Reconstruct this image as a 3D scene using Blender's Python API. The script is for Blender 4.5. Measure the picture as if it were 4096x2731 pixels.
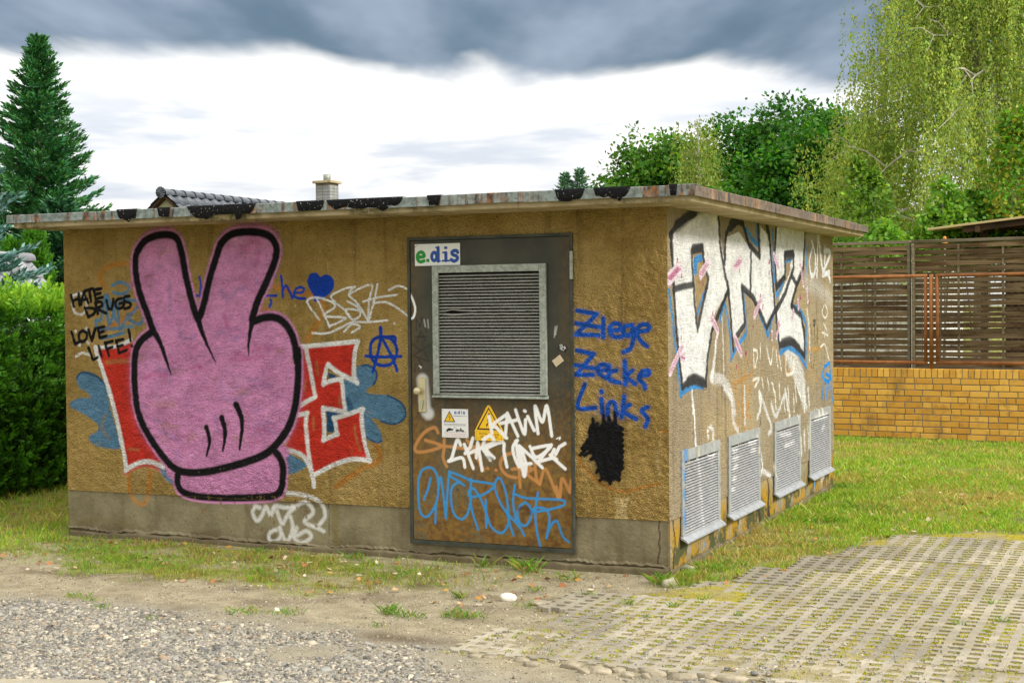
import bpy, math, random
import numpy as np
from mathutils import Vector, Matrix
R = math.radians
random.seed(7); rng = np.random.default_rng(11)
for o in list(bpy.data.objects): bpy.data.objects.remove(o)
sc = bpy.context.scene
COL = sc.collection

# ------------------------------------------------------------------ camera
cam_d = bpy.data.cameras.new('camera'); cam = bpy.data.objects.new('camera', cam_d); COL.objects.link(cam)
cam_d.sensor_width = 36.0; cam_d.lens = 36.0 * 5896.255 / 4096.0
cam_d.clip_start = 0.1; cam_d.clip_end = 3000
PITCH, ROLL, YAW = -0.0232, -0.0104, -0.4227
cam.location = (2.9417, -8.9618, 1.7256)
cam.matrix_world = Matrix.Translation(cam.location) @ Matrix.Rotation(-YAW, 4, 'Z') @ Matrix.Rotation(math.pi/2 + PITCH, 4, 'X') @ Matrix.Rotation(ROLL, 4, 'Z')
sc.camera = cam
sc.render.resolution_x = 1024; sc.render.resolution_y = 682

# ------------------------------------------------------------------ node helper
def nd(nt, t, ins=None, **props):
    n = nt.nodes.new('ShaderNode' + t)
    for k, v in props.items(): setattr(n, k, v)
    for k, v in (ins or {}).items():
        s = n.inputs[k]
        if isinstance(v, bpy.types.NodeSocket): nt.links.new(v, s)
        elif isinstance(v, bpy.types.Node): nt.links.new(v.outputs[0], s)
        else:
            if hasattr(s.default_value, '__len__') and len(s.default_value) == 4 and len(v) == 3: v = (*v, 1)
            s.default_value = v
    return n
def mth(nt, op, a, b=None, c=None, clamp=False):
    i = {0: a}
    if b is not None: i[1] = b
    if c is not None: i[2] = c
    return nd(nt, 'Math', i, operation=op, use_clamp=clamp).outputs[0]
def mixc(nt, f, a, b, bt='MIX'):
    n = nd(nt, 'Mix', None, data_type='RGBA', blend_type=bt)
    for k, v in ((0, f), (6, a), (7, b)):
        s = n.inputs[k]
        if isinstance(v, bpy.types.NodeSocket): nt.links.new(v, s)
        else: s.default_value = (*v, 1) if hasattr(v, '__len__') and len(v) == 3 else v
    return n.outputs[2]
def ramp(nt, x, lo, hi, a=0.0, b=1.0):
    return nd(nt, 'MapRange', {0: x, 1: lo, 2: hi, 3: a, 4: b}, clamp=True, interpolation_type='SMOOTHSTEP').outputs[0]
def noise(nt, vec, scale, detail=3, rough=.55, dist=0.0):
    return nd(nt, 'TexNoise', {'Vector': vec, 'Scale': scale, 'Detail': detail, 'Roughness': rough, 'Distortion': dist}).outputs[0]
def vmul(nt, v, s):
    return nd(nt, 'VectorMath', {0: v, 1: s}, operation='MULTIPLY').outputs[0]

# ------------------------------------------------------------------ sky, sun, exposure
SUN = Vector((0.86, -0.10, 0.62)).normalized()
w = bpy.data.worlds.new('World'); sc.world = w; w.use_nodes = True
nt = w.node_tree; nt.nodes.clear()
tc = nd(nt, 'TexCoord').outputs['Generated']
sp = nd(nt, 'SeparateXYZ', {0: tc})
zz = mth(nt, 'MAXIMUM', mth(nt, 'ADD', sp.outputs[2], .012), .02)
FW = (math.sin(YAW), math.cos(YAW)); RT = (FW[1], -FW[0])
pf = mth(nt, 'DIVIDE', mth(nt, 'ADD', mth(nt, 'MULTIPLY', sp.outputs[0], FW[0]), mth(nt, 'MULTIPLY', sp.outputs[1], FW[1])), zz)
ps = mth(nt, 'DIVIDE', mth(nt, 'ADD', mth(nt, 'MULTIPLY', sp.outputs[0], RT[0]), mth(nt, 'MULTIPLY', sp.outputs[1], RT[1])), zz)
pv = nd(nt, 'CombineXYZ', {0: ps, 1: mth(nt, 'MULTIPLY', pf, .30), 2: 3.7}).outputs[0]
n1 = noise(nt, pv, .9, 5, .5, .2); n2 = noise(nt, pv, 1.9, 4, .5)
edge = mth(nt, 'ADD', mth(nt, 'ADD', 5.95, mth(nt, 'ADD', mth(nt, 'MULTIPLY', mth(nt, 'SUBTRACT', n1, .5), 3.0), mth(nt, 'MULTIPLY', mth(nt, 'SUBTRACT', n2, .5), .8))), mth(nt, 'MULTIPLY', ps, .36))
bank = mth(nt, 'MULTIPLY', ramp(nt, mth(nt, 'SUBTRACT', edge, pf), -.12, .55), ramp(nt, mth(nt, 'ADD', pf, mth(nt, 'MULTIPLY', n1, 1.5)), 2.2, 3.8))
# fine streaks near the horizon, in (azimuth, elevation)
az = mth(nt, 'ARCTAN2', sp.outputs[0], sp.outputs[1])
sv = nd(nt, 'CombineXYZ', {0: mth(nt, 'MULTIPLY', az, 7.0), 1: mth(nt, 'MULTIPLY', sp.outputs[2], 42.0), 2: 1.3}).outputs[0]
n3 = noise(nt, sv, 1.0, 4, .55, .2)
streak = mth(nt, 'MULTIPLY', ramp(nt, n3, .42, .64), ramp(nt, sp.outputs[2], .19, .11))
white = mixc(nt, mth(nt, 'MULTIPLY', n2, .5), (.93, .91, .87), (.76, .765, .77))
c1 = mixc(nt, mth(nt, 'MULTIPLY', streak, .85), white, (.50, .54, .62))
dark = mixc(nt, ramp(nt, n2, .3, .75), (.092, .142, .195), (.27, .32, .40))
c2 = mixc(nt, bank, c1, dark)
b_cloud = nd(nt, 'Background', {0: c2, 1: mth(nt, 'ADD', .90, mth(nt, 'MULTIPLY', mth(nt, 'MAXIMUM', sp.outputs[2], 0.0), 1.0))})   # overcast: brighter toward the zenith
sky = nd(nt, 'TexSky', None, sky_type='NISHITA', sun_disc=False)
sky.sun_elevation = math.asin(SUN.z); sky.sun_rotation = math.atan2(SUN.x, SUN.y)
b_sky = nd(nt, 'Background', {0: sky.outputs[0], 1: 0.1})
mx = nd(nt, 'MixShader', {0: 0.93, 1: b_sky.outputs[0], 2: b_cloud.outputs[0]})
nd(nt, 'OutputWorld', {0: mx.outputs[0]})
sl = bpy.data.lights.new('sun', 'SUN'); sun = bpy.data.objects.new('sun', sl); COL.objects.link(sun)
sl.energy = 2.7; sl.angle = R(12); sl.color = (1.0, .96, .90)
sun.rotation_euler = SUN.to_track_quat('Z', 'Y').to_euler(); sun.location = (8, 0, 12)
vs = sc.view_settings; vs.view_transform = 'Standard'; vs.look = 'None'; vs.exposure = 0.48; vs.gamma = 1.0
sc.render.engine = 'CYCLES'

# ------------------------------------------------------------------ mesh helpers
def mesh(name, V, F, mat=None, parent=None, smooth=False, cols=None, kind=None):
    """V (n,3); F: array (m,3|4) or list of lists; cols {name:(n,4)}"""
    me = bpy.data.meshes.new(name)
    V = np.asarray(V, dtype=np.float32)
    if isinstance(F, np.ndarray):
        k = F.shape[1]; m = F.shape[0]
        me.vertices.add(len(V)); me.vertices.foreach_set('co', V.ravel())
        me.loops.add(m * k); me.loops.foreach_set('vertex_index', F.astype(np.int32).ravel())
        me.polygons.add(m); me.polygons.foreach_set('loop_start', np.arange(0, m * k, k, dtype=np.int32))
        me.polygons.foreach_set('loop_total', np.full(m, k, dtype=np.int32))
        me.update(calc_edges=True)
    else:
        me.from_pydata(V.tolist(), [], F); me.update()
    for cn, c in (cols or {}).items():
        a = me.color_attributes.new(cn, 'FLOAT_COLOR', 'POINT')
        a.data.foreach_set('color', np.asarray(c, dtype=np.float32).ravel())
    if smooth: me.polygons.foreach_set('use_smooth', np.ones(len(me.polygons), dtype=bool))
    me.validate()
    o = bpy.data.objects.new(name, me); COL.objects.link(o)
    if mat: me.materials.append(mat)
    if parent: o.parent = parent
    if kind: o['kind'] = kind
    return o
def empty(name, loc=(0, 0, 0), rz=0):
    o = bpy.data.objects.new(name, None); COL.objects.link(o); o.location = loc; o.rotation_euler = (0, 0, rz); o.empty_display_size = .2
    return o
def tag(o, label, cat, group=None):
    o['label'] = label; o['category'] = cat
    if group: o['group'] = group
    return o
def inst(name, src, parent, loc=(0, 0, 0), rot=(0, 0, 0), scl=(1, 1, 1)):
    o = bpy.data.objects.new(name, src.data if hasattr(src, 'data') else src); COL.objects.link(o)
    o.parent = parent; o.location = loc; o.rotation_euler = rot; o.scale = scl
    return o
BOXF = [[0,1,2,3],[7,6,5,4],[0,4,5,1],[1,5,6,2],[2,6,7,3],[3,7,4,0]]
class MB:
    def __init__(s): s.v = []; s.f = []
    def poly(s, v, f):
        b = len(s.v); s.v += [tuple(p) for p in v]; s.f += [[b + i for i in q] for q in f]; return s
    def box(s, x0, x1, y0, y1, z0, z1, bev=0.0):
        if bev <= 0:
            v = [(x0,y0,z0),(x0,y1,z0),(x1,y1,z0),(x1,y0,z0),(x0,y0,z1),(x0,y1,z1),(x1,y1,z1),(x1,y0,z1)]
            return s.poly(v, BOXF)
        b = bev; v = []; f = []
        # chamfered box: 24 vertices
        for (x, sx) in ((x0, 1), (x1, -1)):
            for (y, sy) in ((y0, 1), (y1, -1)):
                for (z, sz) in ((z0, 1), (z1, -1)):
                    v += [(x, y+sy*b, z+sz*b), (x+sx*b, y, z+sz*b), (x+sx*b, y+sy*b, z)]
        def ix(i, j, k, a): return ((i*2+j)*2+k)*3+a
        f += [[ix(0,0,0,0),ix(0,0,1,0),ix(0,1,1,0),ix(0,1,0,0)],[ix(1,0,0,0),ix(1,1,0,0),ix(1,1,1,0),ix(1,0,1,0)],
              [ix(0,0,0,1),ix(1,0,0,1),ix(1,0,1,1),ix(0,0,1,1)],[ix(0,1,0,1),ix(0,1,1,1),ix(1,1,1,1),ix(1,1,0,1)],
              [ix(0,0,0,2),ix(0,1,0,2),ix(1,1,0,2),ix(1,0,0,2)],[ix(0,0,1,2),ix(1,0,1,2),ix(1,1,1,2),ix(0,1,1,2)]]
        for k in (0, 1):
            for j in (0, 1): f.append([ix(0,j,k,1),ix(1,j,k,1),ix(1,j,k,2),ix(0,j,k,2)])
            for i in (0, 1): f.append([ix(i,0,k,0),ix(i,1,k,0),ix(i,1,k,2),ix(i,0,k,2)])
        for i in (0, 1):
            for j in (0, 1): f.append([ix(i,j,0,0),ix(i,j,1,0),ix(i,j,1,1),ix(i,j,0,1)])
        for i in (0, 1):
            for j in (0, 1):
                for k in (0, 1): f.append([ix(i,j,k,0),ix(i,j,k,1),ix(i,j,k,2)])
        return s.poly(v, f)
    def tube(s, pts, rad, n=8, cap=True):
        pts = [Vector(p) for p in pts]; rings = []
        if not hasattr(rad, '__len__'): rad = [rad] * len(pts)
        for i, p in enumerate(pts):
            d = (pts[min(i+1, len(pts)-1)] - pts[max(i-1, 0)]).normalized()
            a = d.orthogonal().normalized() if i == 0 else (a - d * a.dot(d)).normalized()
            b = d.cross(a)
            rings.append([p + (a*math.cos(t) + b*math.sin(t)) * rad[i] for t in [2*math.pi*k/n for k in range(n)]])
        v = [q for r in rings for q in r]; f = []
        for i in range(len(rings)-1):
            for k in range(n): f.append([i*n+k, i*n+(k+1) % n, (i+1)*n+(k+1) % n, (i+1)*n+k])
        if cap: f += [list(range(n))[::-1], [(len(rings)-1)*n+k for k in range(n)]]
        return s.poly(v, f)
    def prism(s, pts, y0, y1):      # outline in x,z extruded along y
        n = len(pts); v = [(p[0], y0, p[1]) for p in pts] + [(p[0], y1, p[1]) for p in pts]
        f = [list(range(n)), list(range(n, 2*n))[::-1]] + [[i, i+n, (i+1) % n+n, (i+1) % n] for i in range(n)]
        return s.poly(v, f)
    def build(s, name, mat=None, parent=None, smooth=False, recalc=True):
        o = mesh(name, s.v, s.f, mat, parent, smooth)
        if recalc:
            import bmesh
            bm = bmesh.new(); bm.from_mesh(o.data); bmesh.ops.recalc_face_normals(bm, faces=bm.faces); bm.to_mesh(o.data); bm.free()
        return o
def vnoise(x, y, seed=0):
    xi = np.floor(x).astype(np.int64); yi = np.floor(y).astype(np.int64); fx = x - xi; fy = y - yi
    fx = fx*fx*(3-2*fx); fy = fy*fy*(3-2*fy)
    def h(a, b):
        n = (a*374761393 + b*668265263 + seed*2147483647) & 0xffffffff
        n = ((n ^ (n >> 13)) * 1274126177) & 0xffffffff
        return ((n ^ (n >> 16)) & 0xffff) / 65535.0
    return (h(xi, yi)*(1-fx) + h(xi+1, yi)*fx)*(1-fy) + (h(xi, yi+1)*(1-fx) + h(xi+1, yi+1)*fx)*fy
def fbm(x, y, seed=0, o=3):
    r = 0; a = .5; t = 0
    for i in range(o): r = r + a*vnoise(x*2**i, y*2**i, seed+i); t += a; a *= .5
    return r / t

# ------------------------------------------------------------------ sprayed paint
PC = dict(white=(.80,.80,.78), whitespray=(.62,.62,.60), cream=(.80,.78,.68), cream2=(.55,.50,.36), black=(.008,.008,.009), pink=(.66,.27,.50), pinkhalo=(.42,.13,.30), pinkred=(.52,.10,.27),
    lilac=(.34,.20,.44), pinklight=(.72,.36,.60), tagblue2=(.17,.32,.45), redd=(.36,.03,.015), red=(.56,.035,.02), redhalo=(.58,.12,.08), tagblue=(.10,.22,.34), navy=(.02,.075,.17), blue=(.008,.055,.42), blue2=(.012,.09,.46), orange=(.46,.19,.03), tan=(.34,.22,.07), tan2=(.38,.27,.13),
    pale=(.50,.37,.16), splash=(.17,.105,.03), dorange=(.46,.21,.06), dblue=(.03,.235,.52), drust=(.07,.035,.012), graypatch=(.09,.09,.06),
    sblue=(.06,.26,.56), sblue2=(.02,.27,.72), sblue3=(.15,.50,.75), sgray=(.045,.045,.045), sorange=(.50,.27,.08), magenta=(.42,.025,.16), pinkwhite=(.78,.62,.70), crack=(.035,.028,.018), stain=(.16,.12,.03),
    green=(.0,.24,.015), logoblue=(.005,.055,.30), yellow=(.78,.46,.012), ink=(.006,.007,.012), redtext=(.55,.09,.05), paper=(.70,.70,.68), cardboard=(.55,.45,.30), lichen=(.36,.20,.01))
def catmull(P, closed=False, per=6):
    n = len(P)
    if n < 3: return P
    Q = []
    for i in range(n if closed else n-1):
        if closed: a, b, c, d = P[(i-1) % n], P[i], P[(i+1) % n], P[(i+2) % n]
        else: a, b, c, d = P[max(i-1, 0)], P[i], P[i+1], P[min(i+2, n-1)]
        for k in range(per):
            t = k/per
            Q.append(.5*((2*b) + (-a+c)*t + (2*a-5*b+4*c-d)*t*t + (-a+3*b-3*c+d)*t**3))
    if not closed: Q.append(P[-1])
    return np.array(Q)
def paint_eval(ops, U, V, rgb=None, A=None):
    n = len(U)
    if rgb is None: rgb = np.zeros((n, 3)); A = np.zeros(n)
    for kind, col, al, soft, r0, r1, sm, halo, P in ops:
        P = np.array(P, float).reshape(-1, 2)
        if sm: P = catmull(P, kind == 'F')
        m = max(r0, r1) + soft + (.06 if halo else 0)
        lo = P.min(0) - m; hi = P.max(0) + m
        ix = np.nonzero((U > lo[0]) & (U < hi[0]) & (V > lo[1]) & (V < hi[1]))[0]
        if not len(ix): continue
        x = U[ix]; y = V[ix]; best = np.full(len(ix), 1e9)
        k = len(P); ins = np.zeros(len(ix), bool)
        for i in range(k if kind == 'F' else max(k-1, 1)):
            a = P[i]; b = P[(i+1) % k]; d = b-a; L = d@d+1e-12
            t = np.clip(((x-a[0])*d[0] + (y-a[1])*d[1])/L, 0, 1)
            dd = np.hypot(x-a[0]-t*d[0], y-a[1]-t*d[1])
            if kind == 'S': dd = dd - (r0 + (r1-r0)*(i+t)/max(k-1, 1))
            else:
                c = ((a[1] > y) != (b[1] > y)) & (x < (b[0]-a[0])*(y-a[1])/(b[1]-a[1]+1e-12)+a[0]); ins ^= c
            best = np.minimum(best, dd)
        if kind == 'F': best = np.where(ins, -best, best) - r0
        cov = np.clip(.5 - best/max(soft, .002), 0, 1); cov = cov*cov*(3-2*cov)
        if halo: cov = np.maximum(cov, halo*np.exp(-np.maximum(best, 0)/.018))
        cov = cov*al
        c = np.array(PC[col]); a0 = A[ix]; an = cov + a0*(1-cov)
        rgb[ix] = np.where(an[:, None] > 1e-5, (c*cov[:, None] + rgb[ix]*(a0*(1-cov))[:, None])/np.maximum(an, 1e-5)[:, None], rgb[ix])
        A[ix] = an
    return rgb, A
PAINT_FRONT=[
('S','orange',0.62,0.0272,0.0209,0.0209,1,0,[-4.491,1.922,-4.523,1.986,-4.449,2.063,-4.318,2.087,-4.214,2.085]),
('S','orange',0.62,0.0271,0.0209,0.0209,1,0,[-4.354,1.617,-4.261,1.710,-4.169,1.762]),
('S','orange',0.62,0.0272,0.0209,0.0209,1,0,[-4.485,1.586,-4.366,1.638,-4.262,1.669]),
('S','orange',0.62,0.0295,0.0227,0.0227,1,0,[-3.001,1.903,-2.866,1.870,-2.653,1.825,-2.542,1.758,-2.590,1.646,-2.691,1.510]),
('S','orange',0.62,0.0299,0.023,0.023,1,0,[-3.112,1.753,-3.044,1.729,-2.984,1.700]),
('S','orange',0.62,0.0291,0.0224,0.0224,1,0,[-2.137,.787,-2.111,.677,-2.255,.605,-2.464,.473]),
('S','orange',0.62,0.0272,0.0209,0.0209,1,0,[-4.279,.511,-4.269,.344,-4.199,.274,-4.121,.308,-4.079,.519]),
('S','orange',0.55,0.0181,0.0104,0.0104,1,0,[-.611,.719,-.556,.649,-.459,.568,-.309,.529,-.172,.564,-.071,.590]),
('S','orange',0.4,0.0209,0.0105,0.0105,1,0,[-.632,.757,-.611,.706,-.641,.547]),
('S','tagblue',0.75,0.0125,0.0136,0.0136,1,0,[-4.406,1.921,-4.334,1.946,-4.263,1.919,-4.257,1.882,-4.323,1.857,-4.401,1.869]),
('S','tagblue',0.75,0.0126,0.0136,0.0136,1,0,[-4.564,1.618,-4.570,1.660,-4.516,1.670,-4.480,1.849,-4.445,1.628,-4.370,1.785,-4.341,1.596,-4.261,1.710]),
('S','tagblue',0.75,0.0125,0.0135,0.0135,1,0,[-4.262,1.669,-4.130,1.792,-4.113,1.699,-4.159,1.627,-4.268,1.669]),
('S','tagblue',0.75,0.0125,0.0135,0.0135,1,0,[-4.337,1.816,-4.169,1.803]),
('S','tagblue',0.75,0.0126,0.0136,0.0136,1,0,[-4.538,1.597,-4.367,1.596,-4.224,1.611]),
('S','tagblue',0.75,0.0126,0.0136,0.0136,1,0,[-4.513,1.523,-4.394,1.544,-4.303,1.565]),
('S','tagblue',0.75,0.0126,0.0136,0.0136,1,0,[-4.454,1.848,-4.379,1.649]),
('S','white',0.55,0.0148,0.0117,0.0117,1,0,[-4.786,1.853,-4.794,1.789,-4.775,1.725,-4.722,1.703,-4.675,1.724,-4.653,1.788,-4.672,1.841,-4.718,1.868,-4.772,1.853]),
('S','white',0.6,0.0128,0.0149,0.0149,1,0,[-4.772,1.576,-4.768,1.576]),
('S','white',0.6,0.0127,0.0148,0.0148,1,0,[-4.660,1.595,-4.656,1.595]),
('S','white',0.6,0.0127,0.0149,0.0149,1,0,[-4.734,1.470,-4.730,1.470]),
('S','white',0.6,0.0127,0.0148,0.0148,1,0,[-4.653,1.486,-4.649,1.486]),
('S','white',0.55,0.0127,0.0117,0.0117,1,0,[-4.769,1.385,-4.701,1.409,-4.628,1.391]),
('F','tagblue',0.88,0.0233,0,0,1,0,[-4.766,1.208,-4.725,1.251,-4.638,1.249,-4.546,1.210,-4.484,1.148,-4.455,1.011,-4.406,.854,-4.362,.698,-4.452,.682,-4.583,.700,-4.656,.742,-4.648,.776,-4.565,.819,-4.580,.871,-4.685,.933,-4.825,.992,-4.828,1.028,-4.736,1.065,-4.635,1.066,-4.655,1.103,-4.741,1.144]),
('S','navy',0.8,0.0148,0.0085,0.0085,1,0,[-4.766,1.213,-4.725,1.256,-4.638,1.254,-4.546,1.215,-4.484,1.153]),
('S','tan',0.5,0.019,0.0127,0.0127,1,0,[-4.499,.936,-4.527,.841,-4.463,.758]),
('F','red',0.95,0.0126,0,0,0,0,[-4.568,1.444,-4.409,1.449,-4.201,1.491,-4.178,1.329,-4.197,1.016,-4.136,.850,-4.037,.707,-3.975,.605,-4.065,.571,-4.154,.599,-4.284,.553,-4.321,.657,-4.357,.824,-4.406,.991,-4.455,1.148,-4.517,1.337]),
('S','tan',0.55,0.0273,0.0168,0.0168,1,0,[-4.477,1.337,-4.385,1.348,-4.268,1.349]),
('S','tan',0.5,0.0147,0.0105,0.0105,1,0,[-4.282,.684,-4.191,.682]),
('S','white',0.8,0.0147,0.0147,0.0147,1,0,[-4.581,1.449,-4.462,1.455,-4.357,1.465,-4.239,1.512]),
('S','white',0.95,0.0126,0.0179,0.0179,1,0,[-4.581,1.454,-4.562,1.389,-4.518,1.284,-4.468,1.158,-4.425,1.033,-4.382,.886,-4.346,.740,-4.322,.636,-4.308,.521]),
('S','redhalo',0.7,0.0146,0.0167,0.0167,1,0,[-4.318,.499,-4.259,.531,-4.155,.563,-4.052,.561,-3.989,.532]),
('S','white',0.95,0.0125,0.0177,0.0177,1,0,[-4.314,.518,-4.258,.554,-4.154,.591,-4.052,.590,-3.963,.554]),
('F','tagblue',0.9,0.0145,0,0,0,0,[-4.014,.557,-3.938,.534,-3.851,.506,-3.865,.423,-3.940,.462]),
('F','tagblue',0.9,0.0156,0,0,1,0,[-2.280,1.318,-2.199,1.332,-2.140,1.299,-2.128,1.244,-2.157,1.197,-2.211,1.154,-2.170,1.132,-2.044,1.123,-1.944,1.080,-1.899,1.015,-1.921,.957,-1.996,.926,-2.097,.949,-2.170,.965,-2.129,.910,-2.096,.855,-2.091,.800,-2.137,.794,-2.203,.819,-2.225,.885,-2.249,1.013,-2.378,.994,-2.403,1.218,-2.310,1.214]),
('S','navy',0.85,0.01,0.0078,0.0078,1,0,[-2.244,1.326,-2.193,1.332,-2.136,1.297,-2.127,1.244,-2.150,1.199]),
('S','navy',0.85,0.01,0.0066,0.0066,1,0,[-2.044,1.123,-1.944,1.080,-1.899,1.015,-1.921,.957,-1.996,.926,-2.097,.944]),
('S','navy',0.85,0.01,0.0067,0.0067,1,0,[-2.213,.830,-2.137,.794,-2.094,.805]),
('S','navy',0.7,0.0269,0.0224,0.0224,1,0,[-2.357,1.084,-2.339,1.029]),
('F','red',0.95,0.009,0,0,0,0,[-2.766,1.454,-2.706,1.454,-2.293,1.479,-2.307,1.247,-2.426,1.291,-2.503,1.341,-2.543,1.296,-2.558,1.194,-2.427,1.218,-2.402,1.106,-2.388,1.011,-2.560,1.024,-2.557,.807,-2.458,.844,-2.470,.936,-2.246,1.013,-2.225,.751,-2.200,.672,-2.435,.653,-2.647,.562,-2.725,.668,-2.885,.732,-2.774,.929,-2.772,1.032,-2.743,1.215]),
('S','tan',0.55,0.0159,0.0091,0.0091,1,0,[-2.611,1.352,-2.603,1.261]),
('S','tan',0.55,0.0158,0.009,0.009,1,0,[-2.428,1.106,-2.423,1.049]),
('S','tan',0.55,0.0157,0.009,0.009,1,0,[-2.308,.906,-2.293,.817,-2.266,.739]),
('S','tan',0.55,0.0159,0.0091,0.0091,1,0,[-2.703,1.215,-2.717,1.147]),
('S','tan',0.55,0.0159,0.0091,0.0091,1,0,[-2.647,.955,-2.642,.875]),
('F','navy',0.9,0.009,0,0,0,0,[-2.524,1.279,-2.413,1.241,-2.505,1.234]),
('F','navy',0.9,0.009,0,0,0,0,[-2.534,1.016,-2.378,.996,-2.476,.958,-2.471,.859,-2.534,.858]),
('S','white',0.93,0.0124,0.0158,0.0158,1,0,[-2.745,1.460,-2.699,1.463,-2.501,1.479,-2.270,1.499]),
('S','white',0.93,0.0123,0.0157,0.0157,1,0,[-2.274,1.494,-2.297,1.421,-2.306,1.331,-2.307,1.259,-2.278,1.206]),
('S','white',0.93,0.0124,0.0157,0.0157,1,0,[-2.282,1.214,-2.426,1.274,-2.514,1.336]),
('S','white',0.93,0.0124,0.0158,0.0158,1,0,[-2.516,1.336,-2.537,1.290,-2.558,1.192]),
('S','white',0.93,0.0124,0.0158,0.0158,1,0,[-2.555,1.200,-2.479,1.223,-2.411,1.235]),
('S','white',0.93,0.0124,0.0157,0.0157,1,0,[-2.408,1.235,-2.401,1.173,-2.392,1.084,-2.378,.999]),
('S','white',0.93,0.0124,0.0158,0.0158,1,0,[-2.378,1.001,-2.456,1.013,-2.563,1.027]),
('S','white',0.93,0.0125,0.0159,0.0159,1,0,[-2.563,1.027,-2.559,.957,-2.555,.877,-2.564,.796]),
('S','white',0.93,0.0124,0.0158,0.0158,1,0,[-2.564,.800,-2.504,.824,-2.443,.846]),
('S','white',0.93,0.0124,0.0158,0.0158,1,0,[-2.448,.844,-2.464,.925,-2.476,.958]),
('S','white',0.93,0.0124,0.0157,0.0157,1,0,[-2.476,.956,-2.352,.989,-2.236,1.028]),
('S','white',0.93,0.0123,0.0157,0.0157,1,0,[-2.242,1.021,-2.250,.941,-2.238,.852,-2.221,.763,-2.187,.661]),
('S','white',0.93,0.0124,0.0158,0.0158,1,0,[-2.187,.668,-2.318,.672,-2.435,.644,-2.554,.594,-2.663,.538]),
('S','white',0.93,0.0125,0.0159,0.0159,1,0,[-2.699,1.454,-2.677,1.352,-2.652,1.238,-2.628,1.108]),
('S','white',0.93,0.0125,0.0159,0.0159,1,0,[-2.628,1.103,-2.705,1.067,-2.772,1.030]),
('S','white',0.93,0.0125,0.0159,0.0159,1,0,[-2.696,.988,-2.708,.919,-2.701,.817,-2.685,.681,-2.658,.545]),
('S','white',0.93,0.0125,0.016,0.016,1,0,[-2.773,.972,-2.693,.988]),
('S','white',0.93,0.0126,0.016,0.016,1,0,[-2.892,.722,-2.791,.706,-2.712,.659,-2.658,.545,-2.646,.466]),
('F','tagblue',0.9,0.0139,0,0,1,0,[-2.901,.701,-2.808,.674,-2.710,.623,-2.751,.582,-2.868,.553]),
('S','tan',0.271252,0.0179,0.0114,0.0114,1,0,[-2.205,1.002,-2.183,1.003]),
('S','tagblue2',0.219122,0.0179,0.0055,0.0055,1,0,[-2.208,1.108,-2.215,1.116]),
('S','navy',0.180802,0.0178,0.004,0.004,1,0,[-2.155,1.060,-2.145,1.062]),
('S','tan',0.280928,0.0191,0.0115,0.0115,1,0,[-4.541,.725,-4.578,.710]),
('S','tagblue2',0.415357,0.0191,0.0066,0.0066,1,0,[-4.703,1.204,-4.679,1.192]),
('S','tagblue2',0.425188,0.019,0.0115,0.0115,1,0,[-4.567,.981,-4.568,.981]),
('S','tagblue2',0.289738,0.019,0.0091,0.0091,1,0,[-4.437,.850,-4.459,.835]),
('S','tan',0.382594,0.0191,0.0047,0.0047,1,0,[-4.680,1.114,-4.666,1.104]),
('S','navy',0.279654,0.019,0.0097,0.0097,1,0,[-4.583,1.019,-4.560,1.005]),
('S','tan',0.417803,0.0191,0.0105,0.0105,1,0,[-4.666,1.093,-4.669,1.104]),
('S','tagblue2',0.408517,0.0191,0.0124,0.0124,1,0,[-4.609,1.110,-4.622,1.097]),
('S','tagblue2',0.264983,0.019,0.0066,0.0066,1,0,[-4.529,.798,-4.541,.807]),
('S','navy',0.280378,0.019,0.0069,0.0069,1,0,[-4.568,1.045,-4.573,1.055]),
('S','redd',0.273411,0.0158,0.0074,0.0074,1,0,[-2.451,.760,-2.445,.707]),
('S','redd',0.29075,0.0157,0.005,0.005,1,0,[-2.340,.749,-2.337,.721]),
('S','redd',0.23357,0.0158,0.0097,0.0097,1,0,[-2.469,.650,-2.477,.596]),
('S','redhalo',0.169034,0.0157,0.004,0.004,1,0,[-2.340,.682,-2.336,.637]),
('S','tan',0.231263,0.0157,0.0065,0.0065,1,0,[-2.335,.750,-2.330,.705]),
('S','blue',1,0.008,0.0097,0.0097,1,0,[-2.898,1.968,-2.889,1.888,-2.887,1.817]),
('S','blue',1,0.008,0.0097,0.0097,1,0,[-2.886,1.859,-2.859,1.896,-2.833,1.864,-2.805,1.807]),
('S','blue',1,0.0079,0.0097,0.0097,1,0,[-2.791,1.846,-2.730,1.846,-2.706,1.868,-2.735,1.884,-2.778,1.869,-2.792,1.829,-2.760,1.806,-2.700,1.803]),
('S','blue',1,0.008,0.0097,0.0097,1,0,[-3.029,1.827,-2.941,1.826]),
('S','blue',1,0.008,0.0097,0.0097,1,0,[-2.989,1.795,-2.986,1.774,-2.998,1.749]),
('S','blue',1,0.008,0.0097,0.0097,1,0,[-2.955,1.978,-2.949,1.969]),
('S','blue',1,0.0081,0.0102,0.0102,1,0,[-3.605,1.970,-3.594,1.909,-3.601,1.848]),
('S','blue',1,0.0081,0.0102,0.0102,1,0,[-3.651,1.838,-3.571,1.827]),
('F','blue',1,0.0068,0,0,1,0,[-2.675,1.939,-2.651,1.977,-2.605,1.983,-2.571,1.955,-2.526,1.970,-2.478,1.953,-2.458,1.913,-2.469,1.863,-2.522,1.819,-2.615,1.776,-2.633,1.827,-2.666,1.884]),
('S','blue',1,0.0089,0.0111,0.0111,1,0,[-2.172,1.444,-2.165,1.488,-2.127,1.521,-2.063,1.530,-2.001,1.510,-1.964,1.455,-1.971,1.394,-2.009,1.344,-2.072,1.330,-2.136,1.349,-2.169,1.399,-2.172,1.444]),
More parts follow.
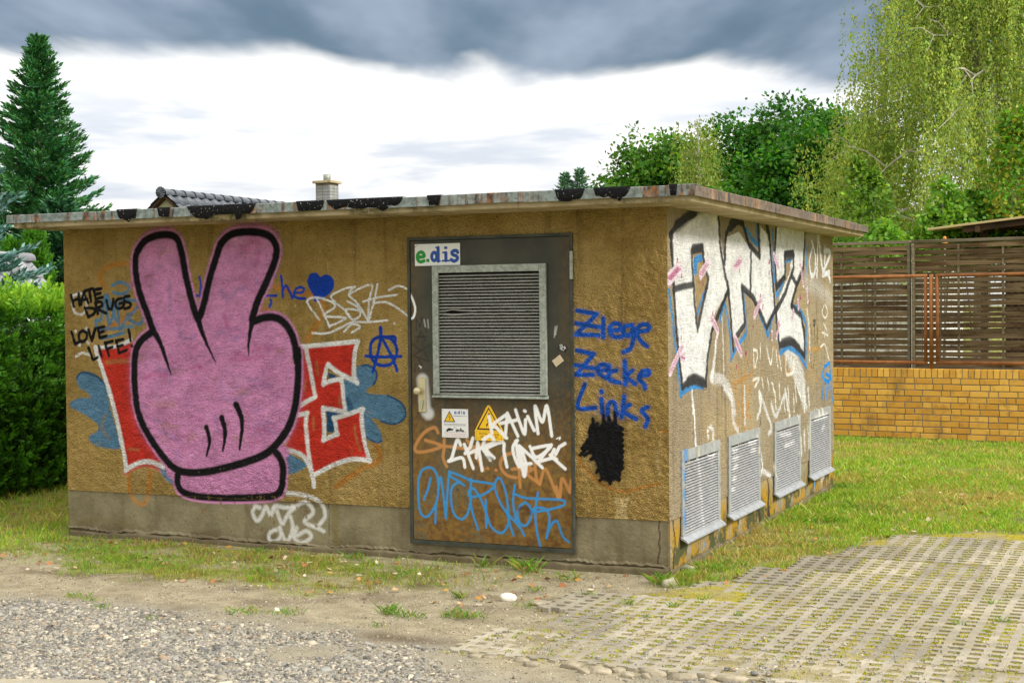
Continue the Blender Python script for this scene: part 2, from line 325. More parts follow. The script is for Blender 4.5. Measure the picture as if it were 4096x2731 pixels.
('S','blue',1,0.0089,0.0111,0.0111,1,0,[-2.090,1.593,-2.091,1.521,-2.126,1.377,-2.156,1.286]),
('S','blue',1,0.0088,0.0111,0.0111,1,0,[-2.086,1.527,-2.039,1.455,-1.990,1.367,-1.963,1.295]),
('S','blue',1,0.0089,0.0105,0.0105,1,0,[-2.210,1.397,-2.116,1.390,-1.933,1.394]),
('S','blue',1,0.0088,0.0105,0.0105,1,0,[-2.051,1.527,-1.982,1.530,-1.973,1.494]),
('S','blue',1,0.0066,0.0133,0.0133,1,0,[-2.090,1.593,-2.088,1.555]),
('S','white',0.78,0.009,0.0079,0.0079,1,0,[-2.584,1.652,-2.648,1.726,-2.683,1.783,-2.627,1.809,-2.522,1.792,-2.451,1.746,-2.544,1.680,-2.368,1.662,-2.499,1.606]),
('S','white',0.78,0.009,0.0079,0.0079,1,0,[-2.499,1.598,-2.556,1.714,-2.601,1.799]),
('S','white',0.78,0.009,0.0078,0.0078,1,0,[-2.288,1.879,-2.365,1.869,-2.480,1.820,-2.444,1.769,-2.380,1.723,-2.329,1.667]),
('S','white',0.78,0.0089,0.0078,0.0078,1,0,[-2.353,1.779,-2.264,1.733,-2.252,1.678,-2.317,1.653,-2.367,1.723,-2.239,1.711]),
('S','white',0.78,0.0089,0.0078,0.0078,1,0,[-2.294,1.879,-2.340,1.829,-2.264,1.756,-2.186,1.638]),
('S','white',0.78,0.0089,0.0078,0.0078,1,0,[-2.340,1.829,-2.160,1.893,-2.180,1.777,-2.186,1.666]),
('S','white',0.78,0.0089,0.0078,0.0078,1,0,[-2.109,1.895,-2.136,1.788,-2.182,1.641]),
('S','white',0.78,0.0089,0.0077,0.0077,1,0,[-2.225,1.775,-2.110,1.803,-1.956,1.819]),
('S','white',0.78,0.0088,0.0077,0.0077,1,0,[-2.149,1.763,-2.047,1.769,-1.960,1.731,-1.873,1.673,-1.855,1.664]),
('S','white',0.78,0.0088,0.0077,0.0077,1,0,[-2.021,1.852,-1.945,1.881,-1.871,1.856]),
('S','white',0.78,0.009,0.0078,0.0078,1,0,[-2.644,1.558,-2.526,1.555,-2.421,1.589,-2.317,1.633,-2.189,1.633,-2.034,1.643]),
('S','white',0.78,0.0089,0.0078,0.0078,1,0,[-2.383,1.564,-2.317,1.617,-2.253,1.599,-2.318,1.561]),
('S','white',0.78,0.0088,0.0077,0.0077,1,0,[-1.983,1.625,-1.978,1.620]),
('S','pinkhalo',0.5,0.0618,0.0309,0.0309,1,0,[-4.160,2.208,-4.082,2.288,-3.967,2.326,-3.853,2.328]),
('S','pinkhalo',0.55,0.0698,0.0299,0.0299,1,0,[-3.386,2.278,-3.228,2.333,-3.050,2.328,-2.933,2.275]),
('F','pink',1,0.0183,0.0446,0.0446,1,0.22,[-4.032,1.574,-4.087,1.709,-4.142,1.834,-4.176,1.949,-4.189,2.074,-4.172,2.167,-4.102,2.248,-3.993,2.286,-3.873,2.289,-3.801,2.255,-3.769,2.177,-3.746,2.074,-3.723,1.962,-3.694,1.849,-3.659,1.736,-3.623,1.665,-3.581,1.746,-3.539,1.877,-3.498,2.008,-3.449,2.129,-3.405,2.218,-3.319,2.276,-3.205,2.290,-3.074,2.281,-2.981,2.246,-2.935,2.176,-2.942,2.097,-2.985,1.998,-3.036,1.900,-3.094,1.801,-3.136,1.702,-3.147,1.644,-3.061,1.666,-2.967,1.671,-2.885,1.638,-2.822,1.561,-2.789,1.472,-2.774,1.354,-2.767,1.436,-2.765,1.288,-2.777,1.140,-2.808,.991,-2.863,.871,-2.946,.769,-3.054,.684,-3.198,.629,-3.380,.578,-3.564,.539,-3.712,.526,-3.825,.540,-3.900,.582,-3.987,.667,-4.074,.768,-4.148,.881,-4.191,.984,-4.208,1.099,-4.216,1.224,-4.209,1.370,-4.189,1.450,-4.136,1.512,-4.071,1.554]),
('F','pink',1,0.0182,0.0425,0.0425,1,0.2,[-3.825,.538,-3.828,.507,-3.833,.445,-3.802,.393,-3.728,.361,-3.567,.348,-3.323,.354,-3.083,.372,-2.976,.389,-2.926,.431,-2.907,.521,-2.908,.611,-2.934,.670,-2.965,.699]),
('S','tan',0.45,0.0144,0.0082,0.0082,1,0,[-3.971,2.131,-3.932,2.161,-3.856,2.169]),
('S','tan',0.45,0.0145,0.0083,0.0083,1,0,[-4.088,1.984,-4.050,1.993]),
('S','tan',0.45,0.0145,0.0083,0.0083,1,0,[-4.077,1.911,-4.038,1.921]),
('S','lilac',0.45,0.0349,0.0164,0.0164,1,0,[-3.880,1.944,-3.875,1.831,-3.880,1.718]),
('S','lilac',0.45,0.0348,0.0164,0.0164,1,0,[-3.792,1.604,-3.769,1.522,-3.656,1.532]),
('S','lilac',0.45,0.0342,0.0161,0.0161,1,0,[-3.417,1.876,-3.358,1.804,-3.272,1.873,-3.188,1.882]),
('S','lilac',0.45,0.0343,0.0162,0.0162,1,0,[-3.459,1.552,-3.301,1.592]),
('S','lilac',0.45,0.0342,0.0161,0.0161,1,0,[-3.419,1.090,-3.359,1.071,-3.238,1.103,-3.153,1.165,-2.998,1.182,-3.187,1.224]),
('S','lilac',0.45,0.0344,0.0162,0.0162,1,0,[-3.429,1.212,-3.424,1.171]),
('S','lilac',0.45,0.0351,0.0165,0.0165,1,0,[-3.983,.823,-3.908,.804,-3.820,.765]),
('S','lilac',0.45,0.0353,0.0166,0.0166,1,0,[-4.045,.915,-3.982,.895]),
('S','lilac',0.45,0.0351,0.0165,0.0165,1,0,[-3.847,.682,-3.798,.632]),
('S','lilac',0.45,0.0346,0.0163,0.0163,1,0,[-3.483,.947,-3.460,.846]),
('S','lilac',0.45,0.035,0.0165,0.0165,1,0,[-3.887,1.248,-3.882,1.176]),
('S','pinkred',0.45,0.0347,0.0163,0.0163,1,0,[-3.673,1.308,-3.611,1.303]),
('S','pinkred',0.45,0.0341,0.016,0.016,1,0,[-3.304,1.415,-3.185,1.375,-3.066,1.395]),
('S','pinkred',0.45,0.0347,0.0164,0.0164,1,0,[-3.735,1.301,-3.611,1.312]),
('S','pinkred',0.45,0.034,0.016,0.016,1,0,[-3.134,.874,-3.016,.837]),
('S','pinkred',0.45,0.0352,0.0166,0.0166,1,0,[-4.116,1.225,-4.026,1.257,-3.925,1.248]),
('S','pinkred',0.45,0.0343,0.0161,0.0161,1,0,[-3.396,1.694,-3.361,1.603]),
('S','pinkred',0.45,0.0339,0.0159,0.0159,1,0,[-3.114,2.051,-3.077,2.140]),
('S','tan',0.6,0.0073,0.0035,0.0035,1,0,[-3.994,1.008,-3.995,1.005]),
('S','tan',0.6,0.0072,0.0045,0.0045,1,0,[-3.903,.757,-3.900,.749]),
('S','tan',0.6,0.0072,0.0044,0.0044,1,0,[-3.821,.958,-3.824,.955]),
('S','tan',0.6,0.0072,0.0043,0.0043,1,0,[-3.600,.793,-3.597,.784]),
('S','tan',0.6,0.0072,0.0086,0.0086,1,0,[-3.954,.846,-3.952,.837]),
('S','tan',0.6,0.0073,0.0042,0.0042,1,0,[-4.085,.849,-4.083,.843]),
('S','tan',0.6,0.0072,0.0065,0.0065,1,0,[-3.856,1.015,-3.852,1.006]),
('S','tan',0.6,0.0073,0.0084,0.0084,1,0,[-3.962,.758,-3.961,.749]),
('S','tan',0.6,0.0072,0.0041,0.0041,1,0,[-3.838,.915,-3.837,.909]),
('S','tan',0.6,0.0073,0.007,0.007,1,0,[-3.958,.788,-3.963,.786]),
('S','tan',0.6,0.0072,0.0093,0.0093,1,0,[-3.971,.874,-3.971,.869]),
('S','tan',0.6,0.0073,0.0048,0.0048,1,0,[-4.020,.911,-4.023,.904]),
('S','tan',0.6,0.0072,0.0087,0.0087,1,0,[-3.928,.810,-3.930,.803]),
('S','tan',0.6,0.0073,0.007,0.007,1,0,[-4.073,1.019,-4.076,1.011]),
('S','tan',0.6,0.0073,0.0034,0.0034,1,0,[-3.995,.937,-3.998,.931]),
('S','tan',0.6,0.0072,0.009,0.009,1,0,[-3.732,.769,-3.728,.761]),
('S','tan',0.6,0.0073,0.0057,0.0057,1,0,[-4.124,.948,-4.119,.939]),
('S','tan',0.6,0.0071,0.0042,0.0042,1,0,[-3.590,.857,-3.587,.853]),
('S','tan',0.6,0.0072,0.0051,0.0051,1,0,[-3.873,1.000,-3.875,.990]),
('S','tan',0.6,0.0073,0.0054,0.0054,1,0,[-4.127,1.024,-4.131,1.015]),
('S','tan',0.6,0.0072,0.0044,0.0044,1,0,[-3.963,1.010,-3.958,1.005]),
('S','tan',0.6,0.0073,0.0041,0.0041,1,0,[-4.098,1.021,-4.101,1.013]),
('S','tan',0.6,0.0073,0.0039,0.0039,1,0,[-4.111,.885,-4.114,.874]),
('S','tan',0.6,0.0072,0.006,0.006,1,0,[-3.828,.804,-3.829,.794]),
('S','tan',0.6,0.0073,0.0047,0.0047,1,0,[-3.993,.912,-3.998,.907]),
('S','tan',0.6,0.0072,0.0046,0.0046,1,0,[-3.622,.792,-3.622,.789]),
('S','pinklight',0.4097,0.0317,0.0145,0.0145,1,0,[-4.028,1.070,-3.979,1.063,-3.930,1.072]),
('S','pinkred',0.205031,0.0329,0.0204,0.0204,1,0,[-3.449,.909,-3.436,.913,-3.424,.903]),
('S','pinkred',0.321669,0.058,0.0183,0.0183,1,0,[-3.176,.748,-3.131,.761,-3.086,.775]),
('S','pinkhalo',0.192334,0.0264,0.0148,0.0148,1,0,[-4.115,.851,-4.101,.857,-4.087,.857]),
('S','lilac',0.416869,0.0264,0.0219,0.0219,1,0,[-3.115,1.936,-3.052,1.914,-2.989,1.905]),
('S','pinklight',0.242262,0.0407,0.0129,0.0129,1,0,[-3.415,1.307,-3.381,1.304,-3.348,1.314]),
('S','pinklight',0.41507,0.0247,0.0191,0.0191,1,0,[-3.688,.522,-3.654,.539,-3.620,.544]),
('S','pinkred',0.19059,0.0313,0.0175,0.0175,1,0,[-4.165,1.234,-4.122,1.231,-4.080,1.231]),
('S','pinklight',0.398476,0.0311,0.0084,0.0084,1,0,[-3.740,.653,-3.708,.656,-3.677,.651]),
('S','tan',0.35,0.0471,0.0242,0.0242,1,0,[-4.223,1.369,-4.172,1.368,-4.120,1.384]),
('S','tan',0.35,0.0395,0.0156,0.0156,1,0,[-2.945,1.427,-2.914,1.436,-2.882,1.436]),
('S','lilac',0.257474,0.0308,0.0107,0.0107,1,0,[-3.629,.983,-3.613,.989,-3.598,.987]),
('S','pinkred',0.406792,0.0564,0.0141,0.0141,1,0,[-3.134,1.459,-3.109,1.445,-3.084,1.445]),
('S','pinkred',0.217275,0.0529,0.0155,0.0155,1,0,[-3.712,.937,-3.672,.931,-3.633,.920]),
('S','pinklight',0.367402,0.0293,0.0195,0.0195,1,0,[-3.393,1.164,-3.335,1.159,-3.277,1.160]),
('S','lilac',0.323491,0.0295,0.0222,0.0222,1,0,[-4.028,1.600,-4.004,1.604,-3.981,1.596]),
('S','pinklight',0.196454,0.0513,0.0215,0.0215,1,0,[-3.445,1.717,-3.405,1.728,-3.366,1.729]),
('S','pinklight',0.269886,0.0263,0.0051,0.0051,1,0,[-3.136,1.240,-3.097,1.230,-3.058,1.229]),
('S','pinkhalo',0.208519,0.0295,0.0191,0.0191,1,0,[-3.124,1.972,-3.074,1.977,-3.024,1.985]),
('S','pinkred',0.34568,0.0587,0.0146,0.0146,1,0,[-3.054,.890,-3.016,.888,-2.978,.889]),
('S','pinklight',0.19637,0.0271,0.0115,0.0115,1,0,[-3.800,1.058,-3.758,1.055,-3.716,1.057]),
('S','pinkhalo',0.265456,0.0466,0.0195,0.0195,1,0,[-3.293,1.560,-3.234,1.549,-3.176,1.549]),
('S','pinkred',0.146986,0.0499,0.0066,0.0066,1,0,[-4.241,1.149,-4.203,1.143,-4.164,1.149]),
('S','pinkred',0.316911,0.0591,0.0144,0.0144,1,0,[-3.369,1.588,-3.334,1.584,-3.298,1.576]),
('S','tan',0.35,0.0485,0.0141,0.0141,1,0,[-4.135,1.454,-4.094,1.453,-4.053,1.444]),
('S','pinklight',0.248067,0.0466,0.0226,0.0226,1,0,[-3.345,1.017,-3.300,1.014,-3.255,1.002]),
('S','pinkred',0.313591,0.0384,0.0153,0.0153,1,0,[-3.776,1.742,-3.741,1.754,-3.707,1.755]),
('S','pinklight',0.230191,0.0338,0.0235,0.0235,1,0,[-3.606,1.098,-3.573,1.101,-3.540,1.096]),
('S','pinkred',0.252471,0.0406,0.0125,0.0125,1,0,[-3.238,1.933,-3.194,1.944,-3.150,1.943]),
('S','pinklight',0.149625,0.0535,0.0234,0.0234,1,0,[-3.279,1.121,-3.230,1.123,-3.183,1.116]),
('S','pinklight',0.265898,0.0592,0.0133,0.0133,1,0,[-2.859,1.063,-2.847,1.065,-2.834,1.064]),
('S','lilac',0.252832,0.0453,0.0089,0.0089,1,0,[-4.038,1.282,-3.973,1.293,-3.908,1.288]),
('S','tan',0.35,0.0275,0.0181,0.0181,1,0,[-3.951,.884,-3.891,.865,-3.831,.857]),
('S','pinklight',0.309826,0.0473,0.0209,0.0209,1,0,[-3.641,.828,-3.574,.831,-3.507,.819]),
('S','pinkred',0.142588,0.054,0.0175,0.0175,1,0,[-3.552,.878,-3.520,.886,-3.489,.888]),
('S','pinkred',0.150401,0.0419,0.0061,0.0061,1,0,[-3.230,1.966,-3.212,1.966,-3.195,1.958]),
('S','tan',0.35,0.0313,0.0098,0.0098,1,0,[-3.229,1.142,-3.208,1.150,-3.188,1.152]),
('S','pinkhalo',0.315903,0.0308,0.0154,0.0154,1,0,[-3.600,1.724,-3.576,1.727,-3.551,1.724]),
('S','lilac',0.155585,0.0486,0.0103,0.0103,1,0,[-3.182,1.430,-3.162,1.434,-3.141,1.422]),
('S','pinklight',0.402298,0.0529,0.023,0.023,1,0,[-3.300,1.201,-3.255,1.214,-3.210,1.222]),
('S','pinklight',0.280141,0.0392,0.0237,0.0237,1,0,[-3.358,1.231,-3.304,1.232,-3.252,1.223]),
('S','lilac',0.163189,0.0397,0.0122,0.0122,1,0,[-3.908,1.386,-3.879,1.380,-3.850,1.387]),
('S','pinklight',0.407293,0.0529,0.0231,0.0231,1,0,[-4.013,1.336,-3.954,1.333,-3.894,1.346]),
('S','pinkred',0.325416,0.046,0.008,0.008,1,0,[-3.148,1.912,-3.107,1.918,-3.067,1.917]),
('S','pinklight',0.277082,0.0341,0.0124,0.0124,1,0,[-3.543,1.419,-3.520,1.424,-3.497,1.427]),
('S','pinkhalo',0.179021,0.0322,0.0109,0.0109,1,0,[-3.425,1.489,-3.411,1.488,-3.397,1.484]),
('S','lilac',0.419342,0.032,0.0164,0.0164,1,0,[-3.984,2.057,-3.970,2.053,-3.955,2.052]),
('S','pinklight',0.177024,0.0372,0.0231,0.0231,1,0,[-3.944,.991,-3.885,1.001,-3.827,.995]),
('S','pinklight',0.244976,0.0338,0.0197,0.0197,1,0,[-3.725,1.306,-3.687,1.296,-3.650,1.298]),
('S','lilac',0.348877,0.033,0.0211,0.0211,1,0,[-3.128,.894,-3.067,.909,-3.005,.918]),
('S','pinkhalo',0.19795,0.0435,0.0095,0.0095,1,0,[-4.102,.942,-4.035,.962,-3.969,.975]),
('S','pinkhalo',0.375977,0.0342,0.0052,0.0052,1,0,[-3.197,1.902,-3.149,1.906,-3.100,1.910]),
('S','pinkhalo',0.342929,0.0468,0.0056,0.0056,1,0,[-3.851,.833,-3.835,.829,-3.819,.829]),
('S','pinkhalo',0.179936,0.0391,0.0235,0.0235,1,0,[-3.617,1.408,-3.551,1.420,-3.486,1.418]),
('S','pinkred',0.320092,0.0411,0.0055,0.0055,1,0,[-3.608,1.154,-3.556,1.147,-3.504,1.150]),
('S','pinkred',0.215912,0.0504,0.0054,0.0054,1,0,[-3.935,1.246,-3.889,1.263,-3.843,1.268]),
('S','pinklight',0.201885,0.0289,0.0217,0.0217,1,0,[-3.822,.575,-3.784,.580,-3.745,.590]),
('S','pinklight',0.145035,0.0525,0.009,0.009,1,0,[-3.439,2.096,-3.405,2.086,-3.371,2.084]),
('S','lilac',0.325783,0.0251,0.0153,0.0153,1,0,[-3.918,1.290,-3.891,1.286,-3.865,1.292]),
('S','lilac',0.152995,0.0394,0.0163,0.0163,1,0,[-3.821,1.732,-3.757,1.739,-3.693,1.742]),
('S','lilac',0.341518,0.0429,0.0197,0.0197,1,0,[-3.036,1.448,-3.022,1.439,-3.009,1.445]),
('S','pinkred',0.172323,0.0465,0.0109,0.0109,1,0,[-4.019,1.703,-3.969,1.691,-3.918,1.693]),
('S','pinklight',0.325334,0.0406,0.0073,0.0073,1,0,[-3.518,.849,-3.498,.850,-3.478,.845]),
('S','pinkhalo',0.201029,0.0573,0.0241,0.0241,1,0,[-3.928,1.636,-3.866,1.644,-3.805,1.640]),
('S','pinkred',0.259144,0.0311,0.0223,0.0223,1,0,[-3.171,2.207,-3.125,2.208,-3.080,2.199]),
('S','pinkhalo',0.409932,0.0342,0.022,0.022,1,0,[-4.231,1.924,-4.168,1.924,-4.105,1.933]),
('S','tan',0.35,0.0423,0.0186,0.0186,1,0,[-3.719,.799,-3.696,.792,-3.673,.795]),
('S','pinkhalo',0.34581,0.0276,0.0187,0.0187,1,0,[-3.797,.701,-3.737,.711,-3.677,.729]),
('S','lilac',0.250722,0.0485,0.0085,0.0085,1,0,[-4.175,1.016,-4.145,1.007,-4.114,1.015]),
('S','pinkhalo',0.146833,0.0323,0.0075,0.0075,1,0,[-3.857,1.833,-3.800,1.833,-3.743,1.824]),
('S','tan',0.35,0.0348,0.0177,0.0177,1,0,[-3.276,1.120,-3.252,1.126,-3.228,1.129]),
('S','pinklight',0.272545,0.0276,0.0073,0.0073,1,0,[-4.044,1.611,-4.023,1.622,-4.002,1.623]),
('S','lilac',0.17244,0.0369,0.019,0.019,1,0,[-3.411,1.138,-3.351,1.148,-3.291,1.154]),
('S','pinkhalo',0.214248,0.0368,0.0219,0.0219,1,0,[-3.248,.819,-3.183,.823,-3.119,.841]),
('S','pinklight',0.359363,0.0245,0.0104,0.0104,1,0,[-3.476,1.139,-3.429,1.142,-3.382,1.156]),
('S','lilac',0.310052,0.0322,0.0192,0.0192,1,0,[-4.006,1.289,-3.962,1.284,-3.918,1.272]),
('S','pinkhalo',0.37937,0.0526,0.0207,0.0207,1,0,[-4.003,.991,-3.967,.997,-3.931,1.000]),
('S','pinkred',0.40771,0.0462,0.0086,0.0086,1,0,[-3.155,1.857,-3.126,1.856,-3.097,1.863]),
('S','pinklight',0.414875,0.0552,0.0166,0.0166,1,0,[-2.938,1.490,-2.889,1.483,-2.841,1.465]),
('S','pinkred',0.14249,0.0517,0.0167,0.0167,1,0,[-3.215,1.427,-3.154,1.432,-3.094,1.451]),
('S','tan',0.35,0.058,0.0228,0.0228,1,0,[-2.817,1.365,-2.767,1.387,-2.718,1.395]),
('S','pinkred',0.21427,0.0452,0.0145,0.0145,1,0,[-3.591,1.284,-3.558,1.278,-3.526,1.281]),
('S','pinkhalo',0.238686,0.0446,0.0103,0.0103,1,0,[-3.799,.654,-3.778,.653,-3.758,.645]),
('S','pinklight',0.272343,0.0441,0.0142,0.0142,1,0,[-4.065,1.348,-4.049,1.346,-4.033,1.356]),
('S','pinkhalo',0.348725,0.0445,0.0172,0.0172,1,0,[-3.886,1.316,-3.857,1.324,-3.829,1.326]),
('S','pinkhalo',0.408693,0.03,0.0153,0.0153,1,0,[-3.166,1.175,-3.104,1.189,-3.043,1.193]),
('S','pinkred',0.32013,0.0464,0.0213,0.0213,1,0,[-3.029,1.442,-2.985,1.452,-2.942,1.454]),
('S','pinkred',0.355473,0.0436,0.0054,0.0054,1,0,[-4.109,1.774,-4.041,1.790,-3.973,1.795]),
('S','pinkhalo',0.312957,0.0304,0.0125,0.0125,1,0,[-3.085,1.182,-3.039,1.172,-2.993,1.173]),
('S','tan',0.35,0.0595,0.0247,0.0247,1,0,[-4.006,1.029,-3.938,1.030,-3.870,1.037]),
('S','tan',0.35,0.0334,0.0179,0.0179,1,0,[-3.328,.789,-3.289,.792,-3.250,.787]),
('S','pinklight',0.192007,0.0356,0.0093,0.0093,1,0,[-2.844,1.360,-2.805,1.358,-2.767,1.371]),
('S','pinkhalo',0.154369,0.048,0.0056,0.0056,1,0,[-3.108,1.990,-3.064,1.981,-3.021,1.977]),
('S','pinkred',0.151731,0.0298,0.0138,0.0138,1,0,[-3.018,1.303,-2.997,1.292,-2.975,1.292]),
('S','pinkred',0.173089,0.0497,0.0127,0.0127,1,0,[-3.992,1.256,-3.943,1.253,-3.894,1.260]),
('S','pinklight',0.322811,0.0441,0.0123,0.0123,1,0,[-3.284,.843,-3.266,.844,-3.249,.834]),
('S','pinkred',0.395906,0.0446,0.0195,0.0195,1,0,[-3.054,1.457,-3.038,1.462,-3.022,1.453]),
('S','pinkred',0.368483,0.0532,0.0181,0.0181,1,0,[-4.018,1.386,-4.001,1.385,-3.983,1.379]),
('S','pinklight',0.300843,0.0325,0.019,0.019,1,0,[-2.955,.897,-2.921,.891,-2.888,.893]),
('S','tan',0.35,0.0577,0.0136,0.0136,1,0,[-3.869,1.273,-3.825,1.276,-3.780,1.287]),
('S','pinklight',0.279435,0.0474,0.0072,0.0072,1,0,[-3.016,1.097,-3.003,1.103,-2.990,1.095]),
('S','pinkred',0.179074,0.0449,0.0204,0.0204,1,0,[-3.786,.797,-3.749,.804,-3.713,.803]),
('S','pinkred',0.392092,0.0273,0.0149,0.0149,1,0,[-3.345,1.363,-3.280,1.369,-3.216,1.362]),
('S','pinklight',0.217349,0.0318,0.0094,0.0094,1,0,[-3.360,.641,-3.309,.631,-3.258,.618]),
('S','pinkhalo',0.171,0.0398,0.0091,0.0091,1,0,[-3.991,.999,-3.976,.995,-3.960,.998]),
('S','lilac',0.373423,0.0327,0.018,0.018,1,0,[-3.046,.862,-2.986,.844,-2.926,.838]),
('S','pinkred',0.145471,0.0569,0.0103,0.0103,1,0,[-3.518,1.619,-3.487,1.617,-3.455,1.623]),
('S','pinkhalo',0.162623,0.0569,0.0201,0.0201,1,0,[-4.244,1.435,-4.176,1.440,-4.108,1.444]),
('S','pinklight',0.307303,0.03,0.0075,0.0075,1,0,[-3.042,1.089,-3.016,1.089,-2.991,1.095]),
('S','pinklight',0.358909,0.0522,0.0181,0.0181,1,0,[-2.999,1.615,-2.960,1.612,-2.921,1.601]),
('S','pinkred',0.23525,0.0441,0.0195,0.0195,1,0,[-3.752,1.451,-3.696,1.451,-3.639,1.467]),
('S','pinkhalo',0.274407,0.0333,0.0151,0.0151,1,0,[-3.087,1.051,-3.041,1.060,-2.996,1.059]),
('S','pinklight',0.372566,0.032,0.0175,0.0175,1,0,[-3.860,2.238,-3.811,2.233,-3.762,2.227]),
('S','pinkhalo',0.407412,0.0355,0.0132,0.0132,1,0,[-3.682,1.441,-3.667,1.446,-3.651,1.447]),
('S','pinkhalo',0.201722,0.0462,0.0212,0.0212,1,0,[-3.433,.750,-3.406,.750,-3.380,.751]),
('S','pinklight',0.328399,0.0413,0.0082,0.0082,1,0,[-3.764,1.308,-3.710,1.318,-3.656,1.337]),
('S','pinkhalo',0.417467,0.0443,0.0153,0.0153,1,0,[-3.482,.827,-3.442,.834,-3.401,.832]),
('S','pinklight',0.209177,0.0414,0.0054,0.0054,1,0,[-3.412,1.406,-3.382,1.411,-3.352,1.409]),
('S','pinkred',0.380846,0.0369,0.0237,0.0237,1,0,[-3.231,2.174,-3.201,2.171,-3.171,2.165]),
('S','pinkhalo',0.245464,0.0268,0.0166,0.0166,1,0,[-3.281,1.955,-3.236,1.961,-3.192,1.967]),
('S','pinkred',0.247661,0.0352,0.0214,0.0214,1,0,[-2.973,.894,-2.921,.878,-2.869,.874]),
('S','pinklight',0.329573,0.0542,0.0125,0.0125,1,0,[-3.963,1.745,-3.915,1.748,-3.868,1.759]),
('S','pinklight',0.373401,0.0488,0.0202,0.0202,1,0,[-3.354,2.240,-3.306,2.254,-3.258,2.265]),
('S','pinkred',0.251274,0.0462,0.0166,0.0166,1,0,[-3.152,2.233,-3.127,2.237,-3.103,2.227]),
('S','tan',0.35,0.0481,0.0077,0.0077,1,0,[-3.505,1.217,-3.486,1.214,-3.466,1.214]),
('S','lilac',0.417009,0.0525,0.017,0.017,1,0,[-3.153,1.005,-3.134,1.006,-3.115,1.012]),
('S','pinkhalo',0.291004,0.0405,0.0202,0.0202,1,0,[-4.101,1.993,-4.067,1.992,-4.034,1.995]),
('S','pinkhalo',0.321133,0.0542,0.0066,0.0066,1,0,[-3.899,2.215,-3.869,2.216,-3.840,2.214]),
('S','lilac',0.213768,0.0402,0.0095,0.0095,1,0,[-3.741,1.024,-3.699,1.043,-3.657,1.046]),
('S','pinkhalo',0.237342,0.0411,0.021,0.021,1,0,[-3.737,.586,-3.724,.581,-3.710,.581]),
('S','pinklight',0.364851,0.0438,0.0178,0.0178,1,0,[-4.087,1.685,-4.063,1.682,-4.039,1.678]),
('S','lilac',0.219839,0.0385,0.0136,0.0136,1,0,[-3.852,1.291,-3.831,1.300,-3.809,1.303]),
('S','pinkhalo',0.190396,0.0353,0.0234,0.0234,1,0,[-3.831,.778,-3.815,.779,-3.798,.781]),
('S','pinklight',0.290941,0.0477,0.0168,0.0168,1,0,[-3.355,2.260,-3.296,2.253,-3.237,2.237]),
('S','lilac',0.267399,0.0569,0.0119,0.0119,1,0,[-2.998,.894,-2.934,.906,-2.870,.917]),
('S','pinkhalo',0.319431,0.0472,0.0096,0.0096,1,0,[-3.776,2.095,-3.752,2.098,-3.728,2.089]),
('S','pinkred',0.200242,0.0523,0.0074,0.0074,1,0,[-3.124,1.326,-3.095,1.320,-3.065,1.326]),
('S','lilac',0.413968,0.0289,0.0226,0.0226,1,0,[-3.340,1.525,-3.309,1.515,-3.277,1.520]),
('S','pinkred',0.395746,0.0299,0.0105,0.0105,1,0,[-3.887,1.384,-3.848,1.369,-3.809,1.363]),
('S','pinklight',0.277049,0.0257,0.0218,0.0218,1,0,[-3.865,2.045,-3.835,2.038,-3.806,2.033]),
('S','pinkred',0.267687,0.0581,0.0082,0.0082,1,0,[-3.429,.801,-3.394,.802,-3.360,.790]),
('S','pinklight',0.247455,0.0246,0.0162,0.0162,1,0,[-3.402,.924,-3.353,.928,-3.305,.927]),
('S','tan',0.35,0.0576,0.0099,0.0099,1,0,[-3.806,1.825,-3.775,1.829,-3.744,1.822]),
('S','pinklight',0.387414,0.04,0.0186,0.0186,1,0,[-3.861,1.098,-3.808,1.113,-3.754,1.130]),
('S','pinkred',0.27086,0.035,0.0151,0.0151,1,0,[-3.691,1.241,-3.662,1.241,-3.634,1.226]),
('S','pinklight',0.267674,0.0463,0.0191,0.0191,1,0,[-3.886,2.186,-3.871,2.196,-3.857,2.191]),
('S','pinkred',0.18169,0.0598,0.0212,0.0212,1,0,[-3.834,.548,-3.776,.551,-3.718,.559]),
('S','pinkhalo',0.20198,0.028,0.0121,0.0121,1,0,[-4.117,1.967,-4.051,1.957,-3.985,1.939]),
('S','lilac',0.258414,0.0525,0.0147,0.0147,1,0,[-3.207,1.549,-3.155,1.556,-3.104,1.555]),
('S','pinklight',0.39919,0.0291,0.0081,0.0081,1,0,[-4.065,1.332,-4.026,1.338,-3.988,1.327]),
('S','black',1,0.0142,0.0294,0.0294,1,0.1,[-4.032,1.574,-4.087,1.709,-4.142,1.834,-4.176,1.949,-4.189,2.074,-4.172,2.167,-4.102,2.248,-3.993,2.286,-3.873,2.289,-3.801,2.255,-3.769,2.177,-3.746,2.074,-3.723,1.962,-3.694,1.849,-3.659,1.736,-3.623,1.665,-3.581,1.746,-3.539,1.877,-3.498,2.008,-3.449,2.129,-3.405,2.218,-3.319,2.276,-3.205,2.290,-3.074,2.281,-2.981,2.246,-2.935,2.176,-2.942,2.097,-2.985,1.998,-3.036,1.900,-3.094,1.801,-3.136,1.702,-3.147,1.644,-3.061,1.666,-2.967,1.671,-2.885,1.638,-2.822,1.561,-2.789,1.472,-2.774,1.354,-2.767,1.436,-2.765,1.288,-2.777,1.140,-2.808,.991,-2.863,.871,-2.946,.769,-3.054,.684,-3.198,.629,-3.380,.578,-3.564,.539,-3.712,.526,-3.825,.540,-3.900,.582,-3.987,.667,-4.074,.768,-4.148,.881,-4.191,.984,-4.208,1.099,-4.216,1.224,-4.209,1.370,-4.189,1.450,-4.136,1.512,-4.071,1.554,-4.032,1.574]),
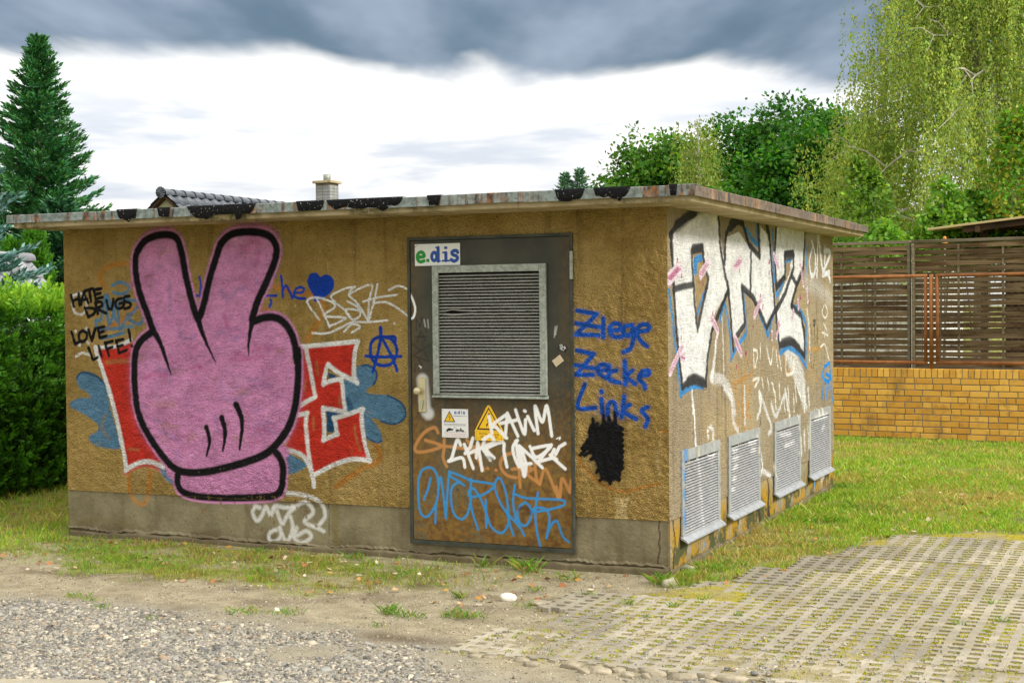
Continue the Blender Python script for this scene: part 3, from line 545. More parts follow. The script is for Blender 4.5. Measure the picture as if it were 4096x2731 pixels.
('S','black',1,0.0142,0.0284,0.0284,1,0.1,[-3.825,.538,-3.828,.507,-3.833,.445,-3.802,.393,-3.728,.361,-3.567,.348,-3.323,.354,-3.083,.372,-2.976,.389,-2.926,.431,-2.907,.521,-2.908,.611,-2.934,.670,-2.965,.699]),
('S','black',1,0.0093,0.0289,0.0041,1,0,[-4.032,1.574,-3.983,1.507,-3.934,1.399,-3.898,1.306,-3.878,1.250]),
('S','black',1,0.0091,0.0285,0.0041,1,0,[-3.629,1.675,-3.594,1.573,-3.547,1.471,-3.475,1.345]),
('S','black',1,0.009,0.024,0.004,1,0,[-3.149,1.652,-3.167,1.572,-3.183,1.482,-3.185,1.396]),
('S','black',1,0.0082,0.0204,0.0082,1,0,[-3.564,.866,-3.541,.793,-3.546,.722,-3.568,.655]),
('S','black',1,0.0081,0.0233,0.0091,1,0,[-3.428,.938,-3.401,.847,-3.407,.766,-3.424,.697]),
('S','black',1,0.0081,0.0252,0.0091,1,0,[-3.301,1.037,-3.258,.952,-3.251,.871,-3.261,.790,-3.277,.711]),
('S','tan',0.55,0.0051,0.0035,0.0035,1,0,[-3.350,.571,-3.348,.569]),
('S','tan',0.55,0.0051,0.004,0.004,1,0,[-3.733,.562,-3.730,.560]),
('S','tan',0.55,0.005,0.0039,0.0039,1,0,[-3.112,.377,-3.109,.376]),
('S','tan',0.55,0.005,0.0039,0.0039,1,0,[-3.000,.380,-2.997,.378]),
('S','tan',0.55,0.0051,0.002,0.002,1,0,[-3.369,.528,-3.367,.526]),
('S','tan',0.55,0.005,0.0038,0.0038,1,0,[-3.093,.372,-3.091,.370]),
('S','tan',0.55,0.0051,0.0037,0.0037,1,0,[-3.366,.541,-3.363,.539]),
('S','tan',0.55,0.0051,0.0043,0.0043,1,0,[-3.256,.354,-3.254,.352]),
('S','tan',0.55,0.005,0.0032,0.0032,1,0,[-3.206,.372,-3.204,.370]),
('S','tan',0.55,0.005,0.0043,0.0043,1,0,[-3.235,.356,-3.233,.354]),
('S','tan',0.55,0.005,0.0034,0.0034,1,0,[-3.133,.367,-3.130,.365]),
('S','tan',0.55,0.005,0.0028,0.0028,1,0,[-3.072,.381,-3.070,.379]),
('S','tan',0.55,0.005,0.0034,0.0034,1,0,[-3.100,.381,-3.097,.380]),
('S','tan',0.55,0.0051,0.0033,0.0033,1,0,[-3.438,.540,-3.436,.538]),
('S','tan',0.55,0.0051,0.0025,0.0025,1,0,[-3.451,.563,-3.448,.561]),
('S','tan',0.55,0.0051,0.0045,0.0045,1,0,[-3.446,.563,-3.444,.561]),
('S','tan',0.55,0.0051,0.0041,0.0041,1,0,[-3.369,.533,-3.366,.531]),
('S','tan',0.55,0.0051,0.0023,0.0023,1,0,[-3.416,.570,-3.413,.568]),
('S','tan',0.55,0.0051,0.0043,0.0043,1,0,[-3.321,.352,-3.319,.350]),
('S','tan',0.55,0.005,0.004,0.004,1,0,[-3.072,.361,-3.070,.359]),
('S','tan',0.55,0.0051,0.0022,0.0022,1,0,[-3.565,.526,-3.562,.524]),
('S','tan',0.55,0.0051,0.0027,0.0027,1,0,[-3.608,.563,-3.605,.561]),
('S','tan',0.55,0.0051,0.0032,0.0032,1,0,[-3.541,.565,-3.539,.563]),
('S','tan',0.55,0.005,0.0027,0.0027,1,0,[-2.948,.376,-2.946,.374]),
('S','tan',0.55,0.0051,0.0024,0.0024,1,0,[-3.617,.563,-3.615,.561]),
('S','tan',0.55,0.005,0.0024,0.0024,1,0,[-3.224,.355,-3.222,.353]),
('S','tan',0.55,0.005,0.0021,0.0021,1,0,[-2.940,.389,-2.938,.387]),
('S','tan',0.55,0.005,0.0045,0.0045,1,0,[-2.981,.371,-2.979,.369]),
('S','tan',0.55,0.0051,0.0037,0.0037,1,0,[-3.638,.534,-3.636,.532]),
('S','tan',0.55,0.005,0.0045,0.0045,1,0,[-3.132,.369,-3.129,.367]),
('S','black',1,0.0085,0.0122,0.0122,0,0,[-4.806,1.855,-4.781,1.766]),
('S','black',1,0.0085,0.0122,0.0122,0,0,[-4.732,1.868,-4.724,1.776]),
('S','black',1,0.0085,0.0122,0.0122,0,0,[-4.797,1.812,-4.726,1.824]),
('S','black',1,0.0085,0.0122,0.0122,0,0,[-4.709,1.783,-4.685,1.875,-4.640,1.790]),
('S','black',1,0.0085,0.0122,0.0122,0,0,[-4.695,1.814,-4.650,1.822]),
('S','black',1,0.0084,0.0121,0.0121,0,0,[-4.667,1.885,-4.595,1.901]),
('S','black',1,0.0084,0.0121,0.0121,0,0,[-4.624,1.891,-4.613,1.803]),
('S','black',1,0.0084,0.0121,0.0121,0,0,[-4.585,1.890,-4.570,1.821]),
('S','black',1,0.0084,0.0121,0.0121,0,0,[-4.585,1.890,-4.518,1.900]),
('S','black',1,0.0084,0.0121,0.0121,0,0,[-4.577,1.856,-4.524,1.864]),
('S','black',1,0.0084,0.0121,0.0121,0,0,[-4.570,1.820,-4.504,1.834]),
('S','black',1,0.0085,0.0122,0.0122,0,0,[-4.674,1.756,-4.642,1.685]),
('S','black',1,0.0084,0.0121,0.0121,1,0,[-4.674,1.754,-4.598,1.751,-4.572,1.729,-4.599,1.703,-4.642,1.687]),
('S','black',1,0.0084,0.0121,0.0121,0,0,[-4.573,1.795,-4.549,1.707]),
('S','black',1,0.0084,0.0121,0.0121,1,0,[-4.573,1.795,-4.518,1.797,-4.508,1.770,-4.550,1.749,-4.472,1.712]),
('S','black',1,0.0084,0.0121,0.0121,0,0,[-4.467,1.809,-4.449,1.746,-4.419,1.741,-4.402,1.818]),
('S','black',1,0.0084,0.012,0.012,1,0,[-4.323,1.823,-4.369,1.811,-4.383,1.774,-4.357,1.747,-4.312,1.758,-4.303,1.789,-4.344,1.784]),
('S','black',1,0.0083,0.012,0.012,1,0,[-4.252,1.840,-4.297,1.830,-4.291,1.803,-4.244,1.785,-4.247,1.757,-4.295,1.745]),
('S','black',1,0.0085,0.0122,0.0122,0,0,[-4.808,1.571,-4.774,1.478,-4.710,1.502]),
('S','black',1,0.0085,0.0122,0.0122,1,0,[-4.698,1.581,-4.734,1.555,-4.733,1.512,-4.700,1.494,-4.662,1.523,-4.665,1.565,-4.698,1.581]),
('S','black',1,0.0085,0.0122,0.0122,0,0,[-4.644,1.589,-4.611,1.505,-4.578,1.595]),
('S','black',1,0.0084,0.0121,0.0121,0,0,[-4.554,1.599,-4.533,1.525]),
('S','black',1,0.0084,0.0121,0.0121,0,0,[-4.554,1.599,-4.495,1.609]),
('S','black',1,0.0084,0.0121,0.0121,0,0,[-4.544,1.563,-4.496,1.576]),
('S','black',1,0.0084,0.0121,0.0121,0,0,[-4.533,1.525,-4.473,1.539]),
('S','black',1,0.0085,0.0122,0.0122,0,0,[-4.647,1.451,-4.607,1.357,-4.560,1.375]),
('S','black',1,0.0084,0.0121,0.0121,0,0,[-4.550,1.462,-4.521,1.381]),
('S','black',1,0.0084,0.0121,0.0121,0,0,[-4.490,1.486,-4.450,1.388]),
('S','black',1,0.0084,0.0121,0.0121,0,0,[-4.490,1.484,-4.419,1.499]),
('S','black',1,0.0084,0.0121,0.0121,0,0,[-4.473,1.441,-4.416,1.455]),
('S','black',1,0.0084,0.0121,0.0121,0,0,[-4.382,1.502,-4.355,1.411]),
('S','black',1,0.0084,0.012,0.012,0,0,[-4.382,1.502,-4.314,1.514]),
('S','black',1,0.0084,0.012,0.012,0,0,[-4.370,1.458,-4.318,1.470]),
('S','black',1,0.0084,0.012,0.012,0,0,[-4.355,1.411,-4.286,1.432]),
('S','black',1,0.0083,0.012,0.012,0,0,[-4.261,1.585,-4.244,1.502]),
('S','black',1,0.0083,0.012,0.012,0,0,[-4.236,1.467,-4.231,1.462]),
('S','white',0.62,0.0261,0.0171,0.0171,1,0,[-3.114,.293,-3.156,.296,-3.174,.250,-3.140,.196,-3.097,.233,-3.060,.300,-3.020,.242,-2.983,.309,-2.896,.303,-2.831,.316]),
('S','white',0.62,0.0258,0.0169,0.0169,1,0,[-2.966,.274,-2.921,.187,-2.867,.264,-2.743,.349,-2.680,.323,-2.662,.274,-2.734,.211,-2.631,.172,-2.574,.150]),
('S','white',0.62,0.026,0.017,0.017,1,0,[-2.975,.139,-3.028,.116,-3.035,.066,-2.982,.054,-2.934,.101,-2.945,.156,-2.888,.054,-2.834,.156,-2.850,.235]),
('S','white',0.62,0.0258,0.0169,0.0169,1,0,[-2.799,.163,-2.817,.083,-2.748,.060,-2.678,.105,-2.718,.145,-2.794,.109]),
('S','white',0.62,0.0257,0.0168,0.0168,1,0,[-2.870,.408,-2.777,.405,-2.651,.383,-2.583,.337,-2.561,.259,-2.608,.198]),
('S','blue2',1,0.013,0.0136,0.0136,0,0.25,[-.622,1.700,-.483,1.675,-.631,1.543,-.471,1.538]),
('S','blue2',1,0.013,0.0136,0.0136,1,0.25,[-.630,1.616,-.463,1.590]),
('S','blue2',1,0.0129,0.0136,0.0136,1,0.25,[-.438,1.647,-.439,1.525]),
('S','blue2',1,0.0129,0.0135,0.0135,1,0.25,[-.395,1.570,-.324,1.573,-.333,1.611,-.381,1.605,-.396,1.564,-.368,1.528,-.310,1.530]),
('S','blue2',1,0.0128,0.0135,0.0135,1,0.25,[-.242,1.602,-.292,1.592,-.299,1.553,-.261,1.534,-.231,1.581,-.237,1.502,-.257,1.450,-.303,1.430]),
('S','blue2',1,0.0128,0.0134,0.0134,1,0.25,[-.215,1.559,-.134,1.572,-.136,1.604,-.190,1.599,-.211,1.553,-.184,1.502,-.142,1.467]),
('S','blue2',1,0.013,0.0137,0.0137,0,0.25,[-.625,1.439,-.507,1.416,-.634,1.280,-.515,1.279]),
('S','blue2',1,0.013,0.0137,0.0137,1,0.25,[-.647,1.343,-.491,1.320]),
('S','blue2',1,0.0129,0.0136,0.0136,1,0.25,[-.473,1.311,-.415,1.314,-.404,1.340,-.459,1.346,-.480,1.301,-.439,1.269,-.398,1.260]),
('S','blue2',1,0.0129,0.0136,0.0136,1,0.25,[-.353,1.311,-.397,1.295,-.398,1.250,-.327,1.231]),
('S','blue2',1,0.0129,0.0135,0.0135,1,0.25,[-.294,1.371,-.291,1.221]),
('S','blue2',1,0.0128,0.0135,0.0135,1,0.25,[-.240,1.312,-.281,1.270,-.225,1.224]),
('S','blue2',1,0.0128,0.0134,0.0134,1,0.25,[-.200,1.275,-.136,1.285,-.131,1.310,-.179,1.305,-.200,1.258,-.167,1.227,-.157,1.197]),
('S','blue2',1,0.013,0.0137,0.0137,1,0.25,[-.571,1.218,-.621,1.097,-.608,1.058,-.500,1.067]),
('S','blue2',1,0.013,0.0136,0.0136,1,0.25,[-.457,1.124,-.452,1.035]),
('S','blue2',1,0.013,0.0136,0.0136,1,0.25,[-.458,1.174,-.454,1.168]),
('S','blue2',1,0.0129,0.0136,0.0136,1,0.25,[-.414,1.021,-.406,1.093,-.369,1.102,-.350,1.025]),
('S','blue2',1,0.0129,0.0135,0.0135,1,0.25,[-.300,1.144,-.318,1.010]),
('S','blue2',1,0.0129,0.0135,0.0135,1,0.25,[-.260,1.091,-.311,1.051,-.220,.999]),
('S','blue2',1,0.0128,0.0134,0.0134,1,0.25,[-.141,1.077,-.182,1.054,-.142,1.003,-.158,.952]),
('F','black',1,0.0286,0,0,1,0.35,[-.518,.972,-.483,.944,-.444,.977,-.400,.972,-.366,.979,-.339,.909,-.317,.832,-.312,.729,-.329,.638,-.370,.597,-.418,.588,-.462,.607,-.493,.684,-.520,.748,-.546,.786,-.565,.825,-.545,.903]),
('S','black',1,0.0195,0.0104,0.0104,0,0.2,[-.444,1.016,-.439,.945]),
('S','black',1,0.0194,0.0103,0.0103,0,0.2,[-.365,1.037,-.362,.960]),
('S','black',1,0.0194,0.0104,0.0104,0,0.2,[-.407,1.008,-.401,.946]),
('S','black',1,0.0195,0.0104,0.0104,0,0.2,[-.518,.993,-.512,.917]),
('S','black',1,0.0195,0.0104,0.0104,0,0.2,[-.486,.963,-.495,.892]),
('S','black',1,0.0196,0.0104,0.0104,0,0.2,[-.596,.798,-.519,.891]),
('S','black',1,0.0196,0.0104,0.0104,0,0.2,[-.608,.755,-.540,.825]),
('S','black',1,0.0196,0.0104,0.0104,0,0.2,[-.580,.752,-.506,.800]),
('S','black',1,0.0195,0.0104,0.0104,0,0.2,[-.534,.728,-.485,.762]),
('S','black',1,0.0195,0.0104,0.0104,0,0.2,[-.497,.644,-.455,.698]),
('S','black',1,0.0195,0.0104,0.0104,0,0.2,[-.473,.593,-.417,.647]),
('S','black',1,0.0195,0.0104,0.0104,0,0.2,[-.404,.575,-.390,.635]),
('S','black',1,0.0195,0.0104,0.0104,0,0.2,[-.546,.903,-.532,.943]),
('S','black',1,0.0155,0.0155,0.0155,1,0,[-.359,.947,-.318,.932]),
('S','black',1,0.0155,0.0155,0.0155,1,0,[-.360,.911,-.319,.896]),
('S','black',1,0.0155,0.0155,0.0155,1,0,[-.360,.874,-.319,.860]),
('S','black',1,0.0155,0.0155,0.0155,1,0,[-.360,.838,-.319,.824]),
('S','black',1,0.0155,0.0155,0.0155,1,0,[-.361,.802,-.320,.788]),
('S','black',1,0.0155,0.0155,0.0155,1,0,[-.361,.766,-.320,.752]),
('S','black',1,0.0155,0.0155,0.0155,1,0,[-.361,.730,-.320,.715]),
('S','black',1,0.0155,0.0155,0.0155,1,0,[-.362,.693,-.321,.679]),
('S','black',1,0.0155,0.0155,0.0155,1,0,[-.362,.657,-.342,.642]),
('S','black',1,0.0155,0.0155,0.0155,1,0,[-.362,.621,-.342,.606]),
('F','pale',0.8,0.0104,0,0,0,0,[-.380,.491,-.323,.483,-.265,.498,-.289,.426,-.280,.348,-.379,.343,-.357,.416]),
('S','pale',0.55,0.0179,0.0115,0.0115,1,0,[-.070,.801,-.077,.736,-.067,.647]),
('S','pale',0.5,0.0102,0.0064,0.0064,1,0,[-.055,.929,-.060,.839,-.089,.823]),
('S','orange',0.8,0.0064,0.0051,0.0051,1,0,[-.055,.926,-.006,.920]),
('S','pale',0.5,0.0178,0.0127,0.0127,1,0,[-.051,1.362,-.045,1.366]),
('S','pale',0.6,0.0079,0.0067,0.0067,1,0,[-2.503,2.185,-2.502,2.179]),
('S','pale',0.6,0.0079,0.0068,0.0068,1,0,[-2.612,2.092,-2.611,2.086]),
('S','pale',0.6,0.0078,0.0067,0.0067,1,0,[-2.294,2.122,-2.293,2.115]),
('S','pale',0.6,0.0079,0.0067,0.0067,1,0,[-2.509,2.051,-2.508,2.044]),
('S','pale',0.6,0.0079,0.0067,0.0067,1,0,[-2.509,2.028,-2.508,2.021]),
('S','pale',0.6,0.008,0.0068,0.0068,1,0,[-2.781,1.755,-2.780,1.748]),
('S','pale',0.6,0.0077,0.0066,0.0066,1,0,[-2.023,2.010,-2.021,2.004]),
('S','pale',0.6,0.0077,0.0066,0.0066,1,0,[-2.060,2.195,-2.059,2.189]),
('S','pale',0.6,0.0079,0.0068,0.0068,1,0,[-2.569,2.136,-2.568,2.130]),
('S','pale',0.6,0.0074,0.0063,0.0063,1,0,[-4.632,2.167,-4.631,2.161]),
('S','pale',0.6,0.0073,0.0063,0.0063,1,0,[-4.300,1.987,-4.299,1.981]),
('S','pale',0.6,0.0068,0.0059,0.0059,1,0,[-2.613,2.089,-2.611,2.083]),
('S','pale',0.6,0.0069,0.0059,0.0059,1,0,[-2.779,1.758,-2.778,1.752]),
('S','pale',0.6,0.009,0.0039,0.0039,1,0,[-.462,1.737,-.461,1.729]),
('S','pale',0.6,0.0088,0.0038,0.0038,1,0,[.089,1.517,.090,1.509]),
('S','splash',0.75,0.0041,0.0113,0.0113,1,0,[-3.616,.243,-3.618,.234]),
('S','splash',0.75,0.0043,0.0085,0.0085,1,0,[-4.580,.175,-4.582,.169]),
('S','splash',0.75,0.004,0.004,0.004,1,0,[-2.688,.157,-2.688,.154]),
('S','splash',0.75,0.004,0.004,0.004,1,0,[-3.136,.227,-3.136,.224]),
('S','splash',0.75,0.004,0.0109,0.0109,1,0,[-2.813,.058,-2.815,.049]),
('S','splash',0.75,0.0041,0.0052,0.0052,1,0,[-3.781,.112,-3.782,.108]),
('S','splash',0.75,0.0042,0.0052,0.0052,1,0,[-4.151,.282,-4.151,.278]),
('S','splash',0.75,0.004,0.003,0.003,1,0,[-2.734,.255,-2.735,.253]),
('S','splash',0.75,0.0042,0.0063,0.0063,1,0,[-4.167,.053,-4.169,.048]),
('S','splash',0.75,0.004,0.011,0.011,1,0,[-2.858,.337,-2.859,.328]),
('S','splash',0.75,0.004,0.003,0.003,1,0,[-2.742,.348,-2.742,.345]),
('S','splash',0.75,0.004,0.005,0.005,1,0,[-3.016,.314,-3.015,.310]),
('S','splash',0.75,0.004,0.0109,0.0109,1,0,[-2.716,.248,-2.717,.239]),
('S','splash',0.75,0.004,0.008,0.008,1,0,[-3.018,.148,-3.019,.141]),
('S','splash',0.75,0.004,0.0111,0.0111,1,0,[-3.102,.364,-3.103,.355]),
('S','splash',0.75,0.0041,0.0081,0.0081,1,0,[-3.326,.324,-3.327,.318]),
('S','splash',0.75,0.0039,0.0039,0.0039,1,0,[-2.569,.348,-2.569,.345]),
('S','splash',0.75,0.0042,0.0084,0.0084,1,0,[-4.245,.183,-4.244,.176]),
('S','splash',0.75,0.0041,0.0051,0.0051,1,0,[-3.362,.114,-3.363,.110]),
('S','splash',0.75,0.0042,0.0063,0.0063,1,0,[-4.140,.291,-4.140,.286]),
('S','splash',0.75,0.004,0.004,0.004,1,0,[-2.949,.272,-2.949,.269]),
('S','splash',0.75,0.0042,0.0052,0.0052,1,0,[-4.116,.267,-4.117,.263]),
('S','splash',0.75,0.004,0.011,0.011,1,0,[-2.988,.113,-2.988,.105]),
('S','splash',0.75,0.004,0.011,0.011,1,0,[-2.992,.193,-2.994,.184]),
('S','splash',0.75,0.0041,0.0114,0.0114,1,0,[-3.804,.073,-3.805,.063]),
('S','splash',0.75,0.0042,0.0042,0.0042,1,0,[-3.975,.125,-3.976,.122]),
('S','splash',0.75,0.004,0.005,0.005,1,0,[-2.973,.283,-2.974,.279]),
('S','splash',0.75,0.004,0.003,0.003,1,0,[-2.641,.143,-2.641,.140]),
('S','splash',0.75,0.0042,0.0063,0.0063,1,0,[-4.451,.197,-4.451,.191]),
('S','splash',0.75,0.0041,0.0051,0.0051,1,0,[-3.367,.104,-3.366,.100]),
('S','splash',0.75,0.004,0.003,0.003,1,0,[-3.005,.089,-3.006,.086]),
('S','splash',0.75,0.004,0.0109,0.0109,1,0,[-2.711,.295,-2.713,.286]),
('S','splash',0.75,0.004,0.003,0.003,1,0,[-2.907,.328,-2.907,.326]),
('S','splash',0.75,0.0041,0.0081,0.0081,1,0,[-3.448,.344,-3.448,.337]),
('S','splash',0.75,0.004,0.003,0.003,1,0,[-2.669,.211,-2.668,.209]),
('S','splash',0.75,0.0041,0.0051,0.0051,1,0,[-3.380,.177,-3.380,.173]),
('S','splash',0.75,0.0041,0.0031,0.0031,1,0,[-3.495,.190,-3.494,.188]),
('S','splash',0.75,0.004,0.003,0.003,1,0,[-2.800,.195,-2.800,.193]),
('S','splash',0.75,0.004,0.0111,0.0111,1,0,[-3.096,.139,-3.098,.130]),
('S','splash',0.75,0.0041,0.0112,0.0112,1,0,[-3.556,.350,-3.555,.341]),
('S','splash',0.75,0.004,0.0109,0.0109,1,0,[-2.796,.308,-2.795,.299]),
('S','splash',0.75,0.0041,0.0081,0.0081,1,0,[-3.395,.207,-3.396,.200]),
('S','splash',0.75,0.0041,0.0061,0.0061,1,0,[-3.348,.168,-3.348,.163]),
('S','splash',0.75,0.0041,0.0041,0.0041,1,0,[-3.362,.346,-3.362,.343]),
('S','splash',0.75,0.0042,0.0063,0.0063,1,0,[-4.408,.344,-4.408,.339]),
('S','splash',0.75,0.004,0.008,0.008,1,0,[-2.979,.377,-2.978,.371]),
('S','splash',0.75,0.0042,0.0042,0.0042,1,0,[-4.299,.047,-4.299,.044]),
('S','splash',0.75,0.0042,0.0116,0.0116,1,0,[-4.337,.030,-4.338,.021]),
('S','splash',0.75,0.004,0.0079,0.0079,1,0,[-2.803,.357,-2.805,.350]),
('S','splash',0.75,0.004,0.0081,0.0081,1,0,[-3.175,.372,-3.175,.365]),
('S','splash',0.75,0.0042,0.0053,0.0053,1,0,[-4.543,.316,-4.544,.312]),
('S','splash',0.75,0.0041,0.0113,0.0113,1,0,[-3.591,.263,-3.589,.254]),
('S','splash',0.75,0.004,0.006,0.006,1,0,[-2.951,.059,-2.950,.054]),
('S','splash',0.75,0.004,0.003,0.003,1,0,[-2.700,.099,-2.700,.097]),
('S','splash',0.75,0.0041,0.0062,0.0062,1,0,[-3.908,.171,-3.908,.166]),
('S','splash',0.75,0.0041,0.0062,0.0062,1,0,[-3.682,.341,-3.682,.336]),
('S','splash',0.75,0.0041,0.0041,0.0041,1,0,[-3.321,.184,-3.321,.181]),
('S','splash',0.75,0.0041,0.0052,0.0052,1,0,[-3.889,.344,-3.890,.340]),
('S','splash',0.75,0.0041,0.0112,0.0112,1,0,[-3.452,.308,-3.451,.299]),
('S','splash',0.75,0.004,0.006,0.006,1,0,[-2.765,.075,-2.766,.070]),
('S','splash',0.75,0.004,0.0109,0.0109,1,0,[-2.639,.191,-2.637,.182]),
('S','splash',0.75,0.004,0.005,0.005,1,0,[-3.076,.309,-3.076,.305]),
('S','splash',0.75,0.0042,0.0084,0.0084,1,0,[-4.107,.110,-4.107,.103]),
('S','splash',0.75,0.0041,0.0051,0.0051,1,0,[-3.472,.347,-3.473,.343]),
('S','splash',0.75,0.0042,0.0063,0.0063,1,0,[-4.388,.068,-4.388,.063]),
('S','splash',0.75,0.0041,0.0083,0.0083,1,0,[-3.768,.167,-3.767,.160]),
('S','splash',0.75,0.004,0.005,0.005,1,0,[-3.162,.258,-3.162,.254]),
('S','splash',0.75,0.004,0.004,0.004,1,0,[-2.728,.199,-2.728,.196]),
('S','splash',0.75,0.0041,0.003,0.003,1,0,[-3.397,.370,-3.397,.367]),
('S','splash',0.75,0.0042,0.0031,0.0031,1,0,[-3.998,.183,-3.998,.180]),
('S','splash',0.75,0.004,0.0111,0.0111,1,0,[-3.182,.299,-3.182,.291]),
('S','splash',0.75,0.004,0.005,0.005,1,0,[-3.187,.129,-3.188,.125]),
('S','splash',0.75,0.004,0.0109,0.0109,1,0,[-2.699,.377,-2.701,.368]),
('S','splash',0.75,0.004,0.011,0.011,1,0,[-3.022,.230,-3.023,.221]),
]
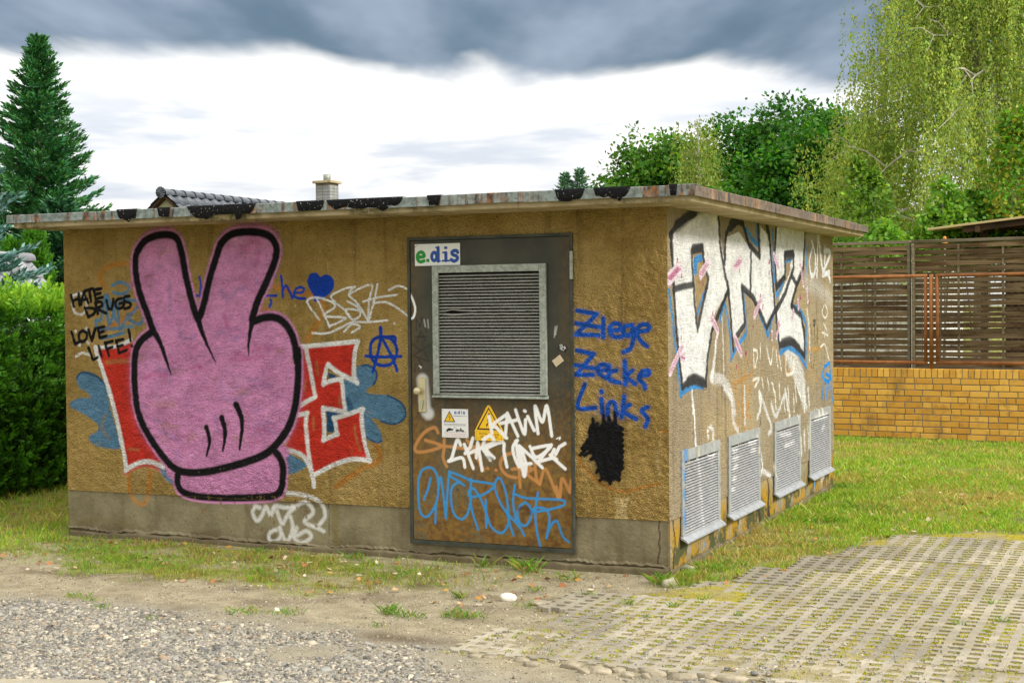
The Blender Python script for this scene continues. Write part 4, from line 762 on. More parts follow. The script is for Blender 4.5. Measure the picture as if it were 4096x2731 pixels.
PAINT_SIDE=[
('S','white',0.6,0.0289,0.0289,0.0289,1,0,[1.110,1.543,1.034,1.343,.961,1.216]),
('S','white',0.5,0.0197,0.0131,0.0131,1,0,[1.221,1.643,1.252,1.438,1.266,1.232]),
('S','white',0.45,0.0427,0.0427,0.0427,1,0,[.943,1.217,1.210,1.194,1.430,1.100,1.541,.946]),
('S','white',0.6,0.0153,0.0138,0.0138,1,0,[.492,1.172,.506,1.094,.520,1.007]),
('S','white',0.85,0.0138,0.0179,0.0179,1,0,[.488,1.178,.541,1.003,.573,.795,.606,.688,.671,.386,.711,.211]),
('S','sorange',0.6,0.0235,0.0168,0.0168,1,0,[1.435,1.297,1.545,1.114,1.580,.943]),
('S','sorange',0.6,0.0239,0.0171,0.0171,1,0,[1.627,1.269,1.741,1.103,1.797,.928]),
('S','sorange',0.6,0.0242,0.0173,0.0173,1,0,[1.909,1.355,1.824,1.207,1.942,1.038,1.898,.921]),
('S','sorange',0.6,0.0244,0.0175,0.0175,1,0,[1.991,1.308,2.070,1.162,1.943,1.071]),
('S','sorange',0.6,0.0239,0.0171,0.0171,1,0,[1.469,1.150,1.743,1.168,1.988,1.199]),
('S','sorange',0.6,0.026,0.0186,0.0186,1,0,[2.742,1.396,2.881,1.275]),
('S','sorange',0.6,0.0268,0.0191,0.0191,1,0,[3.075,1.292,3.121,1.148,3.323,1.211]),
('S','sorange',0.6,0.0286,0.0204,0.0204,1,0,[3.694,1.357,4.080,1.321,4.490,1.321]),
('S','sorange',0.6,0.0281,0.0201,0.0201,1,0,[3.690,1.208,3.964,1.172,3.906,1.074]),
('S','sorange',0.6,0.0289,0.0206,0.0206,1,0,[4.190,1.137,4.246,1.044]),
('S','sorange',0.6,0.0244,0.0198,0.0198,1,0,[1.739,.986,1.805,.791]),
('S','sorange',0.6,0.0241,0.0196,0.0196,1,0,[1.602,1.117,1.667,.925,1.629,.805]),
('S','sorange',0.6,0.0247,0.0201,0.0201,1,0,[1.918,.975,1.880,.910,1.989,.873]),
('S','sorange',0.6,0.0238,0.0194,0.0194,1,0,[1.460,.939,1.525,.813]),
('S','white',0.55,0.0267,0.0208,0.0208,1,0,[1.265,1.136,1.463,1.032,1.493,.890,1.628,.795]),
('S','white',0.55,0.0275,0.0214,0.0214,1,0,[1.813,1.106,1.824,.837]),
('S','white',0.55,0.029,0.0226,0.0226,1,0,[2.258,1.042,2.608,.757,2.525,.703]),
('S','white',0.55,0.0285,0.0222,0.0222,1,0,[2.258,1.042,2.294,.931,2.176,.850]),
('S','white',0.55,0.0301,0.0234,0.0234,1,0,[2.613,.940,2.775,.827,3.079,.974,3.251,.761]),
('S','white',0.55,0.0305,0.0237,0.0237,1,0,[3.080,1.017,3.164,.863]),
('S','white',0.55,0.032,0.0249,0.0249,1,0,[3.722,1.003,3.863,.816]),
('S','white',0.55,0.0324,0.0252,0.0252,1,0,[3.917,.981,3.962,.821]),
('S','white',0.55,0.0317,0.0247,0.0247,1,0,[3.617,.646,3.660,.432]),
('S','white',0.55,0.032,0.0249,0.0249,1,0,[3.761,.623,3.781,.465]),
('S','white',0.55,0.0286,0.0223,0.0223,1,0,[2.247,.606,2.321,.480,2.281,.404]),
('S','white',0.55,0.029,0.0226,0.0226,1,0,[2.320,.430,2.578,.362]),
('S','white',0.55,0.0255,0.0198,0.0198,1,0,[.862,.813,.848,.859,.925,.879,.987,.847,.985,.794]),
('S','white',0.55,0.0337,0.0262,0.0262,1,0,[4.569,.146,4.461,.122]),
('S','cream',0.75,0.0141,0.0123,0.0123,1,0,[2.076,1.382,2.094,1.249]),
('S','cream',0.75,0.0141,0.0124,0.0124,1,0,[2.076,1.382,2.203,1.356,2.136,1.248]),
('S','cream',0.75,0.0143,0.0125,0.0125,1,0,[2.291,1.420,2.288,1.308]),
('S','cream',0.75,0.0146,0.0128,0.0128,1,0,[2.490,1.392,2.599,1.251,2.695,1.375]),
('S','cream',0.75,0.0149,0.013,0.013,1,0,[2.788,1.349,2.832,1.219]),
('S','cream',0.75,0.015,0.0131,0.0131,1,0,[2.881,1.311,2.950,1.191]),
('S','cream',0.75,0.0154,0.0135,0.0135,1,0,[3.124,1.278,3.121,1.148,3.373,1.160,3.376,1.257]),
('S','cream',0.75,0.0141,0.0124,0.0124,1,0,[2.070,1.151,2.241,1.154,2.111,1.094]),
('S','cream',0.75,0.0144,0.0126,0.0126,1,0,[2.328,1.150,2.370,1.069]),
('S','cream',0.75,0.0146,0.0127,0.0127,1,0,[2.506,1.141,2.549,1.048]),
('S','cream',0.75,0.0147,0.0129,0.0129,1,0,[2.642,1.100,2.732,1.015]),
('S','cream',0.75,0.015,0.0131,0.0131,1,0,[2.876,1.077,2.896,.958]),
('S','cream',0.75,0.0153,0.0134,0.0134,1,0,[3.168,1.038,3.214,.903]),
('S','cream',0.75,0.0156,0.0137,0.0137,1,0,[3.422,1.061,3.470,.899]),
('S','cream',0.75,0.0158,0.0138,0.0138,1,0,[3.525,1.006,3.630,.926]),
('S','cream',0.75,0.0143,0.0125,0.0125,1,0,[2.238,1.054,2.278,.895]),
('S','cream',0.75,0.0148,0.013,0.013,1,0,[2.732,1.015,2.776,.884]),
('S','cream',0.75,0.0152,0.0133,0.0133,1,0,[3.018,.975,3.064,.841]),
('S','cream',0.75,0.0155,0.0136,0.0136,1,0,[3.368,.966,3.390,.819]),
('S','cream',0.75,0.016,0.014,0.014,1,0,[3.740,1.057,3.788,.792]),
('F','white',0.5,0.0785,0,0,1,0,[3.027,1.353,3.327,1.356,3.690,1.184,3.821,1.015,3.788,.792,3.629,.902,3.372,1.100]),
('F','white',0.97,0.0124,0,0,0,0,[.087,2.215,.331,2.287,.586,2.343,1.132,2.403,1.234,2.153,1.393,1.859,1.224,1.755,1.006,1.645,.913,1.398,.816,1.213,.526,1.247,.297,1.201,.217,1.420,.163,1.654,.122,1.820,.090,2.068]),
('F','white',0.97,0.014,0,0,0,0,[1.346,2.209,1.691,2.265,2.012,2.147,2.308,2.101,2.314,2.335,2.579,2.268,2.663,1.973,2.749,1.697,2.494,1.556,2.086,1.777,1.768,1.851,1.833,1.572,1.515,1.451,1.412,1.859,1.322,1.992]),
('F','white',0.97,0.0154,0,0,0,0,[2.813,2.358,3.855,2.368,3.792,2.042,3.496,1.901,3.295,1.712,3.647,1.631,3.790,1.305,3.379,1.403,2.908,1.409,2.793,1.569,2.893,1.778,3.344,2.033,2.849,1.918,2.751,2.113]),
('F','tan2',1,0.0093,0,0,0,0,[.547,2.082,.761,2.113,.791,1.981,.874,1.904,.632,1.591,.579,1.842]),
('F','sblue',1,0.0078,0,0,0,0,[.559,1.938,.552,2.034,.644,2.070,.760,2.069,.762,2.030,.642,2.007,.614,1.920]),
('S','sblue',1,0.0094,0.0157,0.0157,1,0,[.634,1.668,.736,1.765,.873,1.854]),
('F','tan2',1,0.0115,0,0,0,0,[3.119,2.076,3.320,2.104,3.268,2.019,3.116,1.933]),
('S','sblue',1,0.0115,0.0134,0.0134,1,0,[3.132,1.981,3.144,2.076,3.320,2.098]),
('S','sblue',1,0.0118,0.0163,0.0163,0,0,[.019,1.820,.074,1.701,.115,1.562,.200,1.327,.256,1.133]),
('S','sblue',1,0.0123,0.0169,0.0169,0,0,[.241,1.148,.492,1.183,.754,1.169]),
('S','sblue',1,0.0133,0.0182,0.0182,0,0,[1.297,1.735,1.386,1.610,1.440,1.485,1.466,1.327]),
('S','sblue',1,0.0136,0.0188,0.0188,0,0,[1.455,1.333,1.631,1.427,1.880,1.507,1.855,1.637,1.807,1.809]),
('S','sblue',1,0.0131,0.018,0.018,0,0,[1.297,1.745,1.166,1.613]),
('S','sblue',1,0.0145,0.02,0.02,0,0,[2.275,1.649,2.426,1.552,2.523,1.476,2.630,1.571,2.739,1.674]),
('S','sblue',1,0.0154,0.0212,0.0212,0,0,[2.853,1.498,2.906,1.327,3.176,1.370,3.559,1.306,3.842,1.177]),
('S','sblue',1,0.0159,0.0219,0.0219,0,0,[3.831,1.190,3.851,1.554,3.701,1.643,3.465,1.706]),
('S','sblue',1,0.014,0.0192,0.0192,0,0,[1.900,2.300,2.035,2.235,2.215,2.182]),
('S','sblue',1,0.0142,0.0195,0.0195,0,0,[2.215,2.187,2.207,2.353]),
('S','sblue',1,0.0161,0.0221,0.0221,0,0,[3.846,1.993,3.918,2.245]),
('S','sblue',1,0.0149,0.0205,0.0205,0,0,[2.700,2.319,2.719,1.974,2.822,1.784,3.051,1.914]),
('S','sgray',0.95,0.0155,0.0233,0.0233,0,0,[.515,2.086,.761,2.126,.808,1.982,.898,1.904,.803,1.785,.631,1.562,.571,1.746,.528,1.976,.515,2.086]),
('S','sgray',0.95,0.0151,0.0226,0.0226,0,0,[.113,1.828,.320,1.850,.548,1.863]),
('S','sgray',0.95,0.0149,0.0224,0.0224,0,0,[.077,2.059,.057,2.177,.177,2.238,.362,2.289,.618,2.345]),
('S','sgray',0.95,0.0148,0.0223,0.0223,0,0,[.087,2.188,.097,2.023,.128,1.830,.167,1.607,.237,1.373,.288,1.192]),
('S','sgray',0.95,0.0154,0.023,0.023,0,0,[.288,1.190,.413,1.223,.558,1.240,.829,1.178]),
('S','sgray',0.95,0.0161,0.0241,0.0241,0,0,[.812,1.184,.860,1.350,.969,1.546,1.113,1.644,1.392,1.833]),
('S','sgray',0.95,0.0164,0.0246,0.0246,0,0,[1.159,2.353,1.197,2.152,1.302,1.950,1.400,1.849]),
('S','sgray',0.95,0.017,0.0255,0.0255,0,0,[1.304,2.033,1.346,2.229,1.461,2.307,1.615,2.351,1.792,2.338,1.971,2.179,2.286,2.095]),
('S','sgray',0.95,0.0178,0.0267,0.0267,0,0,[2.273,2.100,2.250,2.366]),
('S','sgray',0.95,0.0175,0.0262,0.0262,0,0,[2.032,2.115,2.004,1.826]),
('S','sgray',0.95,0.0178,0.0267,0.0267,0,0,[1.760,1.862,2.086,1.782,2.493,1.545,2.758,1.685]),
('S','sgray',0.95,0.0183,0.0275,0.0275,0,0,[2.758,1.674,2.663,1.973,2.589,2.280,2.527,2.334]),
('S','sgray',0.95,0.017,0.0256,0.0256,0,0,[1.768,1.851,1.842,1.583,1.554,1.477]),
('S','sgray',0.95,0.0167,0.025,0.025,0,0,[1.400,1.849,1.451,1.641,1.522,1.399]),
('S','sgray',0.95,0.0187,0.028,0.028,0,0,[2.823,2.382,2.760,2.136,2.800,1.859,3.101,1.956]),
('S','sgray',0.95,0.0191,0.0286,0.0286,0,0,[3.086,2.134,3.398,2.157,3.406,2.034,3.098,1.814,2.786,1.674]),
('S','sgray',0.95,0.0186,0.028,0.028,0,0,[2.787,1.685,2.829,1.510,2.907,1.380]),
('S','sgray',0.95,0.019,0.0285,0.0285,0,0,[3.096,2.134,3.102,1.980]),
('S','sgray',0.95,0.0194,0.0291,0.0291,0,0,[3.317,1.972,3.506,1.895]),
('S','sgray',0.95,0.0197,0.0296,0.0296,0,0,[3.845,2.380,3.766,2.053,3.506,1.889,3.311,1.716]),
('S','sgray',0.95,0.0198,0.0296,0.0296,0,0,[3.311,1.716,3.647,1.631,3.779,1.492,3.784,1.274]),
('S','sgray',0.95,0.0194,0.0291,0.0291,0,0,[3.773,1.280,3.380,1.409,2.932,1.397]),
('S','sgray',0.85,0.0429,0.0399,0.0399,1,0,[.177,2.238,.362,2.289,.652,2.375,.957,2.432]),
('S','sgray',0.9,0.0236,0.0439,0.0439,1,0,[1.460,2.296,1.654,2.358,1.773,2.353]),
('S','sgray',0.9,0.0185,0.0401,0.0401,1,0,[.413,1.219,.558,1.231,.755,1.197]),
('S','sgray',0.9,0.0231,0.0385,0.0385,1,0,[2.980,1.407,3.278,1.420,3.587,1.348]),
('S','sgray',0.85,0.0291,0.0437,0.0437,1,0,[2.514,2.345,2.579,2.268]),
('S','sgray',0.9,0.0124,0.0341,0.0341,1,0,[.547,2.101,.751,2.117]),
('S','sgray',0.9,0.0154,0.0422,0.0422,1,0,[3.096,2.128,3.398,2.145]),
('S','pinkwhite',0.95,0.0074,0.0473,0.0473,1,0,[.020,1.893,.246,1.970]),
('S','magenta',0.9,0.0044,0.0042,0.0042,0,0,[-.014,1.902,.080,1.892]),
('S','magenta',0.9,0.0044,0.0042,0.0042,0,0,[.011,1.911,.105,1.900]),
('S','magenta',0.9,0.0044,0.0042,0.0042,0,0,[.035,1.919,.130,1.909]),
('S','magenta',0.9,0.0044,0.0042,0.0042,0,0,[.060,1.928,.155,1.917]),
('S','magenta',0.9,0.0044,0.0043,0.0043,0,0,[.085,1.936,.180,1.926]),
('S','magenta',0.9,0.0044,0.0043,0.0043,0,0,[.110,1.945,.205,1.935]),
('S','magenta',0.9,0.0045,0.0043,0.0043,0,0,[.135,1.954,.231,1.943]),
('S','magenta',0.9,0.0045,0.0043,0.0043,0,0,[.160,1.962,.256,1.952]),
('S','magenta',0.9,0.0045,0.0043,0.0043,0,0,[.185,1.971,.282,1.961]),
('S','pinkwhite',0.95,0.0079,0.0346,0.0346,1,0,[.713,1.931,.884,2.013]),
('S','magenta',0.9,0.0047,0.0031,0.0031,0,0,[.689,1.940,.762,1.933]),
('S','magenta',0.9,0.0047,0.0031,0.0031,0,0,[.713,1.952,.786,1.945]),
('S','magenta',0.9,0.0047,0.0031,0.0031,0,0,[.737,1.964,.811,1.956]),
('S','magenta',0.9,0.0047,0.0031,0.0031,0,0,[.761,1.975,.835,1.968]),
('S','magenta',0.9,0.0047,0.0031,0.0031,0,0,[.785,1.987,.860,1.980]),
('S','magenta',0.9,0.0047,0.0031,0.0031,0,0,[.810,1.999,.884,1.992]),
('S','magenta',0.9,0.0047,0.0031,0.0031,0,0,[.834,2.010,.909,2.003]),
('S','pinkwhite',0.95,0.0085,0.0424,0.0424,1,0,[1.587,2.003,1.733,2.059]),
('S','magenta',0.9,0.0051,0.0038,0.0038,0,0,[1.553,2.012,1.650,2.004]),
('S','magenta',0.9,0.0051,0.0038,0.0038,0,0,[1.582,2.023,1.679,2.015]),
('S','magenta',0.9,0.0051,0.0038,0.0038,0,0,[1.611,2.035,1.709,2.026]),
('S','magenta',0.9,0.0051,0.0038,0.0038,0,0,[1.640,2.046,1.738,2.038]),
('S','magenta',0.9,0.0051,0.0038,0.0038,0,0,[1.669,2.057,1.768,2.049]),
('S','pinkwhite',0.95,0.0093,0.0297,0.0297,1,0,[2.737,2.124,2.885,2.021]),
('S','magenta',0.9,0.0055,0.003,0.003,0,0,[2.710,2.120,2.785,2.114]),
('S','magenta',0.9,0.0056,0.003,0.003,0,0,[2.731,2.105,2.806,2.100]),
('S','magenta',0.9,0.0056,0.003,0.003,0,0,[2.752,2.090,2.827,2.085]),
('S','magenta',0.9,0.0056,0.003,0.003,0,0,[2.773,2.076,2.848,2.070]),
('S','magenta',0.9,0.0056,0.003,0.003,0,0,[2.794,2.061,2.870,2.055]),
('S','magenta',0.9,0.0056,0.003,0.003,0,0,[2.815,2.046,2.891,2.040]),
('S','magenta',0.9,0.0056,0.003,0.003,0,0,[2.836,2.031,2.912,2.025]),
('S','pinkwhite',0.95,0.0099,0.0258,0.0258,1,0,[3.648,2.076,3.751,1.891]),
('S','magenta',0.9,0.0059,0.0032,0.0032,0,0,[3.618,2.069,3.688,2.064]),
('S','magenta',0.9,0.0059,0.0032,0.0032,0,0,[3.628,2.051,3.698,2.046]),
('S','magenta',0.9,0.0059,0.0032,0.0032,0,0,[3.639,2.032,3.708,2.027]),
('S','magenta',0.9,0.0059,0.0032,0.0032,0,0,[3.649,2.014,3.718,2.009]),
('S','magenta',0.9,0.0059,0.0032,0.0032,0,0,[3.659,1.996,3.729,1.990]),
('S','magenta',0.9,0.006,0.0032,0.0032,0,0,[3.669,1.977,3.739,1.972]),
('S','magenta',0.9,0.006,0.0032,0.0032,0,0,[3.680,1.959,3.749,1.953]),
('S','magenta',0.9,0.006,0.0032,0.0032,0,0,[3.690,1.941,3.760,1.935]),
('S','magenta',0.9,0.006,0.0032,0.0032,0,0,[3.700,1.922,3.770,1.916]),
('S','magenta',0.9,0.006,0.0032,0.0032,0,0,[3.710,1.904,3.781,1.898]),
('S','pinkwhite',0.95,0.0089,0.0319,0.0319,1,0,[2.116,1.639,2.309,1.766]),
('S','magenta',0.9,0.0053,0.0029,0.0029,0,0,[2.089,1.651,2.165,1.642]),
('S','magenta',0.9,0.0053,0.0029,0.0029,0,0,[2.110,1.665,2.186,1.656]),
('S','magenta',0.9,0.0053,0.0029,0.0029,0,0,[2.131,1.679,2.208,1.670]),
('S','magenta',0.9,0.0053,0.0029,0.0029,0,0,[2.152,1.692,2.229,1.684]),
('S','magenta',0.9,0.0053,0.0029,0.0029,0,0,[2.173,1.706,2.250,1.698]),
('S','magenta',0.9,0.0053,0.0029,0.0029,0,0,[2.194,1.721,2.272,1.712]),
('S','magenta',0.9,0.0053,0.0029,0.0029,0,0,[2.216,1.735,2.293,1.726]),
('S','magenta',0.9,0.0053,0.0029,0.0029,0,0,[2.237,1.749,2.315,1.741]),
('S','magenta',0.9,0.0054,0.0029,0.0029,0,0,[2.259,1.763,2.337,1.755]),
('S','pinkwhite',0.95,0.008,0.029,0.029,1,0,[.971,1.636,1.117,1.543]),
('S','magenta',0.9,0.0048,0.0026,0.0026,0,0,[.950,1.633,1.013,1.625]),
('S','magenta',0.9,0.0048,0.0026,0.0026,0,0,[.971,1.620,1.034,1.612]),
('S','magenta',0.9,0.0048,0.0026,0.0026,0,0,[.991,1.607,1.055,1.599]),
('S','magenta',0.9,0.0048,0.0026,0.0026,0,0,[1.012,1.594,1.076,1.585]),
('S','magenta',0.9,0.0048,0.0026,0.0026,0,0,[1.033,1.580,1.097,1.572]),
('S','magenta',0.9,0.0048,0.0026,0.0026,0,0,[1.054,1.567,1.118,1.559]),
('S','magenta',0.9,0.0049,0.0026,0.0026,0,0,[1.075,1.554,1.139,1.545]),
('S','pinkwhite',0.95,0.0085,0.0339,0.0339,1,0,[1.562,1.487,1.728,1.361]),
('S','magenta',0.9,0.0051,0.003,0.003,0,0,[1.533,1.485,1.610,1.475]),
('S','magenta',0.9,0.0051,0.003,0.003,0,0,[1.551,1.471,1.628,1.461]),
('S','magenta',0.9,0.0051,0.003,0.003,0,0,[1.569,1.457,1.647,1.447]),
('S','magenta',0.9,0.0051,0.003,0.003,0,0,[1.587,1.444,1.665,1.433]),
('S','magenta',0.9,0.0051,0.003,0.003,0,0,[1.605,1.430,1.684,1.419]),
('S','magenta',0.9,0.0051,0.0031,0.0031,0,0,[1.624,1.416,1.702,1.405]),
('S','magenta',0.9,0.0051,0.0031,0.0031,0,0,[1.642,1.401,1.721,1.391]),
('S','magenta',0.9,0.0051,0.0031,0.0031,0,0,[1.661,1.387,1.739,1.376]),
('S','magenta',0.9,0.0051,0.0031,0.0031,0,0,[1.679,1.373,1.758,1.362]),
('S','pinkwhite',0.95,0.0074,0.0267,0.0267,1,0,[.035,1.297,.295,1.460]),
('S','magenta',0.9,0.0044,0.0024,0.0024,0,0,[.017,1.307,.070,1.298]),
('S','magenta',0.9,0.0044,0.0024,0.0024,0,0,[.034,1.318,.087,1.309]),
('S','magenta',0.9,0.0044,0.0024,0.0024,0,0,[.051,1.328,.104,1.320]),
('S','magenta',0.9,0.0044,0.0024,0.0024,0,0,[.068,1.339,.121,1.330]),
('S','magenta',0.9,0.0044,0.0024,0.0024,0,0,[.085,1.350,.138,1.341]),
('S','magenta',0.9,0.0044,0.0024,0.0024,0,0,[.102,1.360,.155,1.352]),
('S','magenta',0.9,0.0044,0.0024,0.0024,0,0,[.119,1.371,.173,1.362]),
('S','magenta',0.9,0.0045,0.0024,0.0024,0,0,[.136,1.382,.190,1.373]),
('S','magenta',0.9,0.0045,0.0024,0.0024,0,0,[.153,1.393,.208,1.384]),
('S','magenta',0.9,0.0045,0.0024,0.0024,0,0,[.171,1.404,.225,1.395]),
('S','magenta',0.9,0.0045,0.0024,0.0024,0,0,[.188,1.415,.243,1.406]),
('S','magenta',0.9,0.0045,0.0024,0.0024,0,0,[.206,1.425,.260,1.417]),
('S','magenta',0.9,0.0045,0.0024,0.0024,0,0,[.223,1.436,.278,1.428]),
('S','magenta',0.9,0.0045,0.0024,0.0024,0,0,[.241,1.447,.296,1.439]),
('S','magenta',0.9,0.0045,0.0024,0.0024,0,0,[.258,1.458,.313,1.450]),
('S','pinkwhite',0.95,0.0075,0.0301,0.0301,1,0,[.302,1.389,.323,1.379]),
('S','magenta',0.9,0.0045,0.0027,0.0027,0,0,[.275,1.392,.337,1.382]),
('S','magenta',0.9,0.0045,0.0027,0.0027,0,0,[.282,1.389,.344,1.379]),
('S','magenta',0.9,0.0045,0.0027,0.0027,0,0,[.289,1.385,.351,1.376]),
('S','pinkwhite',0.95,0.0098,0.0256,0.0256,1,0,[3.555,1.761,3.569,1.693]),
('S','magenta',0.9,0.0059,0.0031,0.0031,0,0,[3.523,1.753,3.592,1.746]),
('S','magenta',0.9,0.0059,0.0031,0.0031,0,0,[3.528,1.730,3.596,1.724]),
('S','magenta',0.9,0.0059,0.0031,0.0031,0,0,[3.533,1.708,3.601,1.701]),
('S','pinkwhite',0.95,0.0101,0.0242,0.0242,1,0,[3.898,1.855,3.923,1.754]),
('S','magenta',0.9,0.006,0.0032,0.0032,0,0,[3.867,1.848,3.933,1.842]),
('S','magenta',0.9,0.006,0.0032,0.0032,0,0,[3.872,1.828,3.938,1.822]),
('S','magenta',0.9,0.006,0.0032,0.0032,0,0,[3.877,1.808,3.943,1.802]),
('S','magenta',0.9,0.006,0.0032,0.0032,0,0,[3.882,1.788,3.948,1.782]),
('S','magenta',0.9,0.006,0.0032,0.0032,0,0,[3.887,1.768,3.953,1.761]),
('S','pinkwhite',0.95,0.0097,0.0233,0.0233,1,0,[3.343,1.603,3.386,1.670]),
('S','magenta',0.9,0.0058,0.0031,0.0031,0,0,[3.320,1.618,3.381,1.611]),
('S','magenta',0.9,0.0058,0.0031,0.0031,0,0,[3.334,1.640,3.396,1.633]),
('S','magenta',0.9,0.0058,0.0031,0.0031,0,0,[3.348,1.662,3.410,1.655]),
('S','pinkwhite',0.95,0.0093,0.0224,0.0224,1,0,[2.800,1.459,2.897,1.568]),
('S','magenta',0.9,0.0056,0.003,0.003,0,0,[2.780,1.471,2.836,1.464]),
('S','magenta',0.9,0.0056,0.003,0.003,0,0,[2.796,1.489,2.852,1.482]),
('S','magenta',0.9,0.0056,0.003,0.003,0,0,[2.812,1.507,2.869,1.500]),
('S','magenta',0.9,0.0056,0.003,0.003,0,0,[2.828,1.525,2.885,1.519]),
('S','magenta',0.9,0.0056,0.003,0.003,0,0,[2.844,1.543,2.901,1.537]),
('S','magenta',0.9,0.0056,0.003,0.003,0,0,[2.861,1.562,2.918,1.555]),
('S','pinkwhite',0.95,0.0092,0.0184,0.0184,1,0,[2.652,1.508,2.650,1.445]),
('S','magenta',0.9,0.0055,0.0029,0.0029,0,0,[2.629,1.500,2.675,1.495]),
('S','magenta',0.9,0.0055,0.0029,0.0029,0,0,[2.628,1.479,2.674,1.474]),
('S','magenta',0.9,0.0055,0.0029,0.0029,0,0,[2.628,1.458,2.673,1.453]),
('S','magenta',1,0.0059,0.0089,0.0089,1,0,[.202,2.027,.202,2.010]),
('S','magenta',1,0.006,0.009,0.009,1,0,[.285,1.929,.284,1.912]),
('S','magenta',1,0.0063,0.0095,0.0095,1,0,[.889,2.082,.889,2.064]),
('S','magenta',1,0.0063,0.0094,0.0094,1,0,[.765,1.883,.765,1.865]),
('S','magenta',1,0.0068,0.0102,0.0102,1,0,[1.704,1.987,1.703,1.968]),
('S','magenta',1,0.0073,0.0109,0.0109,1,0,[2.575,2.074,2.574,2.054]),
('S','magenta',1,0.0073,0.0109,0.0109,1,0,[2.572,1.989,2.572,1.968]),
('S','magenta',1,0.0071,0.0107,0.0107,1,0,[2.283,1.805,2.283,1.785]),
('S','magenta',1,0.0072,0.0108,0.0108,1,0,[2.377,1.716,2.377,1.695]),
('S','magenta',1,0.007,0.0105,0.0105,1,0,[2.081,1.563,2.080,1.543]),
('S','magenta',1,0.0064,0.0096,0.0096,1,0,[.997,1.675,.996,1.657]),
('S','magenta',1,0.0065,0.0097,0.0097,1,0,[1.098,1.483,1.097,1.464]),
('S','magenta',1,0.0068,0.0103,0.0103,1,0,[1.749,1.413,1.748,1.394]),
('S','magenta',1,0.0069,0.0103,0.0103,1,0,[1.856,1.367,1.856,1.348]),
('S','magenta',1,0.0068,0.0101,0.0101,1,0,[1.596,1.280,1.595,1.261]),
('S','magenta',1,0.006,0.009,0.009,1,0,[.275,1.521,.274,1.504]),
('S','magenta',1,0.0079,0.0119,0.0119,1,0,[3.641,1.798,3.640,1.776]),
('S','magenta',1,0.0081,0.0122,0.0122,1,0,[3.990,1.767,3.989,1.744]),
('S','magenta',1,0.0075,0.0112,0.0112,1,0,[2.888,1.591,2.888,1.570]),
('S','white',0.85,0.0184,0.0225,0.0225,1,0,[4.103,2.213,3.998,2.096,4.069,1.983,4.212,2.011,4.227,2.153,4.104,2.277]),
('S','white',0.85,0.0188,0.023,0.023,1,0,[4.299,1.974,4.348,2.325,4.451,2.159,4.580,2.018,4.646,2.244]),
('S','white',0.85,0.0192,0.0234,0.0234,1,0,[4.603,2.216,4.869,2.197,4.537,2.004,4.751,2.007,4.844,1.942]),
('S','white',0.85,0.0191,0.0233,0.0233,1,0,[4.537,1.991,4.814,2.022]),
('S','white',0.3,0.1434,0.082,0.082,1,0,[3.937,2.322,4.396,2.353]),
('S','white',0.3,0.1454,0.0831,0.0831,1,0,[3.871,1.918,4.325,1.871,4.871,1.768]),
('S','white',0.5,0.0283,0.0243,0.0243,1,0,[3.893,1.679,3.972,1.489,3.977,1.235]),
('S','cream',0.7,0.0127,0.0106,0.0106,1,0,[4.590,1.715,4.498,1.649,4.618,1.596,4.730,1.648,4.651,1.714]),
('S','cream',0.7,0.0127,0.0106,0.0106,1,0,[4.556,1.544,4.707,1.475]),
('S','cream',0.7,0.0127,0.0106,0.0106,1,0,[4.493,1.466,4.737,1.434]),
('S','cream',0.7,0.0127,0.0106,0.0106,1,0,[4.616,1.529,4.583,1.411]),
('S','cream',0.7,0.0127,0.0106,0.0106,1,0,[4.430,1.336,4.612,1.351,4.732,1.234]),
('S','cream',0.7,0.0128,0.0107,0.0107,1,0,[4.732,1.248,4.793,1.192]),
('S','sgray',0.55,0.0183,0.0122,0.0122,1,0,[4.029,1.538,4.082,1.372]),
('S','sgray',0.55,0.0185,0.0123,0.0123,1,0,[4.173,1.600,4.196,1.369]),
('S','sgray',0.55,0.0186,0.0124,0.0124,1,0,[4.316,1.508,4.284,1.379]),
('S','sgray',0.55,0.0185,0.0123,0.0123,1,0,[4.115,1.575,4.230,1.574,4.200,1.536,4.114,1.537]),
('S','sgray',0.55,0.0183,0.0122,0.0122,1,0,[3.967,1.312,4.076,1.155]),
('S','sgray',0.55,0.0185,0.0123,0.0123,1,0,[4.195,1.304,4.133,1.153]),
('S','sblue2',1,0.0128,0.017,0.017,1,0,[4.576,1.147,4.793,1.178]),
('S','sblue2',1,0.0127,0.017,0.017,1,0,[4.576,1.147,4.513,1.058,4.726,1.008,4.853,1.042,4.635,1.078]),
('S','sblue2',1,0.0129,0.0172,0.0172,1,0,[4.793,1.178,4.883,1.000]),
('S','sblue2',1,0.0126,0.0168,0.0168,1,0,[4.542,1.004,4.478,.862]),
('S','sblue2',1,0.0127,0.017,0.017,1,0,[4.633,.999,4.691,.849]),
('S','sblue2',1,0.0129,0.0173,0.0173,1,0,[4.863,.960,4.923,.808]),
('S','sblue2',1,0.0128,0.0171,0.0171,1,0,[4.757,.993,4.724,.914]),
('S','sblue2',1,0.0084,0.0126,0.0126,1,0,[.768,.093,.762,.059]),
('S','sblue2',1,0.011,0.0165,0.0165,1,0,[4.199,.151,4.145,.066]),
('S','sblue2',1,0.008,0.0161,0.0161,1,0,[.318,.771,.300,.718,.252,.656,.297,.601,.263,.538,.294,.476,.260,.413,.291,.350,.278,.260]),
('F','sblue3',1,0.0061,0,0,0,0,[1.680,.777,1.776,.774,1.768,.729,1.669,.734]),
('S','cream2',0.9,0.0083,0.0165,0.0165,1,0,[.608,.770,.592,.716]),
('S','cream2',0.9,0.0085,0.0171,0.0171,1,0,[.938,.771,.952,.726,1.031,.727]),
('S','cream2',0.9,0.0089,0.0178,0.0178,1,0,[1.456,.763,1.438,.727]),
